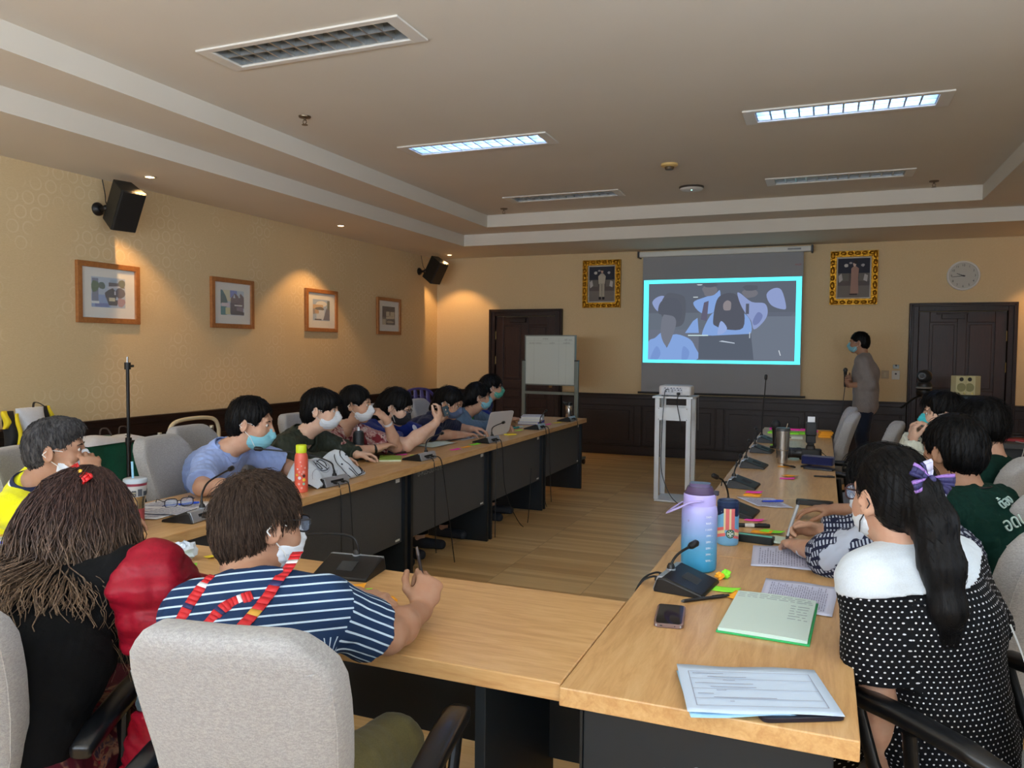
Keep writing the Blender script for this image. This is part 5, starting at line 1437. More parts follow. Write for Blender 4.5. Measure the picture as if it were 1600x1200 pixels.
# red bottle with lime lid
t = bottle('water_bottle', 'coral red bottle with dots and a lime yellow lid', 'bottle', -2.43, 3.19, [
    ('body', [(.030, 0), (.033, .004), (.0335, .165), (.031, .185), (.0255, .20)], plain((224, 98, 76), .35)),
    ('lid', [(.0258, .198), (.0265, .202), (.0265, .235), (.024, .239), (0, .24)], plain((206, 224, 32), .45))])
for k, (az, zz, rad, c) in enumerate(((-68, .075, .008, (230, 226, 232)), (-30, .065, .008, (232, 196, 60)), (-30, .085, .008, (90, 40, 30)), (-34, .105, .007, (236, 160, 150)), (-32, .045, .007, (150, 200, 180)), (-70, .105, .005, (236, 160, 150)), (-92, .09, .006, (232, 196, 60)), (-74, .045, .006, (236, 170, 160)), (-52, .135, .004, (236, 170, 160)), (-60, .155, .004, (236, 180, 170)), (-20, .125, .005, (236, 170, 160)), (-85, .12, .004, (230, 226, 232)), (-50, .025, .006, (236, 160, 150)), (-48, .095, .004, (236, 180, 170)))):
    disc(plain(c, .5), 'printed_dot', az, zz, .0001, rad, .0339)
bottle('water_bottle', 'matt black bottle with a clear spout on the left row', 'bottle', -2.80, 4.27, [
    ('body', [(.034, 0), (.036, .004), (.036, .165), (.032, .178)], plain((24, 27, 30), .5)),
    ('lid', [(.030, .177), (.030, .186), (.020, .190)], plain((44, 48, 54), .4)),
    ('spout', [(.010, .189), (.009, .205), (.006, .214), (0, .215)], plain((206, 214, 222), .15))])
t = bottle('flask', 'steel flask with a black top at the far end of the left row', 'bottle', -2.47, 7.72, [
    ('body', [(.034, 0), (.036, .004), (.036, .135), (.033, .142)], steelm), ('lid', [(.034, .141), (.034, .172), (.030, .175), (0, .175)], plain((22, 22, 24), .4))])

# ---- camera with flash
t = thing('camera', 'black camera with a long lens and a raised flash on the right row', 'camera', (-.07, 5.55, TZ), A_(6))
cb = plain((20, 20, 22), .5)
b = MB(); b.rings([[(px, py, zz) for px, py, _ in se(.07, .035, 28, 5)] for zz in (.0, .075)]); b.build('body', cb, t, smooth=40, bevel=.006)
b = MB(); b.rings([[(.0 + px * k, py * k, zz) for px, py, _ in se(.032, .03, 20, 4)] for zz, k in ((.072, 1), (.095, .85), (.10, .7))]); b.build('prism_housing', cb, t, smooth=40)
b = MB(); b.tube([(-.06, 0, .045), (-.085, 0, .045), (-.09, 0, .045), (-.13, 0, .045), (-.135, 0, .045), (-.19, 0, .045), (-.195, 0, .045), (-.215, 0, .045)], [.036, .036, .034, .034, .04, .04, .043, .043], 24); b.build('lens', plain((30, 31, 34), .4), t)
MB().tube([(-.215, 0, .045), (-.2165, 0, .045)], .037, 22).build('front_glass', plain((16, 18, 30), .06), t)
MB().tube([(-.12, 0, .045), (-.125, 0, .045)], .0348, 22).build('grip_ring', plain((60, 60, 62), .7), t)
b = MB(); b.bb((-.022, -.018, .10), (.022, .018, .115)); b.bb((-.03, -.024, .115), (.03, .024, .165)); b.build('flash_foot', cb, t, smooth=0, bevel=.004)
b = MB(); b.bb((-.034, -.026, .165), (.034, .026, .255)); b.build('flash_head', cb, t, smooth=0, bevel=.005)
MB().bb((-.022, -.003, .252), (.024, .001, .292)).build('bounce_card', plain((226, 230, 236), .6), t, smooth=0)
MB().tube(crv([(.072, 0, .055), (.10, -.01, .03), (.13, -.05, .008), (.15, -.12, .006)], 6), .006, 6, flat=.4).build('strap', cb, t)
MB().tube([(-.10, .05, .058), (-.10, -.05, .058)], .006, 6).build('lens_foot', cb, t)

# ---- white tote bag
canvas = fabric('white_canvas', (206, 216, 228), 300, .9, .06)
tote_ink = plain((34, 38, 52), .8); tote_grey = plain((130, 138, 156), .85)
t = thing('tote_bag', 'white cotton tote bag with a line drawn animal face, lying on the left row', 'bag', (-2.50, 3.515, TZ), A_(4))
def tote_pt(u, v, off=0.0):
    y = -.25 + .5 * u
    env = min(1, 4.5 * u + .25) * min(1, 4 * (1 - u) + .45)
    lump = 1 + .10 * math.sin(7 * u + 1) + .05 * math.sin(17 * u)
    prof = ((0, .085, .002), (.12, .092, .018), (.35, .045, .075), (.6, -.02, .122), (.8, -.075, .132), (.92, -.11, .10), (1, -.12, .002))
    x = np.interp(v, [p[0] for p in prof], [p[1] for p in prof]); z = np.interp(v, [p[0] for p in prof], [p[2] for p in prof]) * env * lump
    fx = .004 * math.sin(13 * u + 5 * v) + .003 * math.sin(29 * u - 8 * v)
    return Vector((x + fx * .5 + off * .6, y, max(.002, z + fx) + off * .8))
b = MB(); NU, NV = 36, 22
vs = [tote_pt(i / NU, j / NV) for i in range(NU + 1) for j in range(NV + 1)]
b.add(vs, [(i * (NV + 1) + j, i * (NV + 1) + j + 1, (i + 1) * (NV + 1) + j + 1, (i + 1) * (NV + 1) + j) for i in range(NU) for j in range(NV)])
b.build('bag_body', canvas, t, smooth=70)
d = MB()
def stroke(pts, r=.0022):
    d.tube([tote_pt(u, v, .002) for u, v in crv([(u, v, 0) for u, v in pts], 6) and [(p.x, p.y) for p in crv([(u, v, 0) for u, v in pts], 6)]], r, 5)
stroke([(.66, .08), (.62, .28), (.64, .45), (.70, .60), (.75, .66)])
stroke([(.78, .55), (.77, .40), (.80, .22), (.85, .10), (.92, .14), (.96, .30)])
stroke([(.78, .55), (.82, .62), (.90, .66), (.94, .62)], .0028)
stroke([(.74, .28), (.78, .12), (.86, .06), (.93, .10)])
stroke([(.93, .14), (.97, .22), (.98, .34)], .003); stroke([(.94, .10), (.99, .18)], .0024)
for (u, v) in ((.71, .42), (.845, .50), (.90, .58)):
    p = tote_pt(u, v, .001); d.ell(p, (.006, .0055, .006), 10)
d.build('animal_drawing', tote_ink, t)
d = MB(); stroke([(.20, .50), (.24, .38), (.32, .32), (.40, .38), (.43, .52), (.38, .64), (.28, .64), (.20, .50)], .0010); stroke([(.12, .52), (.2, .62), (.3, .74)], .001); stroke([(.06, .36), (.12, .42), (.2, .36)], .001)
stroke([(.10, .14), (.13, .20), (.15, .12), (.11, .12)], .0012); stroke([(.18, .14), (.21, .20), (.23, .12), (.19, .12)], .0012); stroke([(.27, .15), (.40, .15)], .001); stroke([(.42, .2), (.5, .3)], .001)
d.build('printed_ring', tote_grey, t)
d = MB(); stroke([(.27, .60), (.26, .46), (.30, .42), (.31, .54), (.28, .56)], .0024); stroke([(.34, .62), (.345, .44), (.345, .36)], .0026); stroke([(.32, .58), (.38, .60), (.40, .50), (.37, .42)], .0026); stroke([(.24, .40), (.33, .36), (.38, .38)], .0022)
d.build('printed_glyph', tote_ink, t)

# ---- things on the green table
t = thing('drawstring_bag', 'white sack with black and yellow side panels standing on the green table', 'bag', (-5.10, 3.69, .745), A_(10))
W1 = fabric('white_sack_cloth', (196, 208, 222), 300, .9, .08)
blkc = plain((18, 20, 26), .8); yel = plain((214, 196, 30), .8)
def sack(nm, y0, y1, z0, z1, dx, mat, bulge):
    b = MB(); rr = []
    for k in range(11):
        u = k / 10; z = z0 + (z1 - z0) * u
        w_ = (y1 - y0) / 2 * (.92 + .08 * math.cos(u * 5)); c = (y0 + y1) / 2 + .008 * math.sin(u * 6)
        dd = bulge * (.35 + math.sin(PI * min(1, u * .85 + .1))) * .6
        rr.append([(px + dx + .01 * math.sin(4 * u), c + py, z) for px, py, _ in se(dd, w_, 24, 3)])
    b.rings(rr).build(nm, mat, t, smooth=70)
sack('white_panel', -.10, .14, .0, .30, 0, W1, .075)
sack('black_side', -.175, -.10, .02, .285, -.02, blkc, .06); sack('black_side', .14, .185, .06, .30, -.02, blkc, .05)
sack('yellow_strip', -.135, -.110, .05, .27, .035, yel, .02); sack('yellow_strip', -.20, -.16, .17, .29, -.01, yel, .03); sack('yellow_strip', .175, .215, .19, .30, -.02, yel, .03)
MB().tube(crv([(0, .04, .30), (-.02, .07, .33), (-.02, .11, .325), (0, .14, .30)], 5), .008, 6, flat=.4).build('strap', blkc, t)
t = thing('shopping_bag', 'flat white printed bag with dark handles lying on the green table', 'bag', (-5.04, 4.27, .745), A_(4))
b = MB(); rr = []
for k in range(13):
    u = k / 12; y = -.30 + .58 * u
    rr.append([(x * .13, y, .004 + z * .05 * (1 + .3 * math.sin(7 * u)) * min(1, 5 * u + .2) * min(1, 5 * (1 - u) + .2)) for x, z in ((-1, 0), (-.8, .7), (0, 1), (.8, .7), (1, 0), (0, -.02))])
b.rings(rr).build('bag_body', W1, t, smooth=60)
for y in (-.02, .16): MB().tube(crv([(0, y - .05, .05), (-.01, y - .03, .10), (-.01, y + .03, .10), (0, y + .06, .045)], 6), .006, 6).build('handle', plain((70, 60, 56), .7), t)
for (x, y, s2) in ((.10, -.16, .03), (.09, .12, .02)): MB().bb((x - .02, y - s2, .042), (x, y + s2, .046), xf=None).build('print', tote_ink, t, smooth=0)

# ---- right side desk
slab('folder', 'bright red folder on the desk beside the right door', 'folder', 1.50, 7.55, A_(75), .22, .30, .02, plain((170, 28, 32), .5))
slab('folder', 'orange red folder at the right picture edge on the far right desk', 'folder', 1.78, 7.42, A_(70), .2, .28, .02, plain((206, 72, 40), .5))
t = thing('cable_coil', 'dark coiled cable heap on the folders by the right door', 'cable', (1.52, 7.60, TZ + .022))
for k in range(3): MB().tube(crv([(.10 * math.cos(a + k) * (1 - .1 * k), .09 * math.sin(a + k), .008 + .012 * k + .006 * math.sin(3 * a)) for a in np.linspace(0, 2 * PI, 12)], 3), .007, 6).build('loop', plain((36, 26, 24), .5), t)
t = thing('power_cable', 'thin white cable hanging over the edge of the desk by the right door', 'cable', (1.50, 7.42, TZ))
MB().tube(crv([(-.02, .0, .004), (0, -.10, .006), (.01, -.172, .0), (-.01, -.18, -.1), (-.06, -.19, -.30)], 8), .004, 6).build('lead', plain((214, 214, 210), .5), t)
MB().tube(crv([(.10, .0, .004), (.11, -.10, .006), (.12, -.172, .0), (.16, -.19, -.1), (.17, -.20, -.30)], 8), .004, 6).build('lead', plain((214, 214, 210), .5), t)

# ================================================================== PEOPLE
# bodies, clothes and hair are grown as smooth implicit surfaces: tapered limbs blended into one continuous skin
def V3(p): return np.array(p, dtype=np.float64)
def nz(v):
    v = V3(v); return v / max(1e-9, np.linalg.norm(v))

def cap(a, b, ra, rb, k=.02, clip=(), pid=0, sub=False): return dict(t='cap', a=V3(a), b=V3(b), ra=ra, rb=rb, k=k, clip=clip, pid=pid, sub=sub)
def ecap(a, b, side, r0, r1, k=.04, clip=(), pid=0): return dict(t='ecap', a=V3(a), b=V3(b), s=nz(side), r0=r0, r1=r1, k=k, clip=clip, pid=pid, sub=False)
def ell(c, axes, r, k=.02, clip=(), pid=0, sub=False): return dict(t='ell', c=V3(c), M=np.array(axes, dtype=np.float64), r=V3(r), k=k, clip=clip, pid=pid, sub=sub)

def prim_bounds(p):
    if p['t'] == 'cap':
        lo = np.minimum(p['a'] - p['ra'], p['b'] - p['rb']); hi = np.maximum(p['a'] + p['ra'], p['b'] + p['rb'])
    elif p['t'] == 'ecap':
        m = max(*p['r0'], *p['r1']); lo = np.minimum(p['a'], p['b']) - m; hi = np.maximum(p['a'], p['b']) + m
    else:
        m = np.sqrt(((p['M'] * p['r'][:, None]) ** 2).sum(0)); lo = p['c'] - m; hi = p['c'] + m
    return lo, hi

def prim_dist(p, X, Y, Z):
    if p['t'] == 'cap':
        d = p['b'] - p['a']; L2 = max(1e-12, d @ d)
        x, y, z = X - p['a'][0], Y - p['a'][1], Z - p['a'][2]
        t = np.clip((x * d[0] + y * d[1] + z * d[2]) / L2, 0, 1)
        r = np.sqrt((x - t * d[0]) ** 2 + (y - t * d[1]) ** 2 + (z - t * d[2]) ** 2) - (p['ra'] + (p['rb'] - p['ra']) * t)
    elif p['t'] == 'ecap':
        d = p['b'] - p['a']; L = max(1e-6, np.linalg.norm(d)); ax = d / L
        s = p['s'] - ax * (p['s'] @ ax); s /= np.linalg.norm(s); w = np.cross(ax, s)
        x, y, z = X - p['a'][0], Y - p['a'][1], Z - p['a'][2]
        u = x * ax[0] + y * ax[1] + z * ax[2]
        t = np.clip(u / L, 0, 1)
        ex = np.where(u < 0, -u, np.where(u > L, u - L, 0.0))
        v = x * s[0] + y * s[1] + z * s[2]; q = x * w[0] + y * w[1] + z * w[2]
        rv = p['r0'][0] + (p['r1'][0] - p['r0'][0]) * t; rw = p['r0'][1] + (p['r1'][1] - p['r0'][1]) * t
        k = np.sqrt((v / rv) ** 2 + (q / rw) ** 2 + (ex / np.minimum(rv, rw)) ** 2)
        r = (k - 1) * np.minimum(rv, rw)
    else:
        x, y, z = X - p['c'][0], Y - p['c'][1], Z - p['c'][2]
        M, rr = p['M'], p['r']
        a = (x * M[0][0] + y * M[0][1] + z * M[0][2]) / rr[0]; b = (x * M[1][0] + y * M[1][1] + z * M[1][2]) / rr[1]; c = (x * M[2][0] + y * M[2][1] + z * M[2][2]) / rr[2]
        k0 = np.sqrt(a * a + b * b + c * c)
        k1 = np.sqrt((a / rr[0]) ** 2 + (b / rr[1]) ** 2 + (c / rr[2]) ** 2)
        r = k0 * (k0 - 1) / np.maximum(k1, 1e-6)
    for (cp, cn) in p['clip']:
        cp = V3(cp); cn = nz(cn)
        r = np.maximum(r, (X - cp[0]) * cn[0] + (Y - cp[1]) * cn[1] + (Z - cp[2]) * cn[2])
    return r

def sdf_surface(prims, h, clips=(), warp=None):
    los, his = zip(*[prim_bounds(p) for p in prims if not p['sub']])
    lo = np.min(los, 0) - 4 * h; hi = np.max(his, 0) + 4 * h
    n = np.ceil((hi - lo) / h).astype(int) + 1
    F = np.full(n, 9.0, dtype=np.float32); BD = np.full(n, 9.0, dtype=np.float32); ID = np.zeros(n, dtype=np.int16)
    ax = [lo[i] + h * np.arange(n[i]) for i in range(3)]
    for pi, p in enumerate(prims):
        a, b = prim_bounds(p); m = p['k'] + 3 * h
        i0 = np.clip(np.floor((a - m - lo) / h).astype(int), 0, n - 1); i1 = np.clip(np.ceil((b + m - lo) / h).astype(int) + 1, 1, n)
        if np.any(i1 <= i0): continue
        sl = tuple(slice(i0[k], i1[k]) for k in range(3))
        X = ax[0][sl[0]][:, None, None]; Y = ax[1][sl[1]][None, :, None]; Z = ax[2][sl[2]][None, None, :]
        d = prim_dist(p, X, Y, Z).astype(np.float32)
        f = F[sl]; k = max(p['k'], 1e-5)
        if p['sub']:
            d = -d
            hh = np.clip(.5 - .5 * (d - f) / k, 0, 1)
            F[sl] = d + (f - d) * hh + k * hh * (1 - hh)
        else:
            hh = np.clip(.5 + .5 * (d - f) / k, 0, 1)
            F[sl] = d + (f - d) * hh - k * hh * (1 - hh)
            bd = BD[sl]; msk = d < bd
            bd[msk] = d[msk]; ID[sl][msk] = pi
    if warp is not None:
        near = np.argwhere(np.abs(F) < .04)
        if len(near):
            P = lo + near * h
            F[near[:, 0], near[:, 1], near[:, 2]] += warp(P).astype(np.float32)
    for (cp, cn) in clips:
        cp = V3(cp); cn = nz(cn)
        F = np.maximum(F, ((ax[0][:, None, None] - cp[0]) * cn[0] + (ax[1][None, :, None] - cp[1]) * cn[1] + (ax[2][None, None, :] - cp[2]) * cn[2]).astype(np.float32))
    # surface nets
    S = F < 0
    c = np.zeros(np.array(S.shape) - 1, dtype=np.uint8)
    for dx in (0, 1):
        for dy in (0, 1):
            for dz in (0, 1):
                c += S[dx:dx + c.shape[0], dy:dy + c.shape[1], dz:dz + c.shape[2]]
    act = np.argwhere((c > 0) & (c < 8))
    idx = np.full(c.shape, -1, dtype=np.int32); idx[act[:, 0], act[:, 1], act[:, 2]] = np.arange(len(act))
    acc = np.zeros((len(act), 3)); cnt = np.zeros(len(act))
    cor = [(x, y, z) for x in (0, 1) for y in (0, 1) for z in (0, 1)]
    for i, p in enumerate(cor):
        for q in cor[i + 1:]:
            if sum(abs(a - b) for a, b in zip(p, q)) != 1: continue
            fa = F[act[:, 0] + p[0], act[:, 1] + p[1], act[:, 2] + p[2]]; fb = F[act[:, 0] + q[0], act[:, 1] + q[1], act[:, 2] + q[2]]
            m = (fa < 0) != (fb < 0)
            t = np.where(m, fa / np.where(m, fa - fb, 1), 0)
            pos = np.array(p)[None, :] + t[:, None] * (np.array(q) - np.array(p))[None, :]
            acc[m] += pos[m]; cnt[m] += 1
    V = lo + h * (act + acc / cnt[:, None])
    faces = []
    for axn in range(3):
        o = [k for k in range(3) if k != axn]
        A = [slice(None)] * 3; B = [slice(None)] * 3; A[axn] = slice(0, -1); B[axn] = slice(1, None)
        d = S[tuple(A)] != S[tuple(B)]
        e = np.argwhere(d)
        ok = (e[:, o[0]] > 0) & (e[:, o[1]] > 0) & (e[:, o[0]] < S.shape[o[0]] - 1) & (e[:, o[1]] < S.shape[o[1]] - 1); e = e[ok]
        ins = S[e[:, 0], e[:, 1], e[:, 2]]
        q = []
        for (u, v) in ((0, 0), (1, 0), (1, 1), (0, 1)):
            g = e.copy(); g[:, o[0]] -= u; g[:, o[1]] -= v
            q.append(idx[g[:, 0], g[:, 1], g[:, 2]])
        q = np.stack(q, 1)
        flip = ins if axn != 1 else ~ins
        q[flip] = q[flip][:, ::-1]
        faces.append(q)
    Fc = np.concatenate(faces); Fc = Fc[(Fc >= 0).all(1)]
    return V, Fc, ID[act[:, 0], act[:, 1], act[:, 2]]

def np_mesh(name, V, Fc, mat, parent, origin, smooth=True, attr=None):
    me = bpy.data.meshes.new(name)
    me.vertices.add(len(V)); me.vertices.foreach_set('co', (V - V3(origin)).astype(np.float32).ravel())
    me.loops.add(Fc.size); me.loops.foreach_set('vertex_index', Fc.ravel().astype(np.int32))
    me.polygons.add(len(Fc)); k = Fc.shape[1]
    me.polygons.foreach_set('loop_start', np.arange(0, Fc.size, k, dtype=np.int32))
    me.update(calc_edges=True)
    me.validate()
    if smooth: me.polygons.foreach_set('use_smooth', [True] * len(me.polygons))
    if attr is not None and len(me.vertices) == len(V):
        a = me.attributes.new('garment', 'FLOAT_VECTOR', 'CORNER'); a.data.foreach_set('vector', attr.astype(np.float32).ravel())
    me.materials.append(mat)
    o = bpy.data.objects.new(name, me); COL.objects.link(o)
    if parent is not None:
        o.parent = parent; KIDS.setdefault(parent.name, []).append(o)
    return o

def tubes(paths, rad, n=4):
    """many thin tapering strands as one vertex / quad soup; paths: (S, K, 3)"""
    S, K, _ = paths.shape
    T = np.gradient(paths, axis=1); T /= np.maximum(np.linalg.norm(T, axis=2, keepdims=True), 1e-9)
    up = np.tile(np.array([.31, .22, .92]), (S, K, 1)); U = up - T * (up * T).sum(2, keepdims=True)
    U /= np.maximum(np.linalg.norm(U, axis=2, keepdims=True), 1e-6); W = np.cross(T, U)
    taper = np.sin(np.linspace(.35, PI - .06, K)) ** .6
    V = []
    for j in range(n):
        a = 2 * PI * j / n
        V.append(paths + (U * math.cos(a) + W * math.sin(a)) * (rad[:, None, None] * taper[None, :, None]))
    V = np.stack(V, 2)                                   # S,K,n,3
    base = np.arange(S * K * n).reshape(S, K, n)
    Fq = []
    for j in range(n):
        j2 = (j + 1) % n
        Fq.append(np.stack([base[:, :-1, j], base[:, :-1, j2], base[:, 1:, j2], base[:, 1:, j]], -1).reshape(-1, 4))
    return V.reshape(-1, 3), np.concatenate(Fq)

def wrinkle(amp, seed=0, scale=1.0):
    r = np.random.RandomState(seed)
    ks = r.normal(size=(9, 3)) * np.array([26, 40, 60, 22, 80, 34, 18, 50, 70])[:, None] * .55 * scale * 4.6
    ph = r.uniform(0, 6.28, 9); am = np.array([1, .8, .5, 1, .35, .8, 1.1, .6, .4])
    def w(P):
        s = np.zeros(len(P))
        for k, p, a in zip(ks, ph, am): s += a * (1 - np.abs(np.sin(P @ k * .5 + p)) * 1.6)
        return amp * s / 3.0
    return w

def skin_mat(name, c):
    m = Mat(name, c, .55, spec=.35)
    n = m.noise(m.coord(), 26, 3, .6)
    d = tuple(int(v * .93) for v in c)
    m.color(m.mix(n.sstep(.3, .75), (c[0], int(c[1] * .95), int(c[2] * .93)), tuple(min(255, int(v * 1.03)) for v in c)))
    m.b.inputs['Subsurface Weight'].default_value = 0.0
    return m.m
SKIN = {k: skin_mat('skin_' + k, c) for k, c in dict(fair=(212, 178, 156), mid=(190, 152, 128), tan=(164, 127, 103)).items()}
def hair_mat(name, c, c2, rough=.42):
    m = Mat(name, c, rough + .1, spec=.16)
    n = m.noise(m.mapping(m.coord(), (1, 1, .25)), 130, 3, .6)
    m.color(m.mix(n.sstep(.3, .75), c, c2)); m.bump(n, .5, .003)
    return m.m
def ombre(name):
    m = Mat(name, (60, 44, 38), .5, spec=.3)
    oc = m.coord(); x, y, z = m.sep(oc)
    n = m.noise(m.mapping(oc, (1, 1, .25)), 150, 3, .6); n2 = m.noise(oc, 30, 2, .5)
    f = (z * -1.0 + 1.16 + n2 * .16).sstep(.10, .40)
    m.color(m.mix(f, m.mix(n.sstep(.3, .75), (38, 25, 25), (80, 56, 50)), m.mix(n.sstep(.3, .75), (78, 61, 48), (146, 122, 96))))
    m.bump(n, .5, .003); return m.m
HAIR = dict(black=hair_mat('black_hair', (5, 5, 6), (13, 12, 14)), auburn=ombre('long_brown_hair'), brown=hair_mat('brown_hair', (44, 34, 29), (78, 62, 51), .5), grey=hair_mat('greying_hair', (40, 40, 43), (84, 82, 82), .55))
eye_w = plain((214, 210, 206), .25); eye_b = plain((28, 20, 18), .2)

def head_axes(yaw, pitch, roll):
    y, p, r = A_(yaw), A_(pitch), A_(roll)
    f = V3((math.cos(y) * math.cos(p), math.sin(y) * math.cos(p), -math.sin(p)))
    rt = V3((math.sin(y), -math.cos(y), 0)); up = np.cross(rt, f)
    rt, up = rt * math.cos(r) - up * math.sin(r), up * math.cos(r) + rt * math.sin(r)
    return rt, f, up

def hand_prims(w, d, n, side, curl=(.5, .5, .4), spread=.10, s=1.0, thumb=.4, curls=None):
    """palm with five separate fingers; d wrist to knuckles, n the way the palm faces, side the thumb side"""
    w, d = V3(w), nz(d); n = V3(n); n = nz(n - d * (n @ d)); sd = nz(np.cross(d, n)) * side
    P = [ecap(w - d * .01 * s, w + d * .045 * s, sd, (.026 * s, .019 * s), (.036 * s, .017 * s), .012), ecap(w + d * .04 * s, w + d * .082 * s, sd, (.036 * s, .017 * s), (.039 * s, .013 * s), .010)]
    offs = (.031, .0105, -.0105, -.030); base = (.084, .088, .085, .077)
    lens = ((.041, .026, .020), (.046, .029, .021), (.042, .027, .020), (.033, .021, .018))
    rr = (.0092, .0095, .0090, .0080)
    for i in range(4):
        c = curls[i] if curls else curl
        p = w + d * base[i] * s + sd * offs[i] * s
        a = spread * (1.5 - i) * .7
        dd = nz(d * math.cos(a) + sd * math.sin(a)); ang = 0
        for j in range(3):
            ang += c[j]
            dj = dd * math.cos(ang) + n * math.sin(ang)
            q = p + dj * lens[i][j] * s
            P.append(cap(p, q, rr[i] * s * (1, .92, .84)[j], rr[i] * s * (.94, .85, .72)[j], .004)); p = q
    p = w + d * .022 * s + sd * .022 * s + n * .004 * s
    dv = nz(d * .62 + sd * .72 + n * .25 * (1 + thumb))
    for j, (L, r) in enumerate(((.042, .0135), (.033, .0108), (.026, .0096))):
        q = p + dv * L * s; P.append(cap(p, q, r * s, r * s * .88, .006 if j else .010)); p = q
        dv = nz(dv + d * .30 * thumb * 2 - sd * .35 * thumb + n * .25 * thumb)
    return P

def ik(sh, wr, l1, l2, pole):
    sh, wr = V3(sh), V3(wr); d = wr - sh; L = np.linalg.norm(d)
    if L > (l1 + l2) * .995: l1, l2 = l1 * L / (l1 + l2) * 1.01, l2 * L / (l1 + l2) * 1.01
    a = (l1 * l1 - l2 * l2 + L * L) / (2 * L); hh = math.sqrt(max(0, l1 * l1 - a * a))
    ax = d / L; pl = V3(pole); pl = nz(pl - ax * (pl @ ax))
    return sh + ax * a + pl * hh

FACE = dict()
def face_prims(hp, ax, s):
    r, f, u = ax; A = (r, f, u)
    E = lambda c, rad, k=.02, sub=False: ell(hp(*c), A, V3(rad) * s, k * s, sub=sub)
    P = [E((0, -.014, .026), (.074, .094, .090), .02), E((0, .028, -.025), (.063, .066, .086), .03), E((0, .030, -.072), (.050, .052, .044), .03),
         cap(hp(0, .070, -.098), hp(0, .066, -.09), .020 * s, .022 * s, .025 * s),
         cap(hp(.036, .060, -.036), hp(-.036, .060, -.036), .026 * s, .026 * s, .03 * s), cap(hp(.036, .079, .022), hp(-.036, .079, .022), .012 * s, .012 * s, .02 * s),
         cap(hp(0, .090, .010), hp(0, .110, -.030), .008 * s, .0125 * s, .012 * s), cap(hp(.011, .099, -.036), hp(-.011, .099, -.036), .009 * s, .009 * s, .008 * s),
         E((0, .088, -.064), (.023, .011, .006), .006), E((0, .086, -.074), (.019, .011, .006), .006)]
    for sx in (-1, 1):
        P.append(E((sx * .033, .101, .002), (.017, .016, .012), .014, True))
        P.append(E((sx * .033, .078, .002), (.014, .0125, .011), .004))
        P.append(ell(hp(sx * .079, -.012, -.012), (nz(r + f * -.45 * sx), f, u), V3((.009, .020, .033)) * s, .008 * s))
        P.append(ell(hp(sx * .088, -.006, -.010), (nz(r + f * -.45 * sx), f, u), V3((.006, .011, .020)) * s, .006 * s, sub=True))
    return P

def ring_tube(mb, pts, r, flat=1.0): mb.tube([Vector(p) for p in pts], r, 8, flat=flat)

def cloth_coords(V, Fc, ID, pr, P, spine, cr, l_up):
    """per-corner pattern coordinates: each face follows the limb it mostly belongs to, so seams stay clean lines"""
    ID = ID.copy()
    for i, p in enumerate(pr):          # the cap of a sleeve above the shoulder point belongs to the yoke
        if p['t'] == 'cap' and p['pid'] == 2:
            m = ID == i; d = nz(p['b'] - p['a']); q = np.where(m)[0]
            ID[q[((V[q] - p['a']) @ d) < .012]] = 2
    fid = ID[Fc[:, 0]]
    for k in (1, 2, 3): fid = np.maximum(fid, ID[Fc[:, k]])
    C = V[Fc]                                            # F,4,3
    out = np.zeros(C.shape)
    for i, p in enumerate(pr):
        m = fid == i
        if not m.any() or p['t'] == 'ell' or p.get('sub'): continue
        Q = C[m]
        if p['pid'] in (0, 1):
            rel = Q - P; v = rel @ spine; an = np.arctan2(rel @ cr, rel @ np.cross(spine, cr)); R_ = .15; kd = 1.0
        else:
            d = p['b'] - p['a']; L = np.linalg.norm(d); axx = d / L; rel = Q - p['a']
            v = rel @ axx + (l_up if p['pid'] == 3 else 0)
            s1 = nz(np.cross(axx, (.2, .3, .93)));  s2 = np.cross(axx, s1); an = np.arctan2(rel @ s1, rel @ s2); R_ = .055; kd = float(p['pid'])
        an = an[:, :1] + (an - an[:, :1] + PI) % (2 * PI) - PI
        out[m] = np.stack([an * R_, v, np.full(v.shape, kd)], -1)
    return out.reshape(-1, 3)

from mathutils.bvhtree import BVHTree
def snapper(obj, origin, direction, off):
    """drops a world point onto a garment along a direction"""
    bv = BVHTree.FromPolygons([v.co for v in obj.data.vertices], [tuple(p.vertices) for p in obj.data.polygons])
    d = Vector(direction).normalized(); o = Vector(origin)
    def f(p):
        q = Vector(p) - o
        h = bv.ray_cast(q - d * .5, d)
        return (h[0] - d * off + o) if h[0] is not None else Vector(p)
    return f

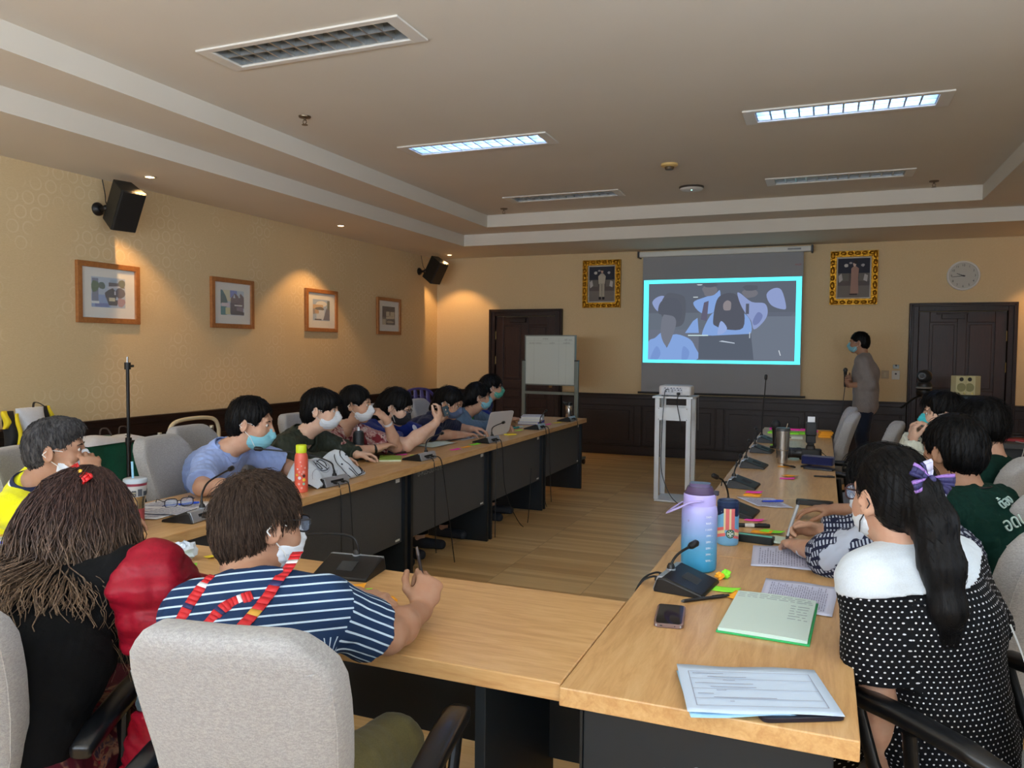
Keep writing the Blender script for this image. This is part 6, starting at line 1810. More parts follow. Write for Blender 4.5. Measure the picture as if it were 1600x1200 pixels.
def person(label, S):
    g = lambda k, d=None: S.get(k, d)
    h = g('h', .0065); sc = g('sc', 1.0); hs = g('hs', 1.0)
    H = V3(S['head']); ax = head_axes(S['yaw'], g('pitch', 0), g('roll', 0)); r_, f_, u_ = ax
    hp = lambda x, y, z: H + hs * (x * r_ + y * f_ + z * u_)
    P = V3(S['pelvis']); by = A_(S['byaw']); cy = A_(g('cyaw', S['byaw']))
    bf, br = V3((math.cos(by), math.sin(by), 0)), V3((math.sin(by), -math.cos(by), 0))
    cf, cr = V3((math.cos(cy), math.sin(cy), 0)), V3((math.sin(cy), -math.cos(cy), 0))
    N = V3(g('neck', H + V3((0, 0, -.165 * hs)) - f_ * .035 * V3((1, 1, 0)) - cf * .035))
    spine = nz(N - P); cr = cr + V3((0, 0, g('stilt', 0))) ; cr = nz(cr - spine * (cr @ spine) * .5)
    W = P + (N - P) * .28 - bf * g('slump', .03) * .7; C = P + (N - P) * .64 - cf * g('slump', .03)
    sh = {}
    for nm, s in (('L', -1), ('R', 1)):
        sh[nm] = V3(g('sh' + nm, N - spine * .062 + cr * s * .158 * sc + cf * g('shf', .015)))
    stand = g('stand', False)
    root_xy = (P[0], P[1], 0)
    t = thing('person', label, 'person', root_xy, 0, g('group'))
    def torso(inf, legs=False, wide=0.0):
        w = sc
        return [ecap(P - spine * .03, W, br, (.160 * w + inf + wide, .118 + inf), (.142 * w + inf + wide, .106 + inf), .05, pid=1),
                ecap(W, C, nz(br + cr), (.142 * w + inf + wide, .106 + inf), (.160 * w + inf, .116 + inf), .05, pid=1),
                ecap(C, N - spine * .045, cr, (.160 * w + inf, .116 + inf), (.118 * w + inf, .072 + inf), .05, pid=1),
                cap(N - spine * .055 + cr * .05, sh['R'], .052 + inf, .052 + inf, .05, pid=1), cap(N - spine * .055 - cr * .05, sh['L'], .052 + inf, .052 + inf, .05, pid=1)]
    # ---- arms
    arms = {}
    for nm in 'LR':
        a = g(nm)
        if a is None:
            s = 1 if nm == 'R' else -1
            a = dict(wr=P + bf * .33 + br * s * .13 + V3((0, 0, .07)), hd=bf, pn=(0, 0, -1))
        wr = V3(a['wr'])
        el = V3(a['el']) if 'el' in a else ik(sh[nm], wr, .275 * g('ls', 1), .245 * g('ls', 1), a.get('pole', V3((0, 0, -1)) + (cr if nm == 'R' else -cr) * .5))
        arms[nm] = (sh[nm], el, wr, a)
    body = face_prims(hp, ax, hs)
    body += [cap(hp(0, -.022, -.05), hp(0, -.030, -.10), .052 * hs, .050 * hs, .03), cap(hp(0, -.030, -.10), N - spine * .02, .050 * hs, .058, .03)]
    body += torso(-.014)
    hip = {'L': P - br * .085 + V3((0, 0, -.01)), 'R': P + br * .085 + V3((0, 0, -.01))}
    leg = {}
    for nm, s in (('L', -1), ('R', 1)):
        if stand:
            kn = hip[nm] + V3((0, 0, -.40)) + bf * .02 + br * s * .01; an = V3((kn[0], kn[1], .09)) - bf * .02
        else:
            kd = V3(g('knee' + nm, hip[nm] + bf * .40 + br * s * g('knee_out', .05) + V3((0, 0, -.01)))); kn = kd
            an = V3(g('ankle' + nm, V3((kn[0], kn[1], .095)) + bf * g('foot_fwd', .02)))
        toe = V3((an[0], an[1], .035)) + bf * .14 + br * s * .02
        leg[nm] = (hip[nm], kn, an, toe)
        body += [cap(hip[nm], kn, .074, .050, .04), cap(kn, kn + (an - kn) * .35, .048, .052, .03), cap(kn + (an - kn) * .35, an, .052, .032, .03), cap(an, V3((an[0], an[1], .04)) - bf * .02, .034, .032, .02), cap(V3((an[0], an[1], .038)), toe, .033, .022, .02)]
    for nm in 'LR':
        s0, el, wr, a = arms[nm]; fr = g('arm_r', 1.0)
        body += [cap(s0, el, .046 * fr, .038 * fr, .03), cap(el, el + (wr - el) * .35, .037 * fr, .040 * fr, .02), cap(el + (wr - el) * .35, wr, .040 * fr, .0265, .02)]
        hd = a.get('hd', wr - el)
        body += hand_prims(wr, hd, a.get('pn', (0, 0, -1)), (1 if nm == 'R' else -1) * a.get('flip', 1), a.get('curl', (.35, .4, .3)), a.get('spread', .12), g('hand_s', .98), a.get('thumb', .4), a.get('curls'))
    V, Fc, _ = sdf_surface(body, h)
    np_mesh('body', V, Fc, SKIN[g('skin', 'mid')], t, root_xy)
    # ---- eyes, brows
    e = MB(); rot = Matrix((tuple(r_), tuple(f_), tuple(u_))).transposed()
    loc = Vector(root_xy)
    for sx in (-1, 1):
        e.ell(Vector(hp(sx * .033, .0835, .002)) - loc, (.0125 * hs, .0085 * hs, .0085 * hs), 12, 0, rot=rot)
        e.ell(Vector(hp(sx * .033, .0895, .002)) - loc, (.0058 * hs, .004 * hs, .0062 * hs), 10, 1, rot=rot)
        e.tube([Vector(hp(sx * x, y, z)) - loc for x, y, z in ((.014, .0935, .018), (.032, .0945, .024), (.052, .082, .019))], [.0028 * hs, .0036 * hs, .0018 * hs], 6, 2, flat=.6)
    e.build('eyes', [eye_w, eye_b, HAIR['black']], t, smooth=60)
    # ---- top garment
    top = g('top')
    if top:
        inf = top.get('inf', .006); pr = torso(inf + .004, wide=top.get('wide', 0)); par = {}
        sl = top.get('sleeve', 'short')
        for nm in 'LR':
            s0, el, wr, a = arms[nm]
            slx = top.get('sleeve' + nm, sl)
            ax_ = nz(el - s0); ub = top.get('arm', .012)
            if slx == 'short':
                f = top.get('len', .72); cpnt = s0 + (el - s0) * f
                pr.append(cap(s0 - ax_ * .01, el, .052 + ub, .050 + ub + top.get('flare', .006), .035, [(cpnt, ax_)], pid=2))
            elif slx in ('long', 'roll', 'elbow'):
                pr.append(cap(s0, el, .052 + ub, .045 + ub, .035, pid=2))
                f = {'long': .97, 'roll': .55, 'elbow': .22}[slx]; cpnt = el + (wr - el) * f; a2 = nz(wr - el)
                pr.append(cap(el, wr, .045 + ub, .033 + ub * (.8 if slx == 'long' else 1.3), .025, [(cpnt, a2)], pid=3))
        if top.get('skirt'):      # hem that falls over the hips
            pr.append(ecap(P + spine * .02, P - V3((0, 0, top['skirt'])), br, (.165 * sc + inf, .124 + inf), (.175 * sc + inf, .135 + inf), .05, pid=1))
        pr += top.get('extra', [])
        neckcut = cap(N + spine * .10 + cf * .02, N - spine * top.get('neckline', .015) + cf * top.get('neck_fwd', .045), .058, top.get('neck_r', .060), .01, sub=True)
        pr.append(neckcut)
        clips = [(P - spine * top.get('hem', .10), -spine)] if not top.get('skirt') else []
        clips += top.get('clips', [])
        V, Fc, ID = sdf_surface(pr, top.get('h', h), clips, wrinkle(top.get('wr', .0030), top.get('seed', hash(label) % 1000 if False else len(label)), top.get('ws', 1.0)))
        att = cloth_coords(V, Fc, ID, pr, P, spine, cr, np.linalg.norm(arms['L'][1] - arms['L'][0]))
        S['_top'] = np_mesh(top.get('name', 'shirt'), V, Fc, top['mat'], t, root_xy, attr=att)
        if top.get('collar'):
            c = MB(); cm = top['collar']
            n = 28; rs = []
            for (rad, dz, fw) in ((.056, .030, 0), (.060, .034, 0), (.075, .012, .006), (.088, -.012, .010), (.084, -.014, .010), (.068, .006, .004)):
                ring = []
                for k in range(n):
                    a = 2 * PI * k / n
                    q = N + spine * (dz - .012 * (1 + math.cos(a)) * top.get('dip', 1.0) + .006) + (cr * math.sin(a) * rad * 1.02 + np.cross(spine, cr) * math.cos(a) * rad * (-1 if False else 1)) - spine * 0
                    ring.append(tuple(Vector(q) - loc))
                rs.append(ring)
            mats = cm if isinstance(cm, (list, tuple)) else [cm]
            for i in range(len(rs) - 1):
                c.rings([rs[i], rs[i + 1]], m=min(len(mats) - 1, (0, 0, 1, 0, 0)[i] if len(mats) > 1 else 0), cap=False)
            c.build('collar', mats, t, smooth=60)
    # ---- trousers or skirt
    bot = g('bottom')
    if bot:
        inf = .012; pr = []
        pr.append(ecap(P - spine * .02, P + spine * .07, br, (.162 * sc + inf, .122 + inf), (.150 * sc + inf, .112 + inf), .04))
        for nm in 'LR':
            a, kn, an, toe = leg[nm]
            lo_ = an + (kn - an) * bot.get('up', .02)
            pr += [cap(a, kn, .082 + inf, .058 + inf, .04), cap(kn, an, .058 + inf, .046 + inf, .035, [(lo_, nz(an - kn))])]
        if bot.get('skirt'):
            kn = (leg['L'][1] + leg['R'][1]) / 2; an = (leg['L'][2] + leg['R'][2]) / 2
            pr += [ecap(P, kn, br, (.17, .10), (.15, .075), .05), ecap(kn, an + (kn - an) * .2, br, (.15, .075), (.19, .11), .05)]
        V, Fc, ID = sdf_surface(pr, max(h, .007), bot.get('clips', ()), wrinkle(.0035, 31))
        np_mesh('skirt' if bot.get('skirt') else 'trousers', V, Fc, bot['mat'], t, root_xy, attr=cloth_coords(V, Fc, ID, pr, P, spine, cr, 0) if bot.get('skirt') else None)
    if g('shoes'):
        for nm in 'LR':
            a, kn, an, toe = leg[nm]
            V, Fc, ID = sdf_surface([cap(V3((an[0], an[1], .040)) - bf * .035, V3((an[0], an[1], .040)) + bf * .03, .040, .040, .02), cap(V3((an[0], an[1], .036)) + bf * .03, toe + bf * .025, .042, .034, .02), ecap(V3((an[0], an[1], .018)) - bf * .04, V3((toe[0], toe[1], .018)) + bf * .03, nz(np.cross(bf, (0, 0, 1))), (.040, .020), (.036, .018), .01)], .006, [((0, 0, .004), (0, 0, -1)), ((0, 0, g('shoe_top', .075)), (0, 0, 1))])
            np_mesh('shoe', V, Fc, g('shoes'), t, root_xy)
    # ---- hair
    hr = g('hair')
    if hr:
        A = (r_, f_, u_); q = hr.get('vol', 0.0); dn = hr.get('down', 0.0); bang = hr.get('bang', 0.0)
        E = lambda c, rad, k=.02, sub=False: ell(hp(*c), A, V3(rad) * hs, k * hs, sub=sub)
        pr = [E((0, -.012, .030), (.083 + q, .103 + q, .098 + q), .02), E((0, -.050, -.020 - dn * .4), (.070 + q, .062 + q * .6, .070 + dn * .5), .03)]
        for it in hr.get('add', []):
            if it[0] == 'c': pr.append(cap(hp(*it[1]), hp(*it[2]), it[3] * hs, it[4] * hs, it[5] if len(it) > 5 else .03))
            elif it[0] == 'w': pr.append(cap(it[1], it[2], it[3], it[4], it[5] if len(it) > 5 else .03))
            else: pr.append(E(it[1], it[2], .025))
        pr.append(E((0, .118, -.040 - bang), (.100, .082, .096), .012, True))
        for sx in (-1, 1):
            if hr.get('ears', True): pr.append(E((sx * .092, .012, -.040), (.030, .048, .052), .012, True))
            else: pr.append(E((sx * .040, .112, -.070), (.045, .065, .085), .012, True))
        for it in hr.get('cut', []): pr.append(E(it[0], it[1], .012, True))
        fl = hr.get('groove', .0022); fr = hr.get('freq', 34)
        rs_ = np.random.RandomState(len(label)); jit = rs_.uniform(0, 6, 6)
        def grooves(Pn):
            L = (Pn - H) @ np.stack([r_, f_, u_], 1) / hs
            az = np.arctan2(L[:, 0], -(L[:, 1] + .02)); rad = np.sqrt(L[:, 0] ** 2 + (L[:, 1] + .02) ** 2)
            w_ = np.clip(rad / .05, 0, 1)
            return fl * w_ * (np.sin(az * fr + jit[0] + 7 * L[:, 2]) + .6 * np.sin(az * fr * .47 + jit[1] - 14 * L[:, 2]) + .5 * np.sin(az * 9 + 30 * L[:, 2] + jit[2]))
        V, Fc, ID = sdf_surface(pr, hr.get('h', h), (), grooves)
        ns = int(hr.get('strands', 260) * 1.7)
        if ns:
            # strands lie along the surface, away from the crown and then down
            e1 = V[Fc[:, 1]] - V[Fc[:, 0]]; e2 = V[Fc[:, 2]] - V[Fc[:, 0]]; nf = np.cross(e1, e2); nf /= np.maximum(np.linalg.norm(nf, axis=1, keepdims=True), 1e-12)
            ctr = V[Fc].mean(1)
            out = ctr - H; flip = (nf * out).sum(1) < 0; nf[flip] *= -1
            Lc = (ctr - H) @ np.stack([r_, f_, u_], 1) / hs
            ok = np.where((nf * out).sum(1) > .35 * np.linalg.norm(out, axis=1))[0]
            rs2 = np.random.RandomState(11 + len(label)); pick = rs2.choice(ok, ns)
            K = 8; ln = hr.get('slen', .05) * rs2.uniform(.55, 1.25, ns)
            crown = hp(*hr.get('crown', (.01, -.045, .125)))
            p = ctr[pick] + nf[pick] * .0005; nn = nf[pick]
            path = [p.copy()]
            for k in range(K - 1):
                d = (p - crown) + rs2.normal(0, hr.get('mess', .018), (ns, 3)) - u_ * .03
                d -= nn * (d * nn).sum(1, keepdims=True); d /= np.maximum(np.linalg.norm(d, axis=1, keepdims=True), 1e-6)
                st = d * (ln / (K - 1))[:, None] + nn * (hr.get('lift', .004) / K) * (k < 4) - nn * (.0009 * (k >= 4)) - V3((0, 0, 1)) * hr.get('fall', .0)
                p = p + st
                # keep hugging the head
                o2 = p - hp(0, -.012, .02); o2n = o2 / np.linalg.norm(o2, axis=1, keepdims=True); nn = .6 * nn + .4 * o2n; nn /= np.linalg.norm(nn, axis=1, keepdims=True)
                path.append(p.copy())
            SV, SF = tubes(np.stack(path, 1), np.full(ns, hr.get('sr', .0011)) * rs2.uniform(.6, 1.2, ns))
            Fc = np.concatenate([Fc, SF + len(V)]); V = np.concatenate([V, SV])
        for extra in hr.get('paths', []):
            SV, SF = tubes(*extra(hp, H, ax)); Fc = np.concatenate([Fc, SF + len(V)]); V = np.concatenate([V, SV])
        np_mesh('hair', V, Fc, HAIR[hr.get('mat', 'black')], t, root_xy)
    # ---- face mask
    mk = g('mask')
    if mk:
        A = (r_, f_, u_)
        E = lambda c, rad, k=.02, **kw: ell(hp(*c), A, V3(rad) * hs, k * hs, **kw)
        off = g('mask_z', 0)
        pr = [E((0, .038, -.056 + off), (.066, .080, .061)), cap(hp(0, .100, -.008 + off), hp(0, .116, -.036 + off), .013 * hs, .016 * hs, .02)]
        cl = [(hp(0, .030, 0), -f_ + .25 * u_), (hp(0, 0, .002 + off), u_ - .28 * f_ * 0), ]
        V, Fc, ID = sdf_surface(pr, min(h, .005), cl, lambda Pn: .0012 * np.sin(((Pn - H) @ u_) * 420))
        mo = np_mesh('face_mask', V, Fc, mk, t, root_xy)
        st = MB()
        for sx in (-1, 1):
            for z0, z1 in ((-.006, .006), (-.092, -.030)):
                st.tube([Vector(hp(sx * x, y, z + off * (1 if i == 0 else 0))) - loc for i, (x, y, z) in enumerate(((.058, .050, z0), (.072, .026, (z0 * .5 + z1 * .5)), (.081, -.012, z1), (.084, -.030, -.012)))], .0016, 6)
        st.build('mask_strap', g('strap', plain((226, 226, 224), .7)), mo)
    if g('specs'):
        xf = Matrix.Translation(Vector(hp(0, .100, .002)) - loc) @ rot.to_4x4()
        glasses_geo(t, xf, g('specs'), 1.0)
    S['_hp'], S['_ax'], S['_arms'], S['_N'], S['_P'], S['_spine'], S['_cr'], S['_cf'], S['_loc'], S['_leg'] = hp, ax, arms, N, P, spine, cr, cf, loc, leg
    return t

# ------------------------------------------------------------------ cloth patterns (they ride on the 'garment' coordinates)
def striped_shirt():
    m = Mat('navy_striped_cotton', (30, 54, 88), .85, spec=.2)
    x, y, z = m.sep(m.attr('garment'))
    sl = z.gt(1.5)
    yoke = y.gt(.300)
    lx = (x / .0165).fract().lt(.20); ly = (y / .0185).fract().lt(.20)
    ls = (x / .0150).fract().lt(.22)
    tor = ly * yoke + lx * (1.0 - yoke)
    f = ls * sl + tor * (1.0 - sl)
    m.color(m.mix(f, (28, 50, 84), (186, 208, 226))); return m.m
def dotted(name, base, dot, step, rad):
    m = Mat(name, base, .85, spec=.2)
    x, y, z = m.sep(m.attr('garment'))
    row = (y / step).floor()
    u = (x / step + row * .5).fract() - .5; v = (y / step).fract() - .5
    d = (u * u + v * v).sqrt()
    m.color(m.mix(d.lt(rad), base, dot)); return m.m
def floral(name, cols, scale):
    m = Mat(name, cols[0], .85, spec=.2)
    oc = m.coord()
    wv = m.noise(oc, scale * .4, 2, .5, 1.2)
    d, c = m.voronoi(oc, scale)
    n = m.noise(oc, scale * .9, 3, .6, 1.5)
    c1 = m.ramp(n, [(0, cols[0]), (.36, cols[1]), (.47, cols[2]), (.56, cols[3]), (.68, cols[4])])
    c2 = m.mix(wv.sstep(.5, .56), c1, cols[0])
    m.color(c2); return m.m
def ikat():
    m = Mat('grey_navy_printed_cotton', (170, 180, 198), .85, spec=.2)
    oc = m.coord(); x, y, z = m.sep(m.attr('garment'))
    n = m.noise(oc, 14, 2, .5)
    st = (y / .012).fract().lt(.5); s2 = (x / .022).fract().lt(.6)
    zone = (n + y * .6).sstep(.55, .58)
    f = zone * (1.0 - st * s2 * (n.gt(.46)))
    m.color(m.mix(f, (176, 184, 200), (34, 38, 62))); return m.m
SKY = fabric('pale_blue_cotton', (150, 172, 226), 300, .85, .05, .1)
YEL = fabric('bright_yellow_knit', (228, 226, 16), 300, .85, .05, .1)
NAVY_T = fabric('royal_blue_jersey', (22, 42, 120), 300, .9, .08, .1)
NAVY_P = fabric('navy_pique', (26, 30, 62), 300, .9, .08, .1)
OLIVE = fabric('dark_olive_nylon', (50, 58, 50), 120, .5, .1, .1, 0)
GREYJ = fabric('blue_grey_fleece', (92, 116, 138), 240, .95, .1)
BLACKK = fabric('black_knit', (6, 7, 9), 260, .95, .2, .3, 0)
REDN = fabric('crimson_nylon', (140, 18, 38), 160, .42, .08, .15, 0)
GREYL = fabric('grey_lining', (62, 78, 88), 300, .9, .15)
DGREEN = fabric('dark_green_jersey', (5, 44, 37), 260, .9, .12, .1, 0)
CREAMS = fabric('cream_cotton', (206, 208, 192), 260, .85, .08, .1)
GREYS = fabric('grey_beige_cotton', (136, 130, 128), 260, .9, .05, .1)
KHAKI = fabric('khaki_cotton', (100, 94, 58), 260, .9, .1, .1)
DENIM = fabric('dark_denim', (30, 40, 58), 300, .9, .12)
BLK_TR = fabric('black_cotton', (12, 13, 16), 300, .9, .15, .2, 0)
WHITE_C = fabric('white_collar_cotton', (206, 216, 226), 300, .85, .04, .1)
STRIPE, DOTS = striped_shirt(), dotted('black_polka_dot', (7, 9, 14), (206, 208, 214), .0122, .155)
FLOR_R = floral('red_floral_print', [(112, 36, 44), (196, 160, 150), (150, 88, 92), (206, 186, 176), (92, 52, 62)], 26)
FLOR_S = floral('dark_red_skirt_print', [(70, 14, 28), (60, 52, 70), (150, 110, 84), (90, 40, 46), (150, 30, 44)], 22)
IKAT = ikat()
M_WHITE = Mat('white_mask', (214, 220, 228), .8).m; M_BLUE = Mat('pale_blue_mask', (126, 190, 206), .8).m; M_CYAN = Mat('turquoise_mask', (60, 190, 200), .8).m
M_GREEN = Mat('green_mask', (84, 176, 158), .8).m; M_SLATE = Mat('slate_blue_mask', (84, 100, 134), .85).m; M_BLACK = Mat('black_mask', (30, 31, 38), .8).m
frame_b = plain((18, 18, 22), .3)
SHOE_B = plain((26, 36, 50), .6)

def sub_mesh(S, root, name, mat, prims, h=.006, clips=(), warp=None):
    V, Fc, ID = sdf_surface(prims, h, clips, warp)
    return np_mesh(name, V, Fc, mat, root, (S['pelvis'][0], S['pelvis'][1], 0))

def ribbon(b, C0, out, nrm, wid, L, W_, m, lc, sag=.0):
    """one flat bow loop: a band of width W_ whose path leaves C0, turns and comes back"""
    out, nrm, wid = nz(out), nz(nrm), nz(wid); A = []
    for t_, (o, n) in zip((0, .3, .7, 1, .7, .3, 0), ((0, 0), (.45, .10), (.85, .16), (1, .05), (.85, -.10), (.45, -.05), (0, 0))):
        k = .35 + .65 * (o ** .7)
        c = C0 + out * L * o + nrm * L * n + V3((0, 0, -sag * o))
        A.append([Vector(c + wid * W_ * k * q) - lc for q in (-.5, -.25, .25, .5)])
    for i in range(len(A) - 1):
        for j in range(3): b.add([A[i][j], A[i + 1][j], A[i + 1][j + 1], A[i][j + 1]], [(0, 1, 2, 3)], m[j])
# ================================================================== LEFT ROW
S = dict(head=(-2.77, 2.11, 1.075), yaw=44, pitch=2, pelvis=(-3.15, 2.42, .575), byaw=22, cyaw=26, neck=(-2.84, 2.06, .945), skin='tan', h=.0055, hs=1.0,
         R=dict(el=(-2.58, 1.95, .80), wr=(-2.61, 2.13, .965), hd=(-.25, .25, .75), pn=(-.6, .3, -.2), curl=(.9, .9, .6)), L=dict(el=(-2.80, 2.42, .80), wr=(-2.60, 2.28, .785), hd=(1, -.4, 0)),
         top=dict(name='polo_shirt', mat=YEL, sleeve='short', collar=[plain((24, 34, 74), .8), plain((222, 224, 226), .8)], dip=.4), bottom=dict(mat=BLK_TR), shoes=SHOE_B,
         hair=dict(mat='grey', vol=-.004, strands=700, slen=.028, sr=.0012, mess=.03, groove=.0012, add=[('e', (0, .03, .085), (.062, .07, .04))]), mask=M_WHITE)
pY = person('person in a bright yellow polo shirt, resting the chin on one hand', S)
text('back_print', 'ทม/อ.', .075, plain((18, 18, 20), .7), pY, (-.16, -.15, .74), (A_(78), 0, A_(-62)), .001)

S = dict(head=(-2.78, 3.23, 1.085), yaw=26, pitch=10, pelvis=(-3.16, 3.32, .575), byaw=8, cyaw=12, neck=(-2.90, 3.17, .945), skin='mid', h=.0055, hs=1.08, slump=.05,
         R=dict(el=(-2.76, 2.86, .80), wr=(-2.63, 3.06, .79), hd=(.3, 1, 0), curl=(.3, .4, .3)), L=dict(el=(-2.80, 3.56, .80), wr=(-2.60, 3.40, .80), hd=(.3, -1, -.05), curl=(.3, .3, .2)),
         top=dict(mat=SKY, sleeve='short', len=.80, flare=.014, collar=SKY, wr=.005), bottom=dict(mat=BLK_TR), shoes=SHOE_B,
         hair=dict(mat='black', vol=.002, bang=-.018, strands=420, slen=.035, lift=.006, down=.005), mask=M_BLUE, mask_z=-.012)
person('person in a pale blue shirt leaning over the table, pale blue mask', S)

S = dict(head=(-2.85, 3.93, 1.10), yaw=24, pitch=6, pelvis=(-3.14, 3.93, .575), byaw=5, cyaw=8, neck=(-2.95, 3.88, .95), skin='fair', h=.006, hs=1.04,
         R=dict(el=(-2.84, 3.70, .80), wr=(-2.70, 3.90, .80), hd=(.35, 1, 0), curl=(.5, .5, .4)), L=dict(el=(-2.86, 4.20, .81), wr=(-2.74, 4.16, .80), hd=(.6, .8, 0), curl=(.6, .6, .4)),
         top=dict(name='jacket', mat=OLIVE, sleeve='long', inf=.014, arm=.022, wr=.007, collar=OLIVE, neckline=.04), bottom=dict(mat=BLK_TR), shoes=SHOE_B,
         hair=dict(mat='black', vol=.002, bang=.018, strands=420, slen=.045, lift=.004, down=.02, add=[('e', (0, .06, .055), (.072, .06, .055))]), mask=M_WHITE)
person('person in a dark olive jacket, hands on the table, white mask', S)

S = dict(head=(-2.88, 4.36, 1.105), yaw=18, pitch=4, pelvis=(-3.15, 4.38, .575), byaw=0, cyaw=5, neck=(-2.97, 4.33, .955), skin='mid', h=.006, sc=.92,
         R=dict(el=(-2.84, 4.16, .80), wr=(-2.70, 4.36, .82), hd=(.2, 1, .2), curl=(.3, .3, .3)), L=dict(el=(-2.70, 4.58, .80), wr=(-2.71, 4.47, 1.0), hd=(-.5, -.35, .55), pn=(-.8, 0, -.4), curl=(.8, .9, .6)),
         top=dict(name='blouse', mat=FLOR_R, sleeve='short', len=.85, wr=.005), bottom=dict(mat=BLK_TR), shoes=SHOE_B,
         hair=dict(mat='black', vol=.002, strands=300, slen=.04, down=.05), mask=M_WHITE)
pF = person('person in a dusty red floral blouse with one hand to a white mask', S)
for nm, (a, b), c in (('wristwatch', ((-2.725, 4.325, .815), (-2.715, 4.34, .818)), (24, 24, 26)), ('bracelet', ((-2.708, 4.49, .965), (-2.71, 4.48, .978)), (206, 206, 210))):
    MB().tube([Vector(a) - S['_loc'], Vector(b) - S['_loc']], .031, 18).build(nm, plain(c, .35), pF)

S = dict(head=(-2.83, 4.80, 1.062), yaw=14, pitch=24, pelvis=(-3.17, 4.88, .575), byaw=0, cyaw=8, neck=(-2.96, 4.78, .945), skin='fair', h=.006, sc=1.12, arm_r=1.25, hs=1.04,
         R=dict(el=(-2.68, 4.68, .805), wr=(-2.57, 4.92, .945), hd=(.1, .5, .75), pn=(-.9, .1, .2), curl=(.5, .7, .5), spread=.2), L=dict(el=(-2.80, 5.14, .805), wr=(-2.66, 5.10, .94), hd=(.45, -.1, .6), pn=(.3, -.8, 0), curl=(.4, .6, .4)),
         top=dict(name='t_shirt', mat=NAVY_T, sleeve='short', len=.82, arm=.022, inf=.012, flare=.012), bottom=dict(mat=BLK_TR), shoes=SHOE_B,
         hair=dict(mat='black', vol=.006, strands=360, slen=.05, down=.06, ears=True, add=[('c', (0, -.08, .0), (0, -.10, -.12), .065, .05), ('c', (0, -.10, -.12), (-.02, -.10, -.20), .05, .03)]), mask=M_BLACK, specs=frame_b)
pB = person('person in a royal blue T-shirt holding up a phone, black mask', S)
text('sleeve_print', 'ผศ', .045, plain((206, 210, 222), .7), pB, (.40, -.205, .885), (A_(70), A_(0), A_(14)), .001)
text('sleeve_print', 'สสส.', .028, plain((206, 210, 222), .7), pB, (.42, -.218, .85), (A_(70), 0, A_(14)), .001)
MB().lathe([(.028, 0), (.028, .002), (0, .003)], n=20, xf=Matrix.Translation((.435, .02, .90)) @ Matrix.Rotation(A_(62), 4, 'Y')).build('chest_badge', plain((206, 212, 224), .7), pB)
t = thing('smartphone', 'dark phone held up by the person in royal blue', 'phone', (-2.565, 5.055, 1.02), A_(12))
MB().box((0, 0, 0), (.012, .15, .075), rot=Matrix.Rotation(A_(-14), 3, 'Y')).build('body', plain((32, 26, 28), .3), t, smooth=0, bevel=.004)
MB().tube([(.008, .05, .02), (.011, .05, .02)], .008, 12).build('camera_lens', plain((10, 10, 14), .1), t)

S = dict(head=(-2.72, 5.44, 1.055), yaw=0, pitch=20, pelvis=(-3.16, 5.50, .575), byaw=2, cyaw=8, neck=(-2.84, 5.43, .925), skin='mid', h=.0065, sc=.95,
         R=dict(el=(-2.78, 5.36, .80), wr=(-2.66, 5.58, .79), hd=(.25, 1, -.02), curl=(.35, .4, .3), spread=.2), L=dict(el=(-2.86, 5.86, .80), wr=(-2.70, 5.80, .815), hd=(.6, .3, -.05), curl=(.5, .6, .4)),
         top=dict(name='polo_shirt', mat=NAVY_P, sleeve='short', len=.9, collar=NAVY_P, wr=.004), bottom=dict(mat=BLK_TR), shoes=SHOE_B,
         hair=dict(mat='black', vol=.004, strands=300, slen=.08, down=.03, add=[('c', (0, -.10, .02), (0, -.13, -.10), .05, .03)]), mask=M_SLATE)
pP = person('person in a navy polo shirt looking down at a typing hand, slate mask', S)
MB().tube([Vector((-2.69, 5.53, .79)) - S['_loc'], Vector((-2.683, 5.545, .79)) - S['_loc']], .030, 18).build('wristwatch', plain((24, 24, 26), .35), pP)

S = dict(head=(-2.79, 6.12, 1.065), yaw=38, pitch=0, pelvis=(-3.15, 6.16, .575), byaw=5, cyaw=12, neck=(-2.88, 6.07, .925), skin='mid', h=.0065, sc=.95,
         R=dict(el=(-2.80, 5.98, .80), wr=(-2.68, 6.20, .80), hd=(.5, .7, 0), curl=(.4, .4, .3)), L=dict(el=(-2.84, 6.48, .80), wr=(-2.68, 6.36, .80), hd=(.8, -.2, 0), curl=(.4, .5, .4)),
         top=dict(name='hooded_jacket', mat=GREYJ, sleeve='long', inf=.016, arm=.02, neckline=.05, wr=.005, extra=[]), bottom=dict(mat=BLK_TR), shoes=SHOE_B,
         hair=dict(mat='black', vol=.002, strands=300, slen=.08, add=[('c', (0, -.10, -.02), (0, -.14, -.05), .05, .045)]), mask=M_BLUE)
pG = person('person in a blue grey hooded jacket over green, pale blue mask', S)
N_, cf_, sp_, cr_ = S['_N'], S['_cf'], S['_spine'], S['_cr']
sub_mesh(S, pG, 'hood', GREYJ, [cap(N_ - cf_ * .075 + cr_ * .07 - sp_ * .03, N_ - cf_ * .09 - sp_ * .05, .034, .042), cap(N_ - cf_ * .09 - sp_ * .05, N_ - cf_ * .075 - cr_ * .07 - sp_ * .03, .042, .034), cap(N_ + cr_ * .075 - sp_ * .02 - cf_ * .06, N_ + cr_ * .06 + cf_ * .06 - sp_ * .09, .026, .018), cap(N_ - cr_ * .075 - sp_ * .02 - cf_ * .06, N_ - cr_ * .06 + cf_ * .06 - sp_ * .09, .026, .018)])
sub_mesh(S, pG, 'lanyard', plain((60, 170, 70), .7), [cap(N_ + cr_ * .055 + cf_ * .05 - sp_ * .02, N_ + cf_ * .125 - sp_ * .16, .010, .014, .01), cap(N_ - cr_ * .055 + cf_ * .05 - sp_ * .02, N_ + cf_ * .125 - sp_ * .16, .010, .014, .01)], .005)

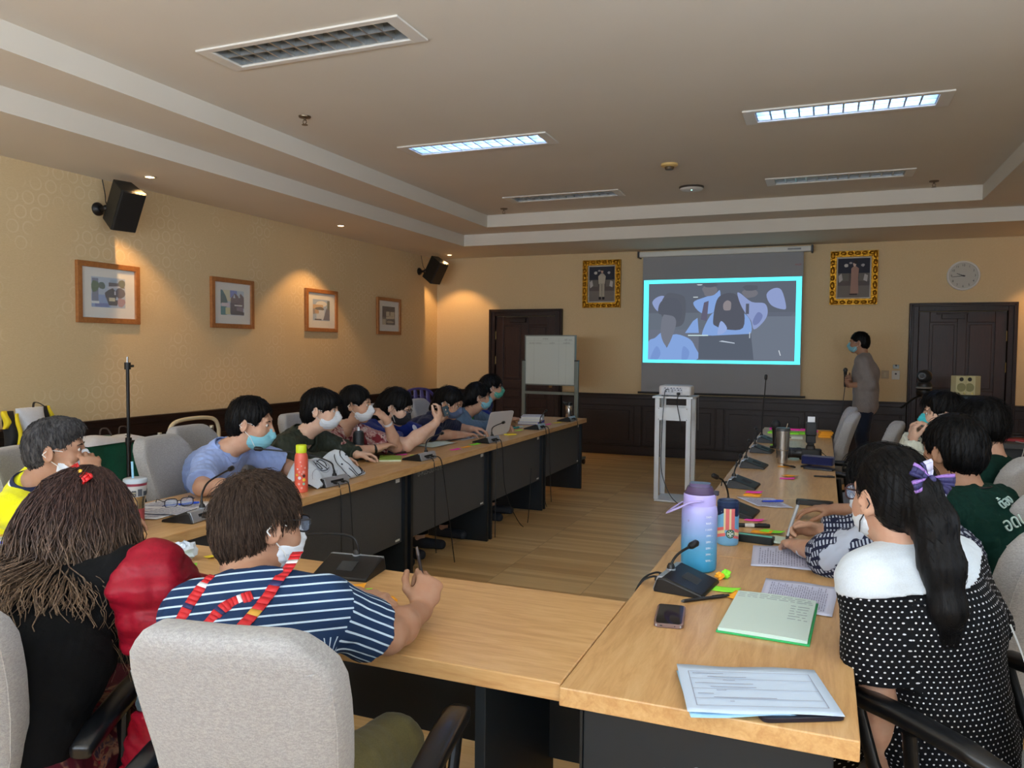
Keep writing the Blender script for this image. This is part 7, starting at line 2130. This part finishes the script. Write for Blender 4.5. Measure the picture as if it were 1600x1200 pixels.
S = dict(head=(-3.00, 6.90, 1.108), yaw=34, pitch=0, pelvis=(-3.26, 6.92, .575), byaw=5, cyaw=12, neck=(-3.08, 6.86, .96), skin='mid', h=.007, sc=.95,
         R=dict(el=(-2.92, 6.72, .80), wr=(-2.80, 6.92, .80), hd=(.5, .7, 0)),
         top=dict(name='polo_shirt', mat=NAVY_T, sleeve='elbow', collar=NAVY_T), bottom=dict(mat=BLK_TR), shoes=SHOE_B,
         hair=dict(mat='black', vol=.004, strands=260, slen=.08, add=[('c', (0, -.10, .02), (0, -.15, -.03), .04, .03), ('c', (0, -.15, -.03), (0, -.15, -.12), .03, .018)]), mask=M_GREEN, specs=frame_b)
pL = person('person farthest down the left row with a white hair tie and green mask', S)
hp = S['_hp']; MB().tube([Vector(hp(0, -.118, .012)) - S['_loc'], Vector(hp(0, -.128, .004)) - S['_loc']], .038, 16).build('hair_tie', plain((220, 220, 224), .6), pL)

# ================================================================== NEAR SIDE
S = dict(head=(-1.648, 1.340, 1.066), yaw=76, pitch=14, hs=.81, pelvis=(-1.60, 1.07, .575), byaw=108, cyaw=113, neck=(-1.600, 1.245, .950), skin='mid', h=.006, sc=.98, slump=.05, stilt=.28, shR=(-1.435, 1.275, .965),
         R=dict(el=(-1.415, 1.47, .81), wr=(-1.58, 1.64, .80), hd=(-.8, .5, 0), curl=(.4, .4, .3)), L=dict(el=(-1.83, 1.42, .78), wr=(-1.74, 1.66, .80), hd=(.3, .9, 0)),
         top=dict(name='sweater', mat=BLACKK, sleeve='long', sleeveR='none', inf=.008, wr=.004, hem=.16, arm=.012), bottom=dict(mat=FLOR_S, skirt=True), shoes=SHOE_B)
_N = V3((-1.600, 1.245, .950)); _Pl = V3((-1.60, 1.07, .575))
def long_waves(n, seed, Lr, layer):
    def gen(hp, H, ax):
        r, f, u = ax; M = np.stack([r, f, u], 1); rs = np.random.RandomState(seed)
        az = rs.uniform(-2.1, 2.1, n); el = rs.uniform(.15, 1.45, n)
        rad = np.array([.082, .100, .096])
        Lp = np.stack([np.sin(az) * np.cos(el), -np.cos(az) * np.cos(el), np.sin(el)], 1)
        lay = 1 + layer * rs.uniform(0, 1, n)
        ctr = hp(0, -.012, .028)
        p = ctr + (Lp * rad * lay[:, None]) @ M.T
        K = 18; L = rs.uniform(*Lr, n); ds = L / (K - 1)
        d = np.stack([np.sin(az), -np.cos(az), -.3 * np.ones(n)], 1) @ M.T
        ph = np.sin(az * 5 + seed) * 2.5 + el * 3 + rs.normal(0, .5, n); amp = rs.uniform(.006, .016, n); frq = 22 + 5 * np.sin(az * 3) + rs.normal(0, 1.5, n)
        side = np.stack([np.cos(az), np.sin(az), np.zeros(n)], 1) @ M.T
        path = [p.copy()]; clump = rs.normal(0, .008, (n, 3))
        for k in range(1, K):
            d = d * .72 + np.array([0, 0, -1.0]) * .28; d /= np.linalg.norm(d, axis=1, keepdims=True)
            p = p + d * ds[:, None]
            q = (p - ctr) @ M; lv = np.sqrt(((q / (rad * lay[:, None])) ** 2).sum(1))
            ins = lv < 1; q[ins] /= lv[ins][:, None]; p[ins] = ctr + q[ins] @ M.T
            # stay outside the shoulders and back
            ax_ = _N - _Pl; t_ = np.clip(((p - _Pl) @ ax_) / (ax_ @ ax_), 0, 1.05); cl = _Pl + t_[:, None] * ax_
            dv = p - cl; dv[:, 2] = 0; dl = np.linalg.norm(dv, axis=1); need = .150 * np.clip((1.0 - (p[:, 2] - .97) / .08), 0, 1) + .02 * (lay - 1) * 6
            m = (dl < need) & (t_ < 1.0)
            p[m] = p[m] + dv[m] / np.maximum(dl[m], 1e-6)[:, None] * (need[m] - dl[m])[:, None]
            s = k / (K - 1)
            path.append(p + side * (np.sin(frq * s + ph) * amp * min(1, s * 2.2))[:, None] + clump * s * 2.0)
        return np.stack(path, 1), np.full(n, .0012) * rs.uniform(.5, 1.6, n)
    return gen
S['hair'] = dict(mat='auburn', vol=-.004, ears=False, strands=0, down=.04, groove=.003, freq=26,
                 add=[('c', (0, -.060, .0), (-.03, -.085, -.16), .070, .066), ('c', (-.03, -.085, -.16), (-.05, -.10, -.30), .066, .055), ('c', (.050, -.03, -.03), (.055, -.06, -.15), .036, .028), ('c', (-.05, -.03, -.03), (-.08, -.06, -.22), .040, .036)],
                 paths=[long_waves(2600, 3, (.28, .42), .05), long_waves(1300, 5, (.16, .32), .03)])
pC = person('person in a black sweater with a red hair bow, back to the camera', S)
hp = S['_hp']; lc = S['_loc']
b = MB(); r_, f_, u_ = S['_ax']
C0 = hp(.035, -.070, .122)
for s_ in (-1, 1): ribbon(b, C0, r_ * s_ + u_ * .25 * (s_ < 0) - u_ * .25 * (s_ > 0), u_ - f_ * .4, f_ * .6 + u_ * .6, .046, .026, (0, 0, 0), lc)
b.ell(Vector(C0 + u_ * .002) - lc, (.007, .007, .009), 10, 1)
b.build('hair_bow', [plain((196, 26, 30), .3), plain((236, 180, 50), .4)], pC, solid=.0012)
shR, elR, wrR, _ = S['_arms']['R']; shR = V3(shR); elR = V3(elR)
bk = nz(V3((-S['_cf'][0], -S['_cf'][1], 0))); rt = S['_cr']
jk = [cap(shR + rt * .050 + V3((0, 0, .004)), shR + (elR - shR) * .55 + rt * .035 - V3((0, 0, .01)), .070, .066, .02, pid=2), cap(shR + (elR - shR) * .55 + rt * .035 - V3((0, 0, .01)), elR + (elR - shR) * .10 + rt * .01, .066, .074, .02, pid=2),
      ecap(shR + rt * .05 + bk * .045 - V3((0, 0, .02)), shR + rt * .06 + bk * .05 - V3((0, 0, .14)), rt, (.080, .046), (.062, .028), .04)]
sub_mesh(S, pC, 'red_jacket', REDN, jk, .005, (), wrinkle(.009, 5, .55))
j0 = shR + rt * .075 + bk * .045 - V3((0, 0, .12))
sub_mesh(S, pC, 'jacket_lining', GREYL, [ecap(j0, j0 - V3((0, 0, .17)) + rt * .01, rt, (.040, .014), (.055, .016), .02)], .006, (), wrinkle(.004, 9))
sub_mesh(S, pC, 'jacket_hem', REDN, [ecap(j0 - V3((0, 0, .19)) - rt * .02, j0 - V3((0, 0, .50)) - rt * .03, rt, (.045, .016), (.075, .02), .02)], .006, (), wrinkle(.005, 12))

S = dict(head=(-1.178, 1.395, 1.078), yaw=70, pitch=8, roll=-6, pelvis=(-1.02, 1.20, .575), byaw=104, cyaw=110, neck=(-1.110, 1.305, .970), skin='tan', h=.0045, hs=.93, sc=.86, slump=.05, arm_r=1.08,
         R=dict(el=(-.925, 1.530, .812), wr=(-.960, 1.755, .795), hd=(.02, .45, .62), pn=(-.62, .60, -.35), curls=[(1.0, 1.3, .8), (1.15, 1.4, .8), (1.25, 1.4, .8), (1.35, 1.4, .8)], spread=.04, thumb=.9),
         L=dict(el=(-1.29, 1.47, .80), wr=(-1.105, 1.672, .838), hd=(.85, -.16, .06), pn=(.1, .1, -1), curls=[(.25, .35, .3), (.3, .4, .3), (.5, .5, .4), (.7, .6, .4)], spread=.12),
         top=dict(mat=STRIPE, sleeve='short', len=.74, arm=.014, flare=.010, inf=.012, wr=.0035, hem=.14), bottom=dict(mat=KHAKI), shoes=SHOE_B, kneeR=(-.93, 1.56, .53), kneeL=(-1.20, 1.54, .55),
         hair=dict(mat='brown', vol=.002, h=.005, strands=3200, slen=.040, sr=.0007, mess=.022, lift=.007, down=.005, crown=(.01, -.06, .12)), mask=M_WHITE, specs=frame_b)
pS = person('person in a navy striped shirt with a red lanyard, writing at the cross desk', S)
N_, cf_, sp_, cr_, lc = S['_N'], S['_cf'], S['_spine'], S['_cr'], S['_loc']
def strap_band(pts, wd, nm, mat, root):
    b = MB(); P_ = [snap_s(p) for p in crv(pts, 7)]; nrm = Vector(-cf_ * .8 + sp_ * .5); A, B_ = [], []
    for i, p in enumerate(P_):
        tv = (P_[min(i + 1, len(P_) - 1)] - P_[max(i - 1, 0)]).normalized(); sd = tv.cross(nrm).normalized()
        A.append(p - sd * wd / 2 - lc); B_.append(p + sd * wd / 2 - lc)
    for i in range(len(A) - 1): b.add([A[i], A[i + 1], B_[i + 1], B_[i]], [(0, 1, 2, 3)], (0, 0, 0, 1, 0, 0, 0, 0, 2, 0, 0, 0, 0, 3, 0, 0, 0)[i % 17])
    o = b.build(nm, mat, root, solid=.0015); return P_, o
snap_s = snapper(S['_top'], lc, cf_ - .35 * sp_, .0035)
bkp = lambda x, z, d: V3(N_) + cr_ * x - cf_ * d + sp_ * z
red_l = [plain((196, 30, 38), .6), plain((220, 216, 220), .6), plain((36, 34, 84), .6), plain((214, 160, 60), .6)]
lan = MB()
for pts in (([bkp(.078, .060, -.035), bkp(.072, .030, .045), bkp(.045, -.030, .098), bkp(.010, -.085, .122), bkp(-.01, -.13, .13)],), ([bkp(.030, .005, .088), bkp(-.015, -.012, .098), bkp(-.045, -.050, .115), bkp(-.065, -.105, .128)],), ([bkp(-.080, .020, -.01), bkp(-.105, -.010, .05), bkp(-.130, -.06, .085), bkp(-.135, -.11, .105)],)):
    P_, o = strap_band(pts[0], .024, 'lanyard', red_l, pS)
_wr, _hd = V3(S['R']['wr']), nz(S['R']['hd']); _pn = V3(S['R']['pn']); _pn = nz(_pn - _hd * (_pn @ _hd)); _sd = nz(np.cross(_hd, _pn))
_pc = _wr + _hd * .078 + _pn * .030 + _sd * .010
pen2 = thing('pen', 'dark pen upright in the fist of the striped shirt person', 'pen', tuple(_pc), 0, 'pens and markers')
_pd = nz(_sd * .55 + _hd * .55 - _pn * .35 + V3((-.1, .15, .5)))
MB().tube([Vector(_pd * -.055), Vector(_pd * .03), Vector(_pd * .075)], .0048, 10).build('barrel', plain((34, 26, 26), .35), pen2)
MB().tube([Vector(_pd * .075), Vector(_pd * .098)], [.0052, .0036], 10).build('cap', plain((70, 60, 56), .3), pen2)
hipR = V3(S['_P']) + V3((.16, .03, .0))
sub_mesh(S, pS, 'pocket_handkerchief', plain((150, 186, 206), .9), [cap(hipR + V3((0, 0, .03)), hipR + V3((.03, .06, .0)), .018, .012)], .005, (), wrinkle(.006, 3, 1.6))

# ================================================================== RIGHT ROW
S = dict(head=(.165, 2.10, 1.125), yaw=122, pitch=4, pelvis=(.290, 2.08, .575), byaw=128, cyaw=131, neck=(.222, 2.095, .985), skin='mid', h=.0055, sc=.81, shL=(.120, 2.000, .925), shR=(.310, 2.195, .940), slump=.02,
         L=dict(el=(.136, 1.970, .665), wr=(.150, 2.00, .46), hd=(0, .1, -1), pn=(.6, .6, 0), curl=(.3, .3, .2)), R=dict(el=(.42, 2.36, .72), wr=(.22, 2.42, .60), hd=(-1, 0, -.1)),
         top=dict(name='dress', mat=DOTS, sleeve='short', len=.82, arm=.020, flare=.012, inf=.014, wr=.003, skirt=.10, h=.005), bottom=dict(mat=DOTS, skirt=True), shoes=SHOE_B, knee_out=.03,
         hair=dict(mat='black', vol=-.001, h=.005, strands=420, slen=.05, sr=.0007, mess=.004, lift=.001, groove=.0012, freq=60, crown=(0, .10, .09),
                   add=[('c', (0, -.085, .045), (0, -.118, .035), .036, .030), ('w', (.222, 2.010, 1.150), (.240, 1.985, 1.095), .034, .046), ('w', (.240, 1.985, 1.095), (.258, 1.962, 1.00), .046, .044), ('w', (.258, 1.962, 1.00), (.270, 1.938, .905), .044, .034), ('w', (.270, 1.938, .905), (.272, 1.925, .845), .034, .012)]),
         mask=M_WHITE, specs=plain((70, 44, 44), .3), strap=plain((40, 40, 46), .6))
def tail(hp, H, ax):
    rs = np.random.RandomState(4); n = 900
    key = np.array([hp(0, -.112, .040), (.228, 2.00, 1.135), (.244, 1.978, 1.07), (.259, 1.955, .99), (.269, 1.936, .91), (.273, 1.922, .83)]); rad = np.array([.024, .040, .048, .047, .040, .022])
    a = rs.uniform(0, 6.28, n); q = np.sqrt(rs.uniform(.55, 1.05, n)); K = 14; out = []
    tend = rs.uniform(.80, 1.04, n)
    for k in range(K):
        t = np.clip(tend * k / (K - 1), 0, .9999) * (len(key) - 1); i = t.astype(int); fr = (t - i)[:, None]
        c = key[i] * (1 - fr) + key[i + 1] * fr; r = (rad[i] * (1 - fr[:, 0]) + rad[i + 1] * fr[:, 0]) * q
        out.append(c + np.stack([np.cos(a) * .75, np.sin(a) * .75, np.zeros(n)], 1) * r[:, None] + rs.normal(0, .0012, (n, 3)) * k / K)
    return np.stack(out, 1), np.full(n, .0009)
S['hair']['paths'] = [tail]
pD = person('person in a black polka dot dress with a white collar and ribbon bow', S)
hp, lc = S['_hp'], S['_loc']; N_, cf_, sp_, cr_ = S['_N'], S['_cf'], S['_spine'], S['_cr']
shL, shR_ = V3(S['shL']), V3(S['shR'])
# broad white collar over the shoulders
cb_ = -cf_
col = [ecap(N_ - sp_ * .045 + cb_ * .012, N_ - sp_ * .125 + cb_ * .030, cr_, (.136, .104), (.160, .134), .03), cap(N_ - sp_ * .03, shL + (shL - N_) * -.02 + V3((0, 0, .004)), .082, .087, .04), cap(N_ - sp_ * .03, shR_ + V3((0, 0, .004)), .079, .080, .04),
       cap(N_ + sp_ * .10, N_ - sp_ * .05, .060, .062, .01, sub=True)]
ang_cut = [(N_ - sp_ * .135 + cb_ * .10, -sp_ - cr_ * .25 - cf_ * .1)]
sub_mesh(S, pD, 'white_collar', WHITE_C, col, .005, [(N_ - sp_ * .060, -sp_ - cr_ * .02), (N_ - sp_ * .060, -sp_ + cr_ * .25)], wrinkle(.002, 2))
zp = MB(); zp.tube([Vector(p) - lc for p in crv([N_ - sp_ * .13 + cb_ * .150 + cr_ * .09, N_ - sp_ * .22 + cb_ * .165 + cr_ * .10, N_ - sp_ * .34 + cb_ * .165 + cr_ * .11], 5)], .0022, 5); zp.build('white_piping', plain((206, 210, 214), .6), pD)
b = MB(); C0 = hp(0, -.128, .055); r_, f_, u_ = S['_ax']
for o_, m, L_ in ((-r_ + u_ * .55, (1, 0, 0), .055), (r_ * 1.0 - u_ * .05, (0, 0, 1), .062), (-r_ * .9 - u_ * .35, (1, 0, 1), .048), (r_ * .8 - u_ * .6, (2, 0, 0), .055), (-r_ * .3 + u_ * 1.0, (2, 2, 0), .045)):
    ribbon(b, C0 - f_ * .004, o_, -f_, np.cross(o_, f_), L_, .030, m, lc)
b.ell(Vector(C0 - f_ * .010) - lc, (.009, .009, .011), 10, 0)
b.build('ribbon_bow', [plain((44, 42, 92), .6), plain((150, 112, 190), .6), plain((196, 196, 224), .6)], pD, solid=.0012)

S = dict(head=(.185, 2.80, 1.055), yaw=160, pitch=30, pelvis=(.40, 2.72, .575), byaw=160, cyaw=158, neck=(.265, 2.77, .955), skin='mid', h=.0045, sc=.9,
         L=dict(el=(.040, 2.715, .812), wr=(-.065, 2.885, .790), hd=(-.35, .9, -.05), pn=(0, 0, -1), curls=[(.2, .3, .2), (.35, .5, .4), (.6, .8, .5), (.7, .9, .5)], spread=.1),
         R=dict(el=(.16, 3.17, .80), wr=(.005, 3.155, .797), hd=(-1, -.05, .05), pn=(.1, -.75, -.6), curl=(.8, 1.0, .6), spread=.04, thumb=.8),
         top=dict(mat=IKAT, sleeve='long', sleeveL='elbow', inf=.010, arm=.026, flare=.01, wr=.005), bottom=dict(mat=BLK_TR), shoes=SHOE_B,
         hair=dict(mat='black', vol=.0, strands=300, slen=.08, groove=.0015), mask=M_WHITE)
pH = person('person in a grey and navy patterned shirt writing, hidden behind the polka dot dress', S)
MB().tube([Vector((-.045, 2.855, .79)) - S['_loc'], Vector((-.052, 2.868, .79)) - S['_loc']], .0305, 18).build('bead_bracelet', plain((206, 206, 212), .4), pH)
t = thing('marker', 'silver and black marker in the writing hand over the note pad', 'marker', (-.100, 3.11, TZ + .072), 0, 'pens and markers')
MB().tube([(-.012, -.022, -.045), (0, 0, 0), (.02, .038, .065)], .0065, 12).build('barrel', plain((176, 180, 186), .3, .4), t)
MB().tube([(.02, .038, .065), (.0235, .0445, .078)], .0058, 12).build('end_cap', plain((30, 32, 38), .4), t)
MB().tube([(-.012, -.022, -.045), (-.017, -.031, -.062)], [.0062, .002], 12).build('tip', plain((24, 25, 28), .4), t)

S = dict(head=(.455, 3.27, 1.118), yaw=128, pitch=4, pelvis=(.56, 3.18, .575), byaw=155, cyaw=142, neck=(.510, 3.21, .965), skin='tan', h=.0055, hs=1.06, sc=1.08, slump=.06,
         L=dict(el=(.155, 3.24, .80), wr=(.315, 3.30, .965), hd=(.25, .35, .7), pn=(.6, -.2, -.1), curl=(.9, .9, .6)), R=dict(el=(.28, 3.60, .80), wr=(.06, 3.58, .80), hd=(-1, 0, 0)),
         top=dict(name='t_shirt', mat=DGREEN, sleeve='short', len=.85, inf=.014, arm=.02, wr=.006), bottom=dict(mat=BLK_TR), shoes=SHOE_B,
         hair=dict(mat='black', vol=.004, strands=500, slen=.03, lift=.003), mask=None)
pN = person('person in a dark green T-shirt with white lettering on the back, hand at the chin', S)
lc = S['_loc']; N_, cf_, sp_, cr_ = S['_N'], S['_cf'], S['_spine'], S['_cr']
MB().tube([Vector(p) - lc for p in crv([N_ + cr_ * .064 + cf_ * .02 + sp_ * .03, N_ + cr_ * .045 - cf_ * .045 + sp_ * .035, N_ - cf_ * .066 + sp_ * .036, N_ - cr_ * .05 - cf_ * .04 + sp_ * .035, N_ - cr_ * .062 + cf_ * .03 + sp_ * .03], 5)], .0028, 6).build('neck_cord', plain((30, 22, 24), .6), pN)
ya = math.degrees(math.atan2(cf_[1], cf_[0]))
def surface_text(S_, root, body, size, mat, start, direction, nm='lettering', roll=0.0):
    """lettering laid on a garment: placed and turned by the cloth it hits"""
    ob = S_['_top']; bv = BVHTree.FromPolygons([v.co for v in ob.data.vertices], [tuple(p.vertices) for p in ob.data.polygons])
    d = Vector(direction).normalized(); o = Vector(start) - S_['_loc']
    hits = [bv.ray_cast(o + off - d * .6, d) for off in (Vector((0, 0, 0)), Vector((0, 0, .03)), Vector((0, 0, -.03)))]
    hits = [h for h in hits if h[0] is not None]
    nrm = sum((h[1] if h[1].dot(d) < 0 else -h[1] for h in hits), Vector()).normalized()
    nrm = (nrm - d * .55).normalized()
    xx = Vector((0, 0, 1)).cross(nrm).normalized(); yy = nrm.cross(xx)
    rot = Matrix((xx, yy, nrm)).transposed() @ Matrix.Rotation(roll, 3, 'Z')
    text(nm, body, size, mat, root, hits[0][0] + nrm * .016, rot.to_euler(), .002)
def back_text(body, size, x, z, d):
    surface_text(S, pN, body, size, plain((170, 194, 190), .8), V3(N_) + cr_ * x + sp_ * z, cf_, 'back_lettering', A_(14))
back_text('ต้อง', .050, -.042, -.008, 0); back_text('อดบาป', .066, -.060, -.048, 0)

S = dict(head=(.70, 4.25, 1.135), yaw=140, pitch=8, pelvis=(.74, 4.20, .575), byaw=155, neck=(.76, 4.22, .975), skin='mid', h=.007, top=dict(name='t_shirt', mat=DGREEN, sleeve='short'), bottom=dict(mat=BLK_TR), shoes=SHOE_B,
         hair=dict(mat='black', vol=.012, strands=400, slen=.06, lift=.01, mess=.04))
person('person half hidden behind the dark green T-shirt with white lettering', S)

S = dict(head=(.648, 5.06, 1.128), yaw=176, pitch=2, pelvis=(.92, 4.98, .575), byaw=172, neck=(.735, 5.05, .975), skin='fair', h=.006, hs=1.02,
         L=dict(el=(.46, 4.93, .80), wr=(.490, 4.98, .965), hd=(.02, .12, .8), pn=(.8, .1, -.2), curl=(.9, 1.0, .6), spread=.1), R=dict(el=(.46, 5.25, .80), wr=(.50, 5.12, .98), hd=(.05, -.2, .7), pn=(.5, -.5, 0), curl=(.9, .9, .6)),
         top=dict(name='shirt', mat=CREAMS, sleeve='long', inf=.012, arm=.022, wr=.007), bottom=dict(mat=BLK_TR), shoes=SHOE_B,
         hair=dict(mat='black', vol=.0, strands=420, slen=.05, lift=.012, groove=.002, add=[('e', (0, .03, .085), (.065, .075, .045))]), mask=M_CYAN)
pM = person('person in a cream shirt with one hand before a turquoise mask', S)
MB().tube([Vector((.493, 4.985, .955)) - S['_loc'], Vector((.494, 4.987, .975)) - S['_loc']], .0315, 18).build('wristwatch', plain((30, 32, 40), .35), pM)

# ================================================================== THE PRESENTER
S = dict(head=(.365, 9.60, 1.588), yaw=168, pitch=2, pelvis=(.445, 9.60, .91), byaw=178, cyaw=176, neck=(.415, 9.60, 1.43), skin='tan', h=.0065, stand=True, slump=.015, sc=1.02,
         L=dict(el=(.480, 9.42, 1.12), wr=(.285, 9.50, 1.105), hd=(-.6, .75, .05), pn=(.6, .3, .3), curl=(.7, .8, .5)), R=dict(el=(.43, 9.80, 1.12), wr=(.275, 9.62, 1.165), hd=(-.5, -.75, .15), pn=(.6, -.5, 0), curl=(1.0, 1.1, .6), thumb=.8),
         top=dict(name='shirt', mat=GREYS, sleeve='roll', inf=.016, arm=.022, wide=.028, hem=.17, collar=GREYS, wr=.0022), bottom=dict(mat=DENIM), shoes=plain((24, 22, 24), .5),
         hair=dict(mat='black', vol=-.003, strands=300, slen=.03, down=.0), mask=M_BLUE)
person('person standing by the screen in a grey shirt, holding a microphone', S)
t = thing('handheld_microphone', 'black handheld microphone in the hands of the standing person', 'microphone', (.228, 9.555, 1.19), 0)
MB().lathe([(.010, -.11), (.013, -.10), (.015, .02), (.019, .06)], n=16).build('handle', blk2, t)
MB().ell((0, 0, .082), (.025, .025, .028), 16).build('grille_head', plain((70, 72, 74), .4, .5), t)
MB().tube(crv([(0, 0, -.11), (-.01, -.01, -.22), (-.03, -.02, -.42), (-.05, .0, -.52), (0, .02, -.42), (.02, .02, -.60), (-.02, .10, -.95), (-.1, .3, -1.18)], 6), .004, 6).build('cable', blk2, t)
